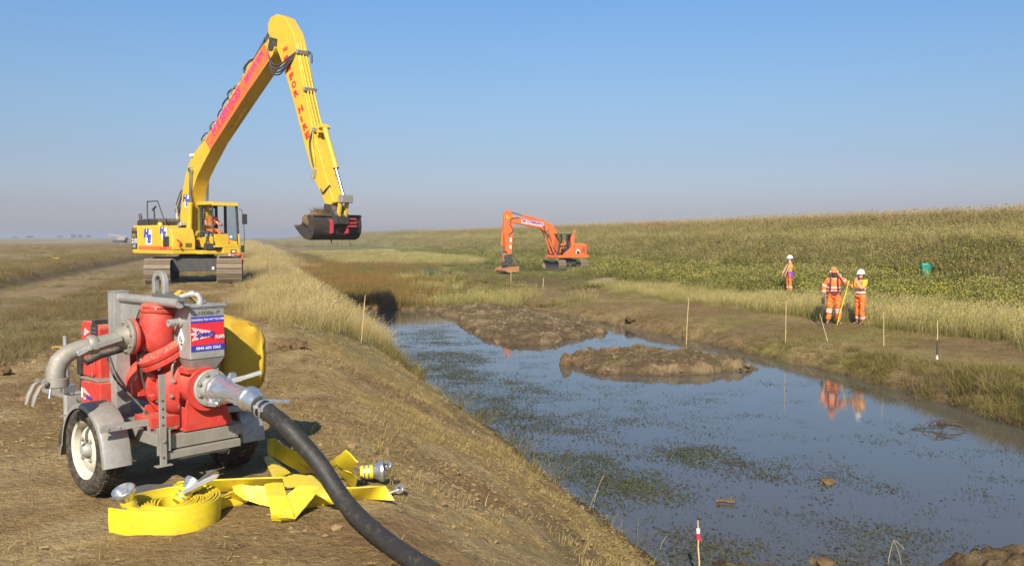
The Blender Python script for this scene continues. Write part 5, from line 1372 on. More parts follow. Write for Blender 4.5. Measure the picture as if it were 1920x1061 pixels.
# boom
back = [(-.42, 1.5), (-.60, 1.85), (-.60, 2.5), (-.40, 3.3), (-.12, 3.95), (.12, 4.32), (.45, 4.62), (.90, 4.88), (1.41, 5.15), (3.2, 6.46), (5.30, 7.90), (5.62, 8.02)]
low = [(5.98, 7.72), (5.86, 7.50), (4.08, 6.34), (2.01, 4.96), (1.62, 4.62), (1.15, 4.22), (.74, 3.84), (.40, 3.36), (.22, 2.9), (.10, 2.3), (.05, 1.8), (.0, 1.5)]
BW = .31; BL = -.21
b = MB(); b.prism(back + low, BL, BW); boom = b.build('boom', M_YEL, exc)
b = MB(); b.lathe([(.16, -.34), (.16, .34)], (-.02, 1.72, 0), (1, 0, 0), 16); b.v = [(x, y + 0, z) for x, y, z in b.v]
b = MB()
for x in (-.33, .33): b.prism([(-.35, 1.15), (.45, 1.15), (.22, 1.95), (-.12, 1.95)], x - .03, x + .03)
b.lathe([(.13, -.40), (.13, .40)], (0, .03, 1.75), (1, 0, 0), 18); b.build('boom_foot', M_YEL, exc, .01)
# banner on the side
u = Vector((0, 5.30 - 1.41, 7.87 - 5.15)).normalized(); v_ = Vector((0, -u.z, u.y))
XB = BW + .003
bn = panel(boom, 'banner', M_DECAL, [(XB, 1.36, 5.08), (XB, 1.72, 4.72), (XB, 5.74, 7.47), (XB, 5.36, 7.92)])
def on_boom(R_, Z_): return (XB + .003, R_, Z_)
lettering('H E SERVICES', M_MAG, bn, on_boom(1.98, 5.18), u, v_, 2.35, .31, bold=.035, shear=.15)
lettering('World Leaders in Digger Hire', M_REDP, bn, on_boom(2.00, 5.06), u, v_, 2.25, .13, bold=.015)
lettering('....', M_MAG, bn, on_boom(1.72, 4.92), u, v_, .25, .035, bold=.04); lettering('.....', M_MAG, bn, on_boom(3.98, 6.56), u, v_, .30, .035, bold=.04)
lettering('0800 975 9979', M_MAG, bn, on_boom(4.20, 6.74), u, v_, 1.42, .22, bold=.04)
he_logo(boom, -.38, 3.0, .42, BW + .003)
# rams
for x in (-.28, .38): cyl(exc, (x, .16, 1.14), (x, .42, 4.08), .098, .60, 'boom_cylinder', M_YEL)
b = MB(); b.lathe([(.07, -.38), (.07, .46)], (0, .42, 4.08), (1, 0, 0), 14); b.build('pin', M_STEEL, boom)
cyl(exc, (0, 2.95, 6.55), (0, 5.42, 8.56), .10, .52, 'arm_cylinder', M_YEL, M_CHROME)
b = MB(); b.box((0, 3.0, 6.45), (.25, .5, .35), rx=.62); b.build('cylinder_bracket', M_YEL, boom, .01)
b = MB(); b.lathe([(.05, -.06), (.09, 0), (.05, .06)], (.27, .42, 4.62), (0, 0, 1), 12); b.box((.30, .40, 4.62), (.14, .20, .10)); b.build('boom_lamp', M_CONC, boom, .01)
# pipework on the boom back and the damper pipe under it
for dx, dz in ((.14, .07), (.05, .10), (-.06, .08), (-.15, .06)):
    pp = [(dx, -.66, 2.1), (dx, -.66, 2.9), (dx, -.36, 3.75), (dx, .02, 4.35), (dx, .80, 4.92)] + [(dx, lerp(1.3, 5.1, k / 5) - v_.y * 0, lerp(5.15, 7.82, k / 5) + dz) for k in range(6)]
    pipe(boom, pp, .026, M_STEEL if dx > 0 else M_HOSEX, 'hydraulic_pipe')
for k in range(6):
    R_ = lerp(1.1, 4.9, k / 5); b = MB(); b.box((0, R_, lerp(5.0, 7.66, k / 5) + .06), (.44, .07, .10), rx=.61); b.build('pipe_clamp', M_STEEL, boom, .005)
pipe(boom, [(.10, 2.75, 6.3), (.1, 2.62, 6.62), (.1, 2.9, 6.75), (.1, 3.2, 6.75)], .03, M_HOSEX)
pipe(boom, [(.12, 3.9, 7.1), (.12, 3.75, 7.35), (.12, 4.1, 7.55), (.12, 4.4, 7.6)], .03, M_HOSEX)
for k in range(7):
    a = lerp(1.0, 4.6, k / 7 + .03); z = lerp(4.98, 7.45, k / 7 + .03); q_ = .10 + .09 * ((k * 37) % 5) / 4; x_ = .16 - .05 * (k % 3)
    pipe(boom, [(x_, a - .22, z - .10), (x_ + .04, a - .20, z + q_ + .02), (x_ + .03, a + .12, z + q_ + .22), (x_, a + .30, z + .24)], .022 + .006 * (k % 2), (M_HOSEX, M_STEEL)[k % 3 == 1])
    b = MB(); b.box((x_ - .02, a + .1, z + .13), (.14, .16, .12), rx=.61); b.box((x_ + .05, a - .08, z + .06), (.05, .22, .08), rx=.75); b.build('hose_bracket', (M_FITTING, M_DARK, M_YEL)[k % 3], boom, .008)
for k in range(4):
    pipe(exc, [(.34 - .03 * k, .15 + .1 * k, 1.5 + .1 * k), (.40, -.35 - .06 * k, 1.85), (.36, -.72 - .05 * k, 2.3 + .1 * k), (.28, -.66, 2.9 + .12 * k), (.24, -.42, 3.4)], .024, (M_HOSEX, M_FITTING)[k == 2])
    b = MB(); b.tube([(.36, -.70 - .04 * k, 2.3 + .13 * k), (.35, -.70 - .03 * k, 2.42 + .13 * k)], .04, 8); b.build('fitting', M_FITTING, exc)
b = MB(); b.box((.36, -.45, 2.08), (.22, .30, .16), rx=.3); b.box((.38, -.2, 2.12), (.14, .18, .12)); b.build('valve_block', M_FITTING, exc, .02)
pipe(exc, [(.30, .0, 1.7), (.30, -.45, 2.0), (.26, -.72, 2.4), (.2, -.66, 2.9)], .03, M_HOSEX)
pipe(exc, [(.44, -.1, 1.6), (.42, -.55, 1.9), (.34, -.80, 2.3), (.2, -.70, 2.8)], .03, M_HOSEX)
b = MB(); p = Vector((0, 2.72, 5.38)); q = Vector((0, 3.72, 6.08)); b.tube([p, q], .055, 12); b.box(p + Vector((0, .02, .06)), (.20, .12, .14), rx=.61); b.box(q + Vector((0, -.02, .06)), (.20, .12, .14), rx=.61); b.build('ram_pipe', M_YEL, boom, .004)
# stick
SW = .20
stk = [(5.62, 8.02), (5.42, 8.28), (5.42, 8.58), (5.58, 8.76), (5.96, 8.80), (6.40, 8.62), (6.85, 8.10), (7.05, 7.62), (7.50, 6.05), (7.98, 4.72), (8.42, 3.75), (8.78, 3.0), (8.92, 2.72), (8.70, 2.50), (8.54, 2.58), (7.95, 3.40), (7.54, 4.25), (6.86, 5.85), (6.24, 7.18), (5.98, 7.60)]
b = MB(); b.prism(stk, -SW, SW); stick = b.build('stick', M_YEL, exc, .02)
b = MB(); b.lathe([(.17, -.33), (.17, .33)], (0, 5.78, 7.80), (1, 0, 0), 20); b.prism([(5.55, 7.62), (5.9, 7.62), (5.98, 8.0), (5.66, 8.1)], -.31, .31); b.build('stick_pivot', M_DARK, stick, .01)
sd = Vector((0, 7.55 - 6.40, 4.75 - 7.40)).normalized(); sr = Vector((0, -sd.z, sd.y)); su = -sd
XK = SW + .003
def stack(ch, R_, Z_, w, h, mm=M_REDP):
    lettering(ch, mm, stick, (XK, R_, Z_), sr, su, w, h, bold=.06)
stack('No', 6.34, 7.50, .26, .17)
stack('1', 6.52, 6.86, .26, .52)
cc = Vector((0, 6.69, 6.57))
for k, ch in enumerate('FOR'):
    stack(ch, cc.y, cc.z, .25, .22); cc = cc + sd * .30
cc = cc + sd * .29
for k, ch in enumerate('HIRE'):
    stack(ch, cc.y, cc.z, .27 if ch != 'I' else .09, .22); cc = cc + sd * .30
# stick pipes, clamps and hoses
for dx, off in ((.12, .05), (.02, .07), (-.10, .06)):
    pipe(stick, [(dx, 6.95 + off, 7.75), (dx, 7.28 + off, 6.75), (dx, 7.66 + off, 5.65), (dx, 8.0 + off, 4.76)], .024, M_YEL, 'hydraulic_pipe')
for R_, Z_ in ((7.10, 7.45), (7.46, 6.25), (7.92, 4.95)):
    b = MB(); b.box((.03, R_ + .05, Z_), (.46, .12, .12), rx=-.42); b.build('pipe_clamp', M_FITTING, stick, .008)
for k, (a, z) in enumerate(((0, 0), (.08, -.12), (-.06, -.22), (.04, -.30))):
    pipe(exc, [(.27 - k * .03, 5.5 + a * .3, 7.75 - k * .06), (.34, 5.80, 7.28 + z), (.33, 6.25, 7.12 + z), (.28, 6.75, 7.30 + z * .6), (.16, 7.06, 7.48)], .026, M_HOSEX)
pipe(exc, [(.28, 5.3, 7.85), (.31, 5.42, 8.1), (.28, 5.5, 7.9), (.30, 5.62, 7.55)], .03, M_HOSEX)
pipe(exc, [(-.1, 7.12, 7.5), (-.16, 7.32, 7.4), (-.15, 7.36, 7.1)], .03, M_HOSEX)
pipe(stick, [(.23, 7.92, 4.90), (.25, 7.78, 4.55), (.25, 7.86, 4.1), (.24, 7.98, 3.75)], .025, M_HOSEX); pipe(stick, [(.23, 7.96, 4.90), (.25, 7.92, 4.5), (.25, 8.02, 4.1), (.24, 8.04, 3.72)], .022, M_YEL)
b = MB(); b.box((.23, 8.00, 3.62), (.10, .14, .26), rx=-.4); b.box((.25, 7.94, 3.48), (.12, .10, .10)); b.build('valve_block', M_FITTING, stick, .01)
pipe(stick, [(.22, 8.30, 3.10), (.24, 8.42, 2.98), (.24, 8.60, 3.08), (.2, 8.75, 3.2)], .022, M_HOSEX)
# bucket ram and linkage
cyl(exc, (0, 8.22, 5.02), (0, 9.20, 2.78), .085, .58, 'bucket_cylinder', M_YEL)
b = MB(); b.lathe([(.06, -.2), (.06, .2)], (0, 8.2, 5.02), (1, 0, 0), 12); b.box((0, 8.08, 4.95), (.3, .2, .22)); b.build('cylinder_bracket', M_YEL, stick, .01)
for x in (-.15, .15):
    b = MB(); b.bar((x, 9.20, 2.78), (x, 8.72, 2.72), .05, .16); b.build('side_link', M_YEL, exc, .01)
    b = MB(); b.bar((x * .8, 9.20, 2.80), (x * .8, 9.02, 2.14), .08, .13); b.build('bucket_link', M_YEL, exc, .01)
b = MB(); b.box((-.02, 9.24, 2.78), (.42, .20, .24)); b.build('link_pin', M_STEEL, exc, .02)
b = MB(); b.prism([(8.50, 2.66), (8.82, 2.62), (9.12, 2.28), (9.10, 2.02), (8.72, 1.92), (8.46, 2.10), (8.40, 2.35)], -.24, .24); hi = b.build('quick_hitch', M_DARK, exc, .02)
b = MB(); b.prism([(8.70, 2.28), (9.0, 2.1), (8.98, 1.74), (8.86, 1.72), (8.72, 2.0)], .24, .32); b.build('hitch_ear', M_HITCH, hi, .01)
b = MB(); b.prism([(8.70, 2.28), (9.0, 2.1), (8.98, 1.74), (8.86, 1.72), (8.72, 2.0)], -.32, -.24); b.build('hitch_ear', M_HITCH, hi, .01)
for z in (2.18, 2.06, 1.96):
    b = MB(); b.box((-.40, 8.98, z), (.34, .14, .06)); b.build('hitch_bar', M_HITCH, hi, .01)
BH = .86
outer = [(8.86, 2.26), (8.90, 2.0), (8.86, 1.75), (8.74, 1.60), (8.56, 1.54), (8.36, 1.58), (8.10, 1.74), (7.86, 1.94)]
inner = [(7.88, 1.97), (8.12, 1.79), (8.37, 1.63), (8.55, 1.595), (8.70, 1.64), (8.81, 1.77), (8.845, 2.0), (8.82, 2.26)]
b = MB(); b.prism(outer + inner, -BH, BH); bk = b.build('bucket', M_BUCKET, exc, .006)
sidep = [(8.86, 2.26), (8.90, 2.0), (8.86, 1.75), (8.74, 1.60), (8.56, 1.54), (8.36, 1.58), (8.10, 1.74), (7.86, 1.94), (8.10, 1.98), (8.36, 2.12), (8.62, 2.30)]
for s_ in (-1, 1):
    b = MB(); b.prism(sidep, s_ * BH - .018, s_ * BH + .018); b.build('side_plate', M_BUCKET, bk, .005)
b = MB(); b.tube([(-BH - .02, 8.85, 2.27), (BH + .02, 8.85, 2.27)], .045, 12); b.build('rim_bar', M_BUCKET, bk)
b = MB(); b.box((0, 7.88, 1.945), (2 * BH + .03, .16, .03), rx=-.7); b.build('cutting_edge', M_BUCKET, bk, .004)
ew = exc.matrix_basis
def ex_w(x, y, z): return Matrix.Translation(EX) @ Matrix.Rotation(ERZ, 4, 'Z') @ Vector((x, y, z))
# mud and weed in the bucket
rr = np.random.default_rng(5); bm = bmesh.new(); bmesh.ops.create_icosphere(bm, subdivisions=3, radius=.5)
for v in bm.verts:
    p = np.array(v.co); k = 1 + .5 * (float(vnoise(np.array([p[0] * 5 + 9]), np.array([p[1] * 5 + p[2] * 4]), 8)[0]) - .5)
    v.co = Vector((p[0] * 1.5 * k, p[1] * .72 * k, p[2] * .62 * k))
me = bpy.data.meshes.new('mud_load'); bm.to_mesh(me); bm.free(); me.shade_smooth(); me.materials.append(M_CLOD)
ml = bpy.data.objects.new('mud_load', me); COL.objects.link(ml); ml.location = ex_w(.28, 8.46, 2.13); ml.rotation_euler = (0, 0, ERZ)
tag(ml, 'lump of wet mud and reeds heaped in the raised black bucket', 'mud')
gb = tuft_mesh('reed_tuft', G_FRINGE, 150, .34, .30, .02, 1.2, (0, 0), 0, 321, .5)
gt = bpy.data.objects.new('reeds', gb); COL.objects.link(gt); gt.parent = ml; gt.location = (.05, 0, .22)
hang = MB(); hang.tube([(0, 8.5, 1.56), (-.02, 8.52, 1.42)], [.03, .008], 6); hang.tube([(-.62, 8.55, 1.56), (-.66, 8.56, 1.45), (-.72, 8.6, 1.36)], .008, 5)
o = hang.build('hanging_root', M_CLOD, bk); o['kind'] = 'stuff'

# ---- orange excavator on the far bank
OC = Vector((4.2, 70.0, 0)); OC.z = gz(OC.x, OC.y) + .04; ORZ = R(117); OZ = OC.z
dz0 = -.78 - 0                                            # survey heights are measured from the near bank: bring them to this ground
org = empty('orange_excavator', OC, ORZ, 'orange crawler excavator reaching down beside the reeds on the far bank', 'excavator')
def Zo(z): return z - OZ
TRO = math.atan2(-math.cos(R(21)), math.sin(R(21))) - PI / 2 - ORZ
for sx in (-.95, .95): crawler(org, sx, 1.25, .38, .66, TRO, .18)
MO = Matrix.Rotation(TRO, 4, 'Z')
b = MB(); b.box((0, 0, .55), (1.3, 1.2, .30)); b.lathe([(.5, .68), (.5, .92)], (0, 0, 0), (0, 0, 1), 28); b.v = [tuple(MO @ Vector(v)) for v in b.v]; b.build('car_body', M_DARK, org, .01)
za = .92
b = MB(); b.prism([(-1.55, za), (1.25, za), (1.25, za + .22), (-1.55, za + .22)], -1.05, 1.0); b.build('deck', M_ORG, org, .03)
b = MB(); pl = [(-1.05, -.75)] + [(-.02 + 1.06 * math.cos(PI + PI * k / 12), -1.15 + .62 * math.sin(PI + PI * k / 12)) for k in range(1, 12)] + [(1.02, -.75)]
b.prism(pl, za + .05, za + 1.05, 'Z'); b.build('counterweight', M_ORG, org, .08)
b = MB(); b.box((0, -.75, za + .66), (2.06, .85, .92)); b.box((.55, .3, za + .55), (.9, 1.5, .7)); eh = b.build('engine_housing', M_ORG, org, .06)
for k in range(5):
    b = MB(); b.box((-1.04, -1.0, za + .45 + k * .09), (.02, .36, .04)); b.build('louvre', M_DARK, eh)
for k in range(2): panel(eh, 'logo_panel', (M_WHITE, M_DARK)[k], [(-1.036 - .003 * k, -.32 - .06 * k, za + .30), (-1.036 - .003 * k, -.72, za + .30), (-1.036 - .003 * k, -.66 + .02 * k, za + .62 - .1 * k), (-1.036 - .003 * k, -.48, za + .70 - .1 * k)])
cx0, cx1, cy0, cy1, cz0_, cz1 = -1.04, -.12, -.18, 1.28, za + .22, za + 1.86
b = MB()
for xa in (cx0 + .04, cx1 - .04):
    b.bar((xa, cy1 - .02, cz0_), (xa, cy1 - .25, cz1 - .06), .07, .07); b.bar((xa, .45, cz0_ + .3), (xa, .45, cz1 - .05), .07, .08)
b.box(((cx0 + cx1) / 2, .5, cz1 - .02), (cx1 - cx0, 1.25, .08)); b.box(((cx0 + cx1) / 2, .42, za + .62), (.44, .44, .3)); b.box(((cx0 + cx1) / 2, .18, za + 1.0), (.42, .12, .6))
oc = b.build('cab_frame', M_DARK, org, .015)
b = MB(); b.prism([(cy0 - .05, cz0_), (cy0 - .05, cz1), (cy0 + .17, cz1), (cy0 + .30, cz1 - .3), (cy0 + .24, cz0_ + .62), (cy0 + .95, cz0_ + .10), (cy0 + .95, cz0_)], cx0 - .01, cx0 + .05); b.prism([(cy0 - .05, cz0_), (cy0 - .05, cz1), (cy0 + .17, cz1), (cy0 + .24, cz0_ + .62), (cy0 + .95, cz0_)], cx1 - .05, cx1); b.box(((cx0 + cx1) / 2, cy0, za + 1.0), (cx1 - cx0, .08, 1.6)); b.build('cab_panel', M_ORG, oc, .02)
for q in ([(cx0 + .02, cy0 + .30, cz0_ + .62), (cx0 + .02, .42, cz0_ + .42), (cx0 + .02, .42, cz1 - .1), (cx0 + .02, cy0 + .28, cz1 - .1)], [(cx0 + .02, .50, cz0_ + .05), (cx0 + .02, cy1 - .06, cz0_ + .05), (cx0 + .02, cy1 - .26, cz1 - .1), (cx0 + .02, .50, cz1 - .1)],
          [(cx0 + .08, cy1 - .03, cz0_ + .1), (cx1 - .08, cy1 - .03, cz0_ + .1), (cx1 - .08, cy1 - .24, cz1 - .1), (cx0 + .08, cy1 - .24, cz1 - .1)]): panel(oc, 'window', M_GLASS, q, .003)
b = MB(); b.lathe([(.03, 0), (.03, .1), (.07, .11), (.075, .22), (.05, .26)], (-.9, -.3, cz1), (0, 0, 1), 12); b.build('beacon', M_DECAL, oc)
# boom and stick in the survey plane
bt = [(.35, .9 + OZ), (.62, 1.25), (.96, 2.28), (1.20, 2.55), (1.60, 2.80), (2.39, 3.02), (4.80, 3.22), (5.05, 3.10)]
bl_ = [(5.02, 2.85), (4.71, 2.76), (2.39, 2.36), (1.86, 2.08), (1.58, 1.75), (1.25, 1.0), (.95, .6)]
b = MB(); b.prism([(y, Zo(z)) for y, z in bt + bl_], -.20, .20); ob = b.build('boom', M_ORG, org, .02)
panel(ob, 'banner', M_PINK, [(-.203, 2.05, Zo(2.80)), (-.203, 4.02, Zo(3.03)), (-.203, 4.02, Zo(2.74)), (-.203, 2.05, Zo(2.45))])
uo = Vector((0, -1.95, -.245)).normalized(); vo = Vector((0, .125, -.99)) * -1
lettering("M O'BRIEN", M_BLUEP, ob, (-.206, 3.92, Zo(2.80)), uo, (0, -.13, .99), 1.78, .21, bold=.05)
cyl(org, (0, 2.05, Zo(2.96)), (0, 4.98, Zo(3.58)), .08, .66, 'arm_cylinder', M_ORG)
for x in (-.27, .27): cyl(org, (x, 1.15, Zo(.45)), (x, 2.1, Zo(2.5)), .075, .55, 'boom_cylinder', M_ORG)
so_ = [(5.42, 3.35), (5.32, 3.62), (5.10, 3.74), (4.90, 3.62), (4.74, 3.45), (4.66, 2.70), (4.74, 1.6), (4.82, .42), (5.04, .36), (5.30, .60), (5.40, 1.6), (5.48, 2.26)]
b = MB(); b.prism([(y, Zo(z)) for y, z in so_], -.16, .16); os_ = b.build('stick', M_ORG, org, .02)
panel(os_, 'sticker', M_YEL, [(-.163, 5.30, Zo(3.05)), (-.163, 5.08, Zo(3.05)), (-.163, 5.08, Zo(3.30)), (-.163, 5.30, Zo(3.30))])
panel(os_, 'sticker', M_WHITE, [(-.163, 4.98, Zo(1.30)), (-.163, 4.84, Zo(1.30)), (-.163, 4.82, Zo(1.62)), (-.163, 4.96, Zo(1.62))])
panel(os_, 'sticker', M_WHITE, [(-.163, 5.0, Zo(.82)), (-.163, 4.86, Zo(.78)), (-.163, 4.86, Zo(1.05)), (-.163, 5.02, Zo(1.05))])
pipe(org, [(-.22, 4.2, Zo(3.14)), (-.24, 4.9, Zo(3.05)), (-.22, 4.95, Zo(2.6)), (-.22, 4.75, Zo(2.2)), (-.2, 5.1, Zo(1.8))], .03, M_HOSEX); pipe(org, [(-.2, 1.6, Zo(2.3)), (-.23, 1.7, Zo(2.1)), (-.23, 1.45, Zo(1.6)), (-.22, 1.3, Zo(.8))], .03, M_HOSEX)
cyl(org, (0, 5.50, Zo(2.15)), (0, 5.62, Zo(.34)), .07, .6, 'bucket_cylinder', M_ORG)
for x in (-.13, .13):
    b = MB(); b.bar((x, 5.62, Zo(.34)), (x, 4.95, Zo(.42)), .04, .10); b.bar((x, 5.62, Zo(.34)), (x, 5.45, Zo(-.25)), .05, .10); b.build('bucket_link', M_RUST, org)
b = MB(); b.prism([(y, Zo(z)) for y, z in [(4.80, .35), (5.1, .35), (5.5, -.2), (5.55, -.52), (4.85, -.48), (4.72, -.1)]], -.2, .2); b.build('quick_hitch', M_DARK, org, .02)
pipe(org, [(-.2, 4.8, Zo(.3)), (-.3, 4.4, Zo(-.15)), (-.3, 4.35, Zo(-.5)), (-.2, 4.8, Zo(-.45))], .03, M_HOSEX)
oo = [(4.75, -.58), (5.3, -.64), (5.62, -.76), (5.66, -.88), (5.55, -.97), (4.78, -.93)]
b = MB(); b.prism([(y, Zo(z)) for y, z in oo], -.95, .95); ok = b.build('bucket', M_RUST, org, .03)
for x in (-.96, .96):
    b = MB(); b.prism([(y, Zo(z)) for y, z in [(4.6, -.52), (5.3, -.58), (5.68, -.73), (5.72, -.90), (5.55, -1.0), (4.62, -.97)]], x - .02, x + .02); b.build('side_plate', M_RUST, ok)
# ------------------------------------------------------------ people
M_SKIN = surf('skin', (.50, .27, .18), .55, dirt=0, var=.06, bmp=.03)
M_HIVIS = surf('orange_hivis', (.90, .17, .025), .75, dirt=.08, dirt_col=(.5, .16, .05), scale=9, var=.1, bmp=.35)
M_HIVISY = surf('orange_yellow_hivis', (.92, .36, .03), .75, dirt=.05, dirt_col=(.6, .25, .05), scale=9, var=.08, bmp=.35)
M_BAND = surf('reflective_tape', (.72, .62, .58), .35, dirt=.05, bmp=0)
M_HAT = surf('white_hat', (.82, .82, .80), .35, dirt=.04, bmp=0)
M_MAROON = surf('maroon_vest', (.12, .015, .02), .7, dirt=.05, bmp=.2)
M_PURPLE = surf('purple_cloth', (.17, .04, .36), .75, dirt=0, bmp=.3)
M_BOOT = surf('muddy_boot', (.05, .042, .035), .8, dirt=.5, scale=12)
M_HAIR = surf('brown_hair', (.06, .04, .025), .7, dirt=0)
M_BEARD = surf('dark_beard', (.05, .03, .02), .8, dirt=0)
M_EYE = surf('eye_dark', (.02, .02, .02), .3, dirt=0, bmp=0)
def skin_mesh(name, verts, edges, rad, m, parent, sub=1, root=0, folds=0.0):
    me = bpy.data.meshes.new(name); me.from_pydata([tuple(v) for v in verts], edges, []); me.update()
    o = bpy.data.objects.new(name, me); COL.objects.link(o)
    sk = o.modifiers.new('skin', 'SKIN'); sk.use_smooth_shade = True; sk.branch_smoothing = .3
    if not me.skin_vertices: 
        bpy.context.view_layer.objects.active = o
    layer = me.skin_vertices[0] if me.skin_vertices else None
    if layer is None:
        bm = bmesh.new(); bm.from_mesh(me); bm.verts.layers.skin.verify(); bm.to_mesh(me); bm.free(); layer = me.skin_vertices[0]
    for i, r in enumerate(rad):
        layer.data[i].radius = r if isinstance(r, tuple) else (r, r)
        layer.data[i].use_root = (i == root)
    ss = o.modifiers.new('sub', 'SUBSURF'); ss.levels = sub; ss.render_levels = sub
    dg = bpy.context.evaluated_depsgraph_get()
    nm = bpy.data.meshes.new_from_object(o.evaluated_get(dg)); o.modifiers.clear()
    o.data = nm; bpy.data.meshes.remove(me)
    if folds:                                             # creases in the cloth
        nv = len(nm.vertices); co = np.zeros(nv * 3); no = np.zeros(nv * 3); nm.vertices.foreach_get('co', co); nm.vertices.foreach_get('normal', no)
        co = co.reshape(-1, 3); no = no.reshape(-1, 3)
        k_ = 1 - 2 * np.abs(fbm(co[:, 0] * 1.2 + co[:, 1] + 5, co[:, 2] * 1.7 + co[:, 1] * .6, 6.0, 3, 77) - .5)
        co = co + no * ((k_ - .75) * folds)[:, None]; nm.vertices.foreach_set('co', co.ravel()); nm.update()
    nm.name = name; nm.materials.clear(); nm.materials.append(m); nm.shade_smooth()
    o.parent = parent
    return o
def ring(parent, c, d, ra, rb, w, name='reflective_band', m=None):
    """elliptical band round a limb or the trunk"""
    M = rot_to(d); n = 20; V = []; c = Vector(c)
    for h, k in ((-w / 2, 1.0), (-w / 2, 1.04), (w / 2, 1.04), (w / 2, 1.0)):
        for i in range(n):
            th = 2 * PI * i / n; V.append(c + M @ Vector((ra * k * math.cos(th), rb * k * math.sin(th), h)))
    F = [(a * n + i, a * n + (i + 1) % n, (a + 1) * n + (i + 1) % n, (a + 1) * n + i) for a in range(3) for i in range(n)]
    b = MB(); b.add(V, F); return b.build(name, m or M_BAND, parent, ang=60)
def person(loc, rz, label, H=1.76, arms=None, legs=None, head_tilt=0.0, top=M_HIVIS, legm=M_HIVIS, sleeve='long', hat=M_HAT, bands=True, bulk=1.0, beard=False, vest=None, seated=False, turn=0.0, nape=False):
    p = empty('person', loc, rz, label, 'person', None)
    k = H / 1.76
    A = arms or {}
    def S_(v): return Vector(v) * k
    LA = dict(sh=(.185, .01, 1.42), el=(.235, .03, 1.14), wr=(.24, -.05, .90)); LA.update(A.get('l', {}))
    RA = dict(sh=(-.185, .01, 1.42), el=(-.235, .03, 1.14), wr=(-.24, -.05, .90)); RA.update(A.get('r', {}))
    LL = dict(hip=(.095, 0, .93), kn=(.11, -.02, .50), an=(.12, .02, .09), toe=(.14, -.15, .035)); LL.update((legs or {}).get('l', {}))
    RL = dict(hip=(-.095, 0, .93), kn=(-.11, -.02, .50), an=(-.12, .02, .09), toe=(-.14, -.15, .035)); RL.update((legs or {}).get('r', {}))
    # one continuous body with face, hands and five fingers on each hand
    V = []; E = []; Rr = []
    def v(pt, r, par=None):
        V.append(S_(pt)); Rr.append(tuple(x * k for x in r) if isinstance(r, tuple) else r * k)
        if par is not None: E.append((par, len(V) - 1))
        return len(V) - 1
    ct, sn = math.cos(turn), math.sin(turn)
    def hd(x, y, z): return (x * ct - y * sn, x * sn + y * ct - head_tilt * (z - 1.5), z)
    pel = v((0, 0, .96), (.14, .10)); sp = v((0, 0, 1.12), (.125, .095), pel); ch = v((0, .01, 1.32), (.15, .105), sp)
    nk = v((0, .015, 1.47), (.058, .06), ch); jaw = v(hd(0, -.015, 1.56), (.066, .078), nk); hc = v(hd(0, .0, 1.645), (.078, .095), jaw); ht = v(hd(0, .01, 1.73), (.055, .065), hc)
    v(hd(0, -.105, 1.612), (.012, .016), v(hd(0, -.07, 1.632), (.02, .02), hc))          # nose
    for s in (-1, 1): v(hd(s * .088, .01, 1.628), (.010, .024), hc)                       # ears
    for s, AR, LG in ((1, LA, LL), (-1, RA, RL)):
        sh = v(AR['sh'], .062, ch); el = v(AR['el'], .043, sh); wr = v(AR['wr'], .030, el)
        d = (Vector(AR['wr']) - Vector(AR['el'])).normalized()
        d = Vector(AR.get('hand', d)).normalized()
        sd = d.cross(Vector((0, 1, 0)) if abs(d.y) < .8 else Vector((1, 0, 0))).normalized()
        fw = sd.cross(d)
        W = Vector(AR['wr']); pm = v(W + d * .06, (.036, .018), wr)
        for j, L in enumerate((.075, .085, .08, .062)):
            b0 = W + d * .095 + sd * (-.030 + .020 * j); f1 = v(b0, .0095, pm); f2 = v(b0 + d * L * .5 + fw * .012, .0085, f1); v(b0 + d * L * .85 + fw * .04, .007, f2)
        t1 = v(W + d * .045 - sd * .045, .011, pm); v(W + d * .085 - sd * .060 + fw * .02, .009, t1)
        hp = v(LG['hip'], .085, pel); kn = v(LG['kn'], .058, hp); an = v(LG['an'], .040, kn); v(LG['toe'], .032, an)
    body = skin_mesh('body', V, E, Rr, M_SKIN, p)
    for s in (-1, 1):
        b = MB(); b.lathe([(.0, -.004), (.010 * k, 0), (.0, .006)], S_(hd(s * .032, -.083, 1.648)), (0, -1, 0), 8); b.build('eye', M_EYE, body)
    b = MB(); b.lathe([(.0, -.003), (.018 * k, 0), (.0, .004)], S_(hd(0, -.083, 1.565)), (0, -1, 0), 8); b.v = [(x, y, S_(hd(0, 0, 1.565)).z + (z - S_(hd(0, 0, 1.565)).z) * .35) for x, y, z in b.v]; b.build('mouth', M_MAROON, body)
    # hair and hat
    M_ = Matrix.Rotation(turn, 3, 'Z')
    if nape or beard:
        b = MB(); c = S_(hd(0, -.04 if beard else .05, 1.54 if beard else 1.60)); b.lathe([(.0, -.06 * k), (.055 * k, -.045 * k), (.078 * k, 0), (.07 * k, .045 * k), (0, .06 * k)], c, (0, 0, 1), 16); b.build('beard' if beard else 'hair', M_BEARD if beard else M_HAIR, p)
    if hat is not None:
        c = S_(hd(0, .005, 1.665)); V = []; F = []; n = 24; pr = [(1.10, -.018), (1.06, .0), (1.0, .03), (.92, .07), (.72, .105), (.40, .128), (.0, .134)]
        b = MB()
        for r_, h in pr:
            for i in range(n):
                th = 2 * PI * i / n; x = .104 * r_ * math.cos(th); y = .128 * r_ * math.sin(th)
                if h < -.01 and math.sin(th) < 0: y -= .055 * (-math.sin(th)) ** 2
                rib = .006 * max(0, 1 - abs(x) / .02) if h > .05 else 0
                V.append(c + M_ @ (Vector((x, y, h + rib)) * k))
        for a in range(len(pr) - 1):
            for i in range(n): F.append((a * n + i, a * n + (i + 1) % n, (a + 1) * n + (i + 1) % n, (a + 1) * n + i))
        F.append(tuple(range(n))[::-1])
        b.add(V, F); b.build('hard_hat', hat, p, ang=60)
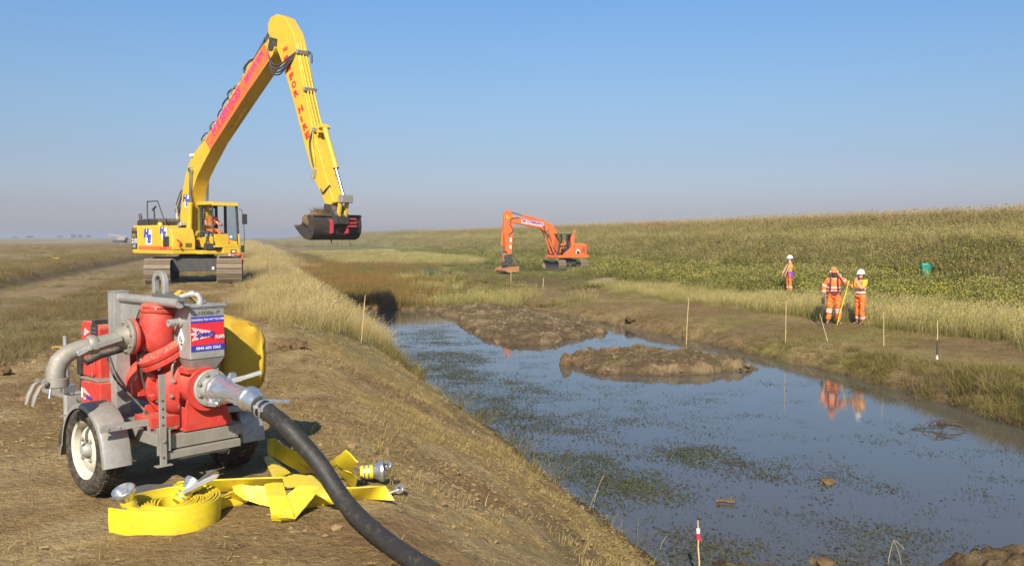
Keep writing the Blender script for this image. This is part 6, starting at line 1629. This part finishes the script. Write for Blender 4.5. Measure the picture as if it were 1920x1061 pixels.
    # trousers
    V = []; E = []; Rr = []
    pe = v((0, 0, 1.02), (.140 * bulk, .108 * bulk))
    for LG in (LL, RL):
        h1 = v(LG['hip'], .105 * bulk, pe); md = v((Vector(LG['hip']) + Vector(LG['kn'])) / 2, .095 * bulk, h1); kn = v(LG['kn'], .08 * bulk, md)
        m2 = v(Vector(LG['kn']).lerp(Vector(LG['an']), .55), .075 * bulk, kn); v(Vector(LG['kn']).lerp(Vector(LG['an']), .93), .082 * bulk, m2)
    tr = skin_mesh('trousers', V, E, Rr, legm, p, 3, 0, .05)
    # boots
    for LG in (LL, RL):
        an = Vector(LG['an']); toe = Vector(LG['toe'])
        V = []; E = []; Rr = []
        a1 = v(an + Vector((0, .0, .08)), .06); a2 = v(an + Vector((0, .02, -.02)), (.052, .058), a1); a3 = v(an.lerp(toe, .55) + Vector((0, 0, -.005)), (.05, .045), a2); v(toe, (.046, .034), a3)
        skin_mesh('boot', V, E, Rr, M_BOOT, p)
    # jacket
    V = []; E = []; Rr = []
    w0 = v((0, 0, .95 if not seated else 1.0), (.150 * bulk, .118 * bulk)); w1 = v((0, 0, 1.10), (.168 * bulk, .13 * bulk), w0); c1 = v((0, .01, 1.30), (.188 * bulk, .145 * bulk), w1); v((0, .015, 1.46), (.085, .085), c1)
    for s, AR in ((1, LA), (-1, RA)):
        sh = v(Vector(AR['sh']), .078 * bulk, c1)
        if sleeve == 'none': continue
        ml = v(Vector(AR['sh']).lerp(Vector(AR['el']), .55), .076 * bulk, sh)
        if sleeve == 'long':
            el = v(AR['el'], .068 * bulk, ml); v(Vector(AR['el']).lerp(Vector(AR['wr']), .92), .052 * bulk, el)
        else: v(Vector(AR['sh']).lerp(Vector(AR['el']), .9), .070 * bulk, ml)
    jk = skin_mesh('jacket' if sleeve == 'long' else 'vest', V, E, Rr, top, p, 3, 0, .045)
    if bands:
        for z in ((1.06, 1.17) if not seated else (1.15,)):
            ring(jk, S_((0, 0, z)), (0, 0, 1), .176 * bulk * k, .138 * bulk * k, .05 * k)
        if sleeve == 'long':
            for AR in (LA, RA):
                a, e = S_(AR['sh']), S_(AR['el'])
                ring(jk, a.lerp(e, .72), e - a, .074 * bulk * k, .074 * bulk * k, .05 * k)
                w = S_(AR['wr']); ring(jk, e.lerp(w, .55), w - e, .063 * bulk * k, .063 * bulk * k, .045 * k)
        if not seated:
            for LG in (LL, RL):
                a, e = S_(LG['kn']), S_(LG['an'])
                for f in (.05, .22) if sleeve == 'long' else (.62,): ring(tr, a.lerp(e, f), e - a, .083 * bulk * k, .083 * bulk * k, .05 * k)
    return p, dict(LA=LA, RA=RA, k=k, body=body, jacket=jk, trousers=tr)
def local(p, v): return Matrix.Translation(p.location) @ Matrix.Rotation(p.rotation_euler.z, 4, 'Z') @ Vector(v)

# the bearded surveyor with the detector
q = at_z(1562, 606, -1.14); q.z = gz(q.x, q.y) - .01
P2, i2 = person(q, R(-14), 'person in orange cap and maroon harness with one hand raised to the ear', 1.80,
                dict(r=dict(sh=(-.19, .01, 1.42), el=(-.30, .03, 1.16), wr=(-.29, -.08, .93)), l=dict(sh=(.19, .01, 1.43), el=(.40, -.06, 1.29), wr=(.20, -.14, 1.50), hand=(-.5, .25, .8))),
                dict(l=dict(kn=(.14, -.03, .50), an=(.17, .02, .09), toe=(.23, -.14, .035)), r=dict(kn=(-.13, -.03, .50), an=(-.15, .02, .09), toe=(-.20, -.14, .035))), bulk=1.12, beard=True, hat=M_HIVIS)
for x in (-.11, .11):
    b = MB(); b.tube([(x * .8, .14, 1.50), (x, .02, 1.555), (x, -.12, 1.45), (x * 1.05, -.185, 1.28), (x * 1.2, -.17, 1.05)], .026, 8, flat=1.0); b.build('harness_strap', M_MAROON, P2, ang=70)
ring(P2, (0, 0, 1.02), (0, 0, 1), .218, .168, .10, 'harness_belt', M_MAROON)
b = MB(); b.box((0, -.172, 1.02), (.16, .05, .15)); b.build('belt_pouch', M_MAROON, P2, .02)
b = MB(); b.box((0, .22, 1.24), (.34, .16, .42)); b.build('rucksack', M_DKGREY, P2, .06)
b = MB(); b.lathe([(.05, -.02), (.055, 0), (.05, .02)], (.11, -.01, 1.69), (1, 0, 0), 14); b.lathe([(.05, -.02), (.055, 0), (.05, .02)], (-.11, -.01, 1.69), (1, 0, 0), 14)
b.tube([(.11 * math.cos(a), 0, 1.69 + .16 * math.sin(a)) for a in [PI * k / 10 for k in range(11)]], .012, 6); o = b.build('headphones', M_FITTING, P2)
# metal detector held in the right hand
hnd = local(P2, (-.30, -.12, .90)); foot = hnd + Vector((-.16, -.25, 0)); foot.z = gz(foot.x, foot.y) + .05
md = empty('metal_detector', foot, 0, 'long dark metal detector held down by the bearded person in the orange cap', 'detector')
b = MB(); b.tube([(0, 0, .02), hnd - foot, (hnd - foot) * 1.12], [.014, .018, .018], 10); b.build('shaft', M_BLACK, md)
b = MB(); d = (hnd - foot); b.tube([d * .62 + Vector((.0, 0, 0)), d * 1.0], .034, 10); b.build('grip', M_BLACK, md)
b = MB(); b.lathe([(.08, -.018), (.135, -.018), (.14, 0), (.135, .018), (.08, .018)], (0, 0, 0), (.1, -.2, 1), 28); b.lathe([(.0, -.01), (.085, -.01), (.085, .01), (.0, .01)], (0, 0, 0), (.1, -.2, 1), 20); b.build('search_coil', M_BLACK, md)
b = MB(); b.box(d * .86 + Vector((-.03, -.03, 0)), (.08, .10, .16)); b.build('control_box', M_DARK, md, .02)

# the white helmeted person with the yellow pole
q = at_z(1612, 608, -1.13); q.z = gz(q.x, q.y) - .01
P3, i3 = person(q, R(-62), 'person in white hard hat and orange T-shirt holding a slanting yellow pole', 1.74,
                dict(l=dict(sh=(.185, .01, 1.41), el=(.20, -.16, 1.16), wr=(.04, -.26, 1.40), hand=(-.3, .2, .9)), r=dict(sh=(-.185, .01, 1.41), el=(-.22, -.14, 1.16), wr=(-.12, -.34, 1.28), hand=(.2, -.6, .3))),
                dict(l=dict(kn=(.11, -.05, .50), an=(.10, .03, .09), toe=(.11, -.14, .035)), r=dict(kn=(-.12, .03, .50), an=(-.14, .08, .09), toe=(-.16, -.09, .035))), top=M_HIVISY, sleeve='short', bulk=1.02, nape=True)
ring(P3, (0, .015, 1.475), (0, .1, 1), .088, .088, .05, 'collar', M_MAROON)
tp = local(P3, (-.12, -.42, 1.33)); bt = at_z(1569, 609, -1.14); bt.z = gz(bt.x, bt.y) - .02
pole = MB(); pole.tube([bt, bt.lerp(tp, 1.06)], .016, 10); pole.tube([bt.lerp(tp, .97), bt.lerp(tp, 1.07)], .021, 10); pl_ = pole.build('survey_pole', M_YHOSE); tag(pl_, 'straight yellow pole slanting from the ground to the hands of the white helmeted person', 'pole')

# the third person farther back in the grass
q = at_d(1480, 545, 40.5); q.z = gz(q.x, q.y) - .01
P1, i1 = person(q, R(-82), 'person in white hard hat and sleeveless orange vest with purple top tied round the waist', 1.72,
                dict(l=dict(sh=(.165, -.01, 1.40), el=(.19, -.17, 1.17), wr=(.15, -.26, .94)), r=dict(sh=(-.175, .01, 1.40), el=(-.21, -.14, 1.14), wr=(-.14, -.26, .95))), None, top=M_HIVISY, sleeve='none', bulk=.95, nape=True, bands=False)
ring(P1, (0, 0, .97), (0, 0, 1), .172, .138, .07, 'tied_top', M_PURPLE)
b = MB(); b.tube([(.16, .0, .98), (.185, .01, .82), (.165, .02, .66)], [.04, .065, .03], 10, flat=.6); b.tube([(.12, .06, .98), (.14, .07, .84), (.13, .06, .72)], [.04, .055, .03], 10, flat=.7); b.build('hanging_top', M_PURPLE, P1, ang=70)
for s in (-1, 1): ring(P1, (s * .12, .0, .30), (0, 0, 1), .085, .085, .05)

# operators and the worker behind the yellow machine
SEAT = dict(l=dict(hip=(.10, -.02, .90), kn=(.14, -.42, .88), an=(.14, -.50, .48), toe=(.14, -.66, .43)), r=dict(hip=(-.10, -.02, .90), kn=(-.14, -.42, .88), an=(-.14, -.50, .48), toe=(-.14, -.66, .43)))
ARM = dict(l=dict(el=(.28, -.10, 1.16), wr=(.24, -.34, 1.14)), r=dict(el=(-.28, -.10, 1.16), wr=(-.24, -.34, 1.14)))
o = ex_w(-.42, .30, 0); o.z = EX.z + .98
person(o, ERZ + PI, 'operator in orange clothing sitting in the cab of the yellow excavator', 1.72, ARM, SEAT, seated=True, hat=None, nape=True)
ol = Matrix.Translation(OC) @ Matrix.Rotation(ORZ, 4, 'Z') @ Vector((-.58, .42, 0)); ol.z = OC.z + za - .12
person(ol, ORZ + PI, 'operator in orange clothing sitting in the cab of the orange excavator', 1.70, ARM, SEAT, seated=True, hat=None, nape=True)
q = at_d(434, 480, 62.0); q.z = gz(q.x, q.y)
person(q, R(20), 'worker in orange with white hard hat seen through the cab of the yellow excavator', 1.72, None, None)

# ------------------------------------------------------------ canes, litter, clods
M_CANE = surf('bamboo_cane', (.52, .37, .17), .6, dirt=.1, scale=12, bmp=.1)
M_REDTAPE = surf('red_tape', (.62, .02, .09), .5, dirt=.05, bmp=0)
M_GREENBAG = surf('green_sack', (.015, .22, .14), .45, dirt=.08, scale=8, bmp=.2)
M_DEAD = surf('dead_stem', (.34, .27, .17), .8, dirt=.1, scale=9)
CG = 'bamboo marker canes round the pond'
def cane(top, base, z, r, label, d=None):
    B = at_z(base[0], base[1], z) if d is None else at_d(base[0], base[1], d)
    B.z = gz(B.x, B.y) - .05
    B0 = at_d(base[0], base[1], B.y)
    T = at_d(top[0], top[1], B.y + .03)
    ln = T - B; b = MB(); n = 6; pts = [B + ln * (i / n) for i in range(n + 1)]
    for i in range(1, n): pts[i] = pts[i] + Vector((.004 * math.sin(i * 2.3 + top[0]), 0, 0))
    pp = []; rr_ = []
    for i in range(n):
        pp += [pts[i], pts[i].lerp(pts[i + 1], .04), pts[i].lerp(pts[i + 1], .10)]; rr_ += [r * 1.18, r * 1.12, r * (1 - .03 * i)]
    pp.append(pts[-1]); rr_.append(r * .85)
    b.tube(pp, rr_, 8); o = b.build('marker_cane', M_CANE, None, ang=50)
    tag(o, label, 'cane', CG); return o, B, T
cane((685, 553), (677, 650), -.95, 0.0105, 'thick pale cane standing in the tall grass at the pond end', None)
cane((559, 500), (559, 540), 0, 0.0120, 'cane at the edge of the rusty sedge, farthest along the left bank', 36)
cane((592, 523), (605, 566), 0, 0.0105, 'cane leaning left, crossed by a shorter one, in the left bank grass', 29)
cane((607, 538), (603, 572), 0, 0.0105, 'short upright cane beside the leaning one in the left bank grass', 28.5)
cane((958, 507), (958, 542), 0, 0.0150, 'cane right under the bucket of the orange excavator', 52)
cane((1019, 521), (1018, 548), 0, 0.0150, 'cane in front of the tracks of the orange excavator', 50)
cane((1291, 558), (1286, 612), -1.2, 0.0120, 'cane on the mown bank beyond the far end of the clay island', None)
cane((1474, 565), (1473, 635), -1.25, 0.0097, 'cane at the water side below the person with the purple top', None)
cane((1537, 588), (1553, 641), -1.25, 0.0090, 'thin cane leaning left in front of the metal detector', None)
cane((1657, 585), (1657, 650), -1.25, 0.0097, 'upright cane just right of the person with the yellow pole', None)
o, B, T = cane((1758, 600), (1757, 674), -1.27, 0.0105, 'cane with dark cloth wound round its foot and a white end', None)
b = MB(); L = T - B; b.tube([B + L * .16, B + L * .3, B + L * .42, B + L * .52], [.018, .024, .017, .014], 8); b.build('cloth', M_BLACK, o)
b = MB(); b.tube([B + L * .06, B + L * .17], [.028, .014], 8); b.build('white_end', M_WHITE, o)
o, B, T = cane((1308.5, 975), (1313, 1075), 0, 0.0083, 'nearest cane with red and white tape at the water edge', 8.6)
L = T - B
b = MB(); b.tube([B + L * .86, B + L * .90], [.017, .019], 10); b.tube([B + L * .80, B + L * .86], [.018, .017], 10); t_ = b.build('tape', M_WHITE, o)
b = MB(); b.tube([B + L * .775, B + L * .845], [.0195, .0200], 10); b.add([B + L * .80 + Vector((.015, -.012, .0)), B + L * .80 + Vector((.034, -.014, -.02)), B + L * .77 + Vector((.030, -.012, -.03)), B + L * .79 + Vector((.014, -.012, -.01))], [(0, 1, 2, 3)]); b.build('red_tape', M_REDTAPE, t_)
# green sack on a hoop
q = at_d(1735, 534, 45.0); q.z = gz(q.x, q.y)
gs = empty('rubbish_sack', q, .2, 'green plastic rubbish sack held open among the yellow flowered weeds', 'sack')
V = []; F = []; n = 28
for j in range(9):
    f = j / 8
    for i in range(n):
        th = 2 * PI * i / n; r_ = lerp(.19, .29, f) * (1 + .07 * math.sin(th * 5 + f * 4) + .05 * math.sin(th * 9 - f * 7)); zz = .02 + .68 * f - (.10 * math.sin(th + .8) * f)
        V.append((r_ * math.cos(th), r_ * math.sin(th) * .8, zz))
for j in range(8):
    for i in range(n): F.append((j * n + i, j * n + (i + 1) % n, (j + 1) * n + (i + 1) % n, (j + 1) * n + i))
F.append(tuple(range(n))[::-1]); b = MB(); b.add(V, F); o = b.build('sack', M_GREENBAG, gs, ang=60)
so2 = o.modifiers.new('skin', 'SOLIDIFY'); so2.thickness = .006
b = MB(); b.tube([(.28 * math.cos(a), .225 * math.sin(a), .71 - .10 * math.sin(a + .8)) for a in [2 * PI * k / 24 for k in range(25)]], .012, 6, caps=False); b.build('hoop', M_GREENBAG, gs)
# clods of turned earth
CLG = 'dark clods of turned earth on the left bank'
def clod(x, y, r, z=None, label=None, name='soil_clod', group=None, m=None, flat=.72, seed=None):
    sd = seed if seed is not None else int(abs(x * 91 + y * 37)) % 997
    bm = bmesh.new(); bmesh.ops.create_icosphere(bm, subdivisions=3, radius=1)
    for v in bm.verts:
        c = v.co
        k = 1 + 1.0 * (float(fbm(np.array([c.x * 1.6 + sd]), np.array([c.y * 1.6 + c.z * 1.9]), 1.2, 5, sd)[0]) - .5)
        _a, _b, _v, _s = worley(np.array([c.x + c.z * .6]), np.array([c.y + c.z * .5]), 2.2, sd); k += float(_s[0]) * .7 + (float(_v[0]) - .5) * .22
        v.co = Vector((c.x * k, c.y * k * .9, c.z * k * flat)) * r
    me = bpy.data.meshes.new(name); bm.to_mesh(me); bm.free(); me.shade_smooth(); me.set_sharp_from_angle(angle=R(38)); me.materials.append(m or M_CLOD)
    o = bpy.data.objects.new(name, me); COL.objects.link(o); o.location = (x, y, (gz(x, y) if z is None else z) + r * .25); o.rotation_euler = (0, 0, sd)
    return tag(o, label, 'clod', group)
for i, (px, py, r, lb) in enumerate(((528, 645, .10, 'leftmost clod of the dark heap behind the yellow sack'), (543, 652, .13, 'biggest clod in the middle of the dark heap behind the yellow sack'), (560, 655, .11, 'rightmost clod of the dark heap, lying lower on the slope'),
                                   (550, 641, .09, 'clod on top at the back of the dark heap by the tall grass'), (507, 686, .05, 'small round clod alone right of the yellow sack'), (565, 683, .06, 'small clod below the dark heap on the slope'))):
    p_ = at_z(px, py, 0); clod(p_.x, p_.y, r, None, lb, group=CLG)
for px, py, r, lb in ((100, 668, .07, 'dark clod on the dirt left of the pump elbow'), (8, 705, .09, 'dark clod at the left edge of the picture'), (130, 690, .05, 'small clod just left of the pump trailer')):
    p_ = at_z(px, py, 0); clod(p_.x, p_.y, r, None, lb, group='dark clods left of the pump')
p_ = at_z(1185, 584, -1.15); clod(p_.x, p_.y, .26, None, 'big dark clod dumped on the mown right bank', flat=.55)
p_ = at_z(1551, 905, WATER); clod(p_.x, p_.y, .10, WATER - .01, 'pale clod sticking out of the open water', flat=.45)
p_ = at_z(1062, 684, WATER); clod(p_.x, p_.y, .17, WATER + .05, 'upright clod at the left tip of the clay island', flat=1.2)
p_ = at_z(1545, 1057, WATER); clod(p_.x, p_.y, .12, WATER - .02, 'clod just under the bottom edge of the picture in the water', flat=.4)
# floating wood
def twig(name, pts, r, label, cat, m=M_DEAD, extra=()):
    b = MB(); b.tube(catmull(pts, 4), r, 6); o = b.build(name, m, None, ang=60); tag(o, label, cat)
    for pp in extra:
        q_ = MB(); q_.tube(catmull(pp, 4), r * .6, 5); q_.build('side_branch', m, o)
    return o
p_ = at_z(1361, 944, WATER); p_.z += .02
twig('driftwood', [p_ + Vector((-.11, .05, 0)), p_ + Vector((-.03, .02, .02)), p_ + Vector((.05, -.01, .01)), p_ + Vector((.11, -.04, .015))], .022, 'short stub of driftwood floating off the left bank', 'driftwood', M_MUD if False else M_CLOD, ([p_ + Vector((.05, 0, .02)), p_ + Vector((.08, .03, .06))],))
p_ = at_z(1765, 806, WATER); p_.z += .03
ex_ = [[p_ + Vector((rr.uniform(-.12, .12), rr.uniform(-.1, .1), 0)), p_ + Vector((rr.uniform(-.2, .2), rr.uniform(-.1, .1), rr.uniform(.05, .15))), p_ + Vector((rr.uniform(-.35, .35), rr.uniform(-.2, .2), rr.uniform(.0, .16)))] for _ in range(12)]
twig('twig_raft', [p_ + Vector((-.5, .05, -.02)), p_ + Vector((-.1, 0, .02)), p_ + Vector((.2, 0, .06)), p_ + Vector((.42, -.05, .0))], .012, 'raft of dark twigs floating in the open water at the right', 'twigs', M_HAIR, ex_)
def stem_at(px, py, d, dx, h, label, bend=.01, name='dead_stem'):
    B = at_d(px, py, d); B.z = min(B.z, gz(B.x, B.y)) if gz(B.x, B.y) > WATER else WATER - .05
    return twig(name, [B, B + Vector((dx * .4, 0, h * .55)), B + Vector((dx, -.02, h)), B + Vector((dx + bend, -.03, h * (.7 if abs(bend) > .05 else 1.04)))], .004, label, 'stem')
stem_at(1112, 935, 10.9, .12, .40, 'bare stem leaning out from the left bank over the weed')
stem_at(1105, 945, 10.7, .10, .26, 'shorter forked stem beside the leaning one on the left bank')
stem_at(1664, 1058, 9.1, .06, .30, 'left one of two bent straws in front of the near mud mound', .10); stem_at(1692, 1056, 9.1, -.10, .30, 'right one of two bent straws in front of the near mud mound', -.01)
stem_at(1235, 1030, 9.5, .07, .20, 'short bare stalk at the foot of the left bank near the taped cane')
for i, (px, py, d, h) in enumerate(((1148, 640, 31, .45), (1170, 650, 29.5, .5), (1112, 652, 28.5, .35))):
    stem_at(px, py, d, .12 * (-1) ** i, h, ('twiggy stem standing in the channel behind the clay island', 'taller twiggy stem in the channel nearest the clay island', 'small stem in the water at the tip of the mud spit')[i])
# litter on the left
for px, py, s_, lb in ((108, 650, .09, 'yellow scrap lying on the dirt left of the pump elbow'), (102, 493, .32, 'yellow scrap caught in the grass of the low bank')):
    p_ = at_z(px, py, .02 if py > 600 else .35); p_.z = gz(p_.x, p_.y) + (.01 if py > 600 else .12)
    b = MB(); b.ribbon([((-s_, 0, 0), (-s_ * .9, s_ * .5, .02)), ((-s_ * .3, -.02, s_ * .25), (-s_ * .2, s_ * .5, s_ * .2)), ((s_ * .4, .02, s_ * .08), (s_ * .4, s_ * .5, s_ * .22)), ((s_, 0, s_ * .2), (s_ * .9, s_ * .4, .02))], .008)
    o = b.build('yellow_scrap', M_YBAG); o.location = p_; tag(o, lb, 'litter')
# ------------------------------------------------------------ far away
M_FARW = surf('pale_far_paint', (.27, .22, .20), .6, dirt=.1, scale=.5)
q = at_d(224, 449, 260.0); q.z = gz(q.x, q.y)
fe = empty('distant_excavator', q, 0, 'tiny pale excavator with lowered boom on the plain left of the yellow one', 'excavator')
pA = at_d(205, 439.5, 260.0) - q; pB = at_d(238, 445, 260.0) - q
b = MB(); b.bar(pA, pB, .35, .5); b.build('boom', M_FARW, fe, .05)
b = MB(); b.bar(pA, pA + Vector((.5, 0, -1.2)), .25, .3); b.build('stick', M_FARW, fe, .05)
b = MB(); b.prism([(-1.3, .9), (1.6, .9), (1.6, 2.0), (.4, 2.3), (-1.3, 2.1)], -1.2, 1.2, 'Y'); b.v = [(x * .8 + .8, y, z * .75) for x, y, z in b.v]; b.build('body', M_FARW, fe, .1)
for s_ in (-1, 1):
    b = MB(); b.prism([(-1.6, .2), (-1.3, 0), (1.5, 0), (1.8, .3), (1.7, .8), (-1.5, .8)], s_ - .3, s_ + .3, 'Y'); b.build('track', M_DARK, fe, .05)
M_CROWN = blade_mat('far_foliage', (.055, .07, .025), (.085, .10, .035), (.10, .085, .04), .05, .2)
def far_tree(px, d, h, w, label, seed):
    q = at_d(px, 446, d); q.z = gz(q.x, q.y) if d < 900 else -.4
    t = empty('tree', q, 0, label, 'tree', 'trees on the far horizon')
    b = MB(); b.tube([(0, 0, 0), (.05 * h, 0, h * .5)], [h * .05, h * .03], 7); b.build('trunk', M_CLOD, t)
    r = np.random.default_rng(seed); V = []; F = []
    for k in range(260):
        a = r.uniform(0, 2 * PI); ph = r.uniform(-.9, 1.4); rr_ = r.uniform(.5, 1.0)
        c = np.array([math.cos(a) * math.cos(ph) * w * rr_ * .5, math.sin(a) * math.cos(ph) * w * rr_ * .5, h * (.55 + .42 * math.sin(ph) * rr_)])
        u1 = r.normal(0, 1, 3); u1 = u1 / np.linalg.norm(u1) * h * .09; u2 = r.normal(0, 1, 3); u2 = u2 / np.linalg.norm(u2) * h * .09
        o = len(V); V += [tuple(c - u1), tuple(c + u2), tuple(c + u1), tuple(c - u2)]; F.append((o, o + 1, o + 2, o + 3))
    me = bpy.data.meshes.new('crown'); me.from_pydata(V, [], F); me.update(); me.materials.append(M_CROWN)
    at = me.attributes.new('tip', 'FLOAT', 'POINT'); at.data.foreach_set('value', r.uniform(0, 1, len(V)).astype(np.float32)); at = me.attributes.new('vary', 'FLOAT', 'POINT'); at.data.foreach_set('value', np.repeat(r.uniform(0, 1, len(F)), 4).astype(np.float32))
    o = bpy.data.objects.new('crown', me); COL.objects.link(o); o.parent = t
for i, (px, d, h, w, lb) in enumerate(((28, 1200, 3.6, 9, 'flat dark tree clump at the left end of the horizon'), (56, 1100, 4.6, 10, 'rounder tree second from the left end of the horizon'), (112, 1300, 5.0, 8, 'tree on the horizon left of the taller pair'),
                                     (138, 1200, 6.6, 8, 'taller greenish tree on the horizon left of the distant excavator'), (151, 1300, 6.4, 7, 'thin tree next to the tallest one on the horizon'), (166, 1250, 5.6, 9, 'tree on the horizon nearest the distant excavator'))):
    far_tree(px, d, h, w, lb, 900 + i)
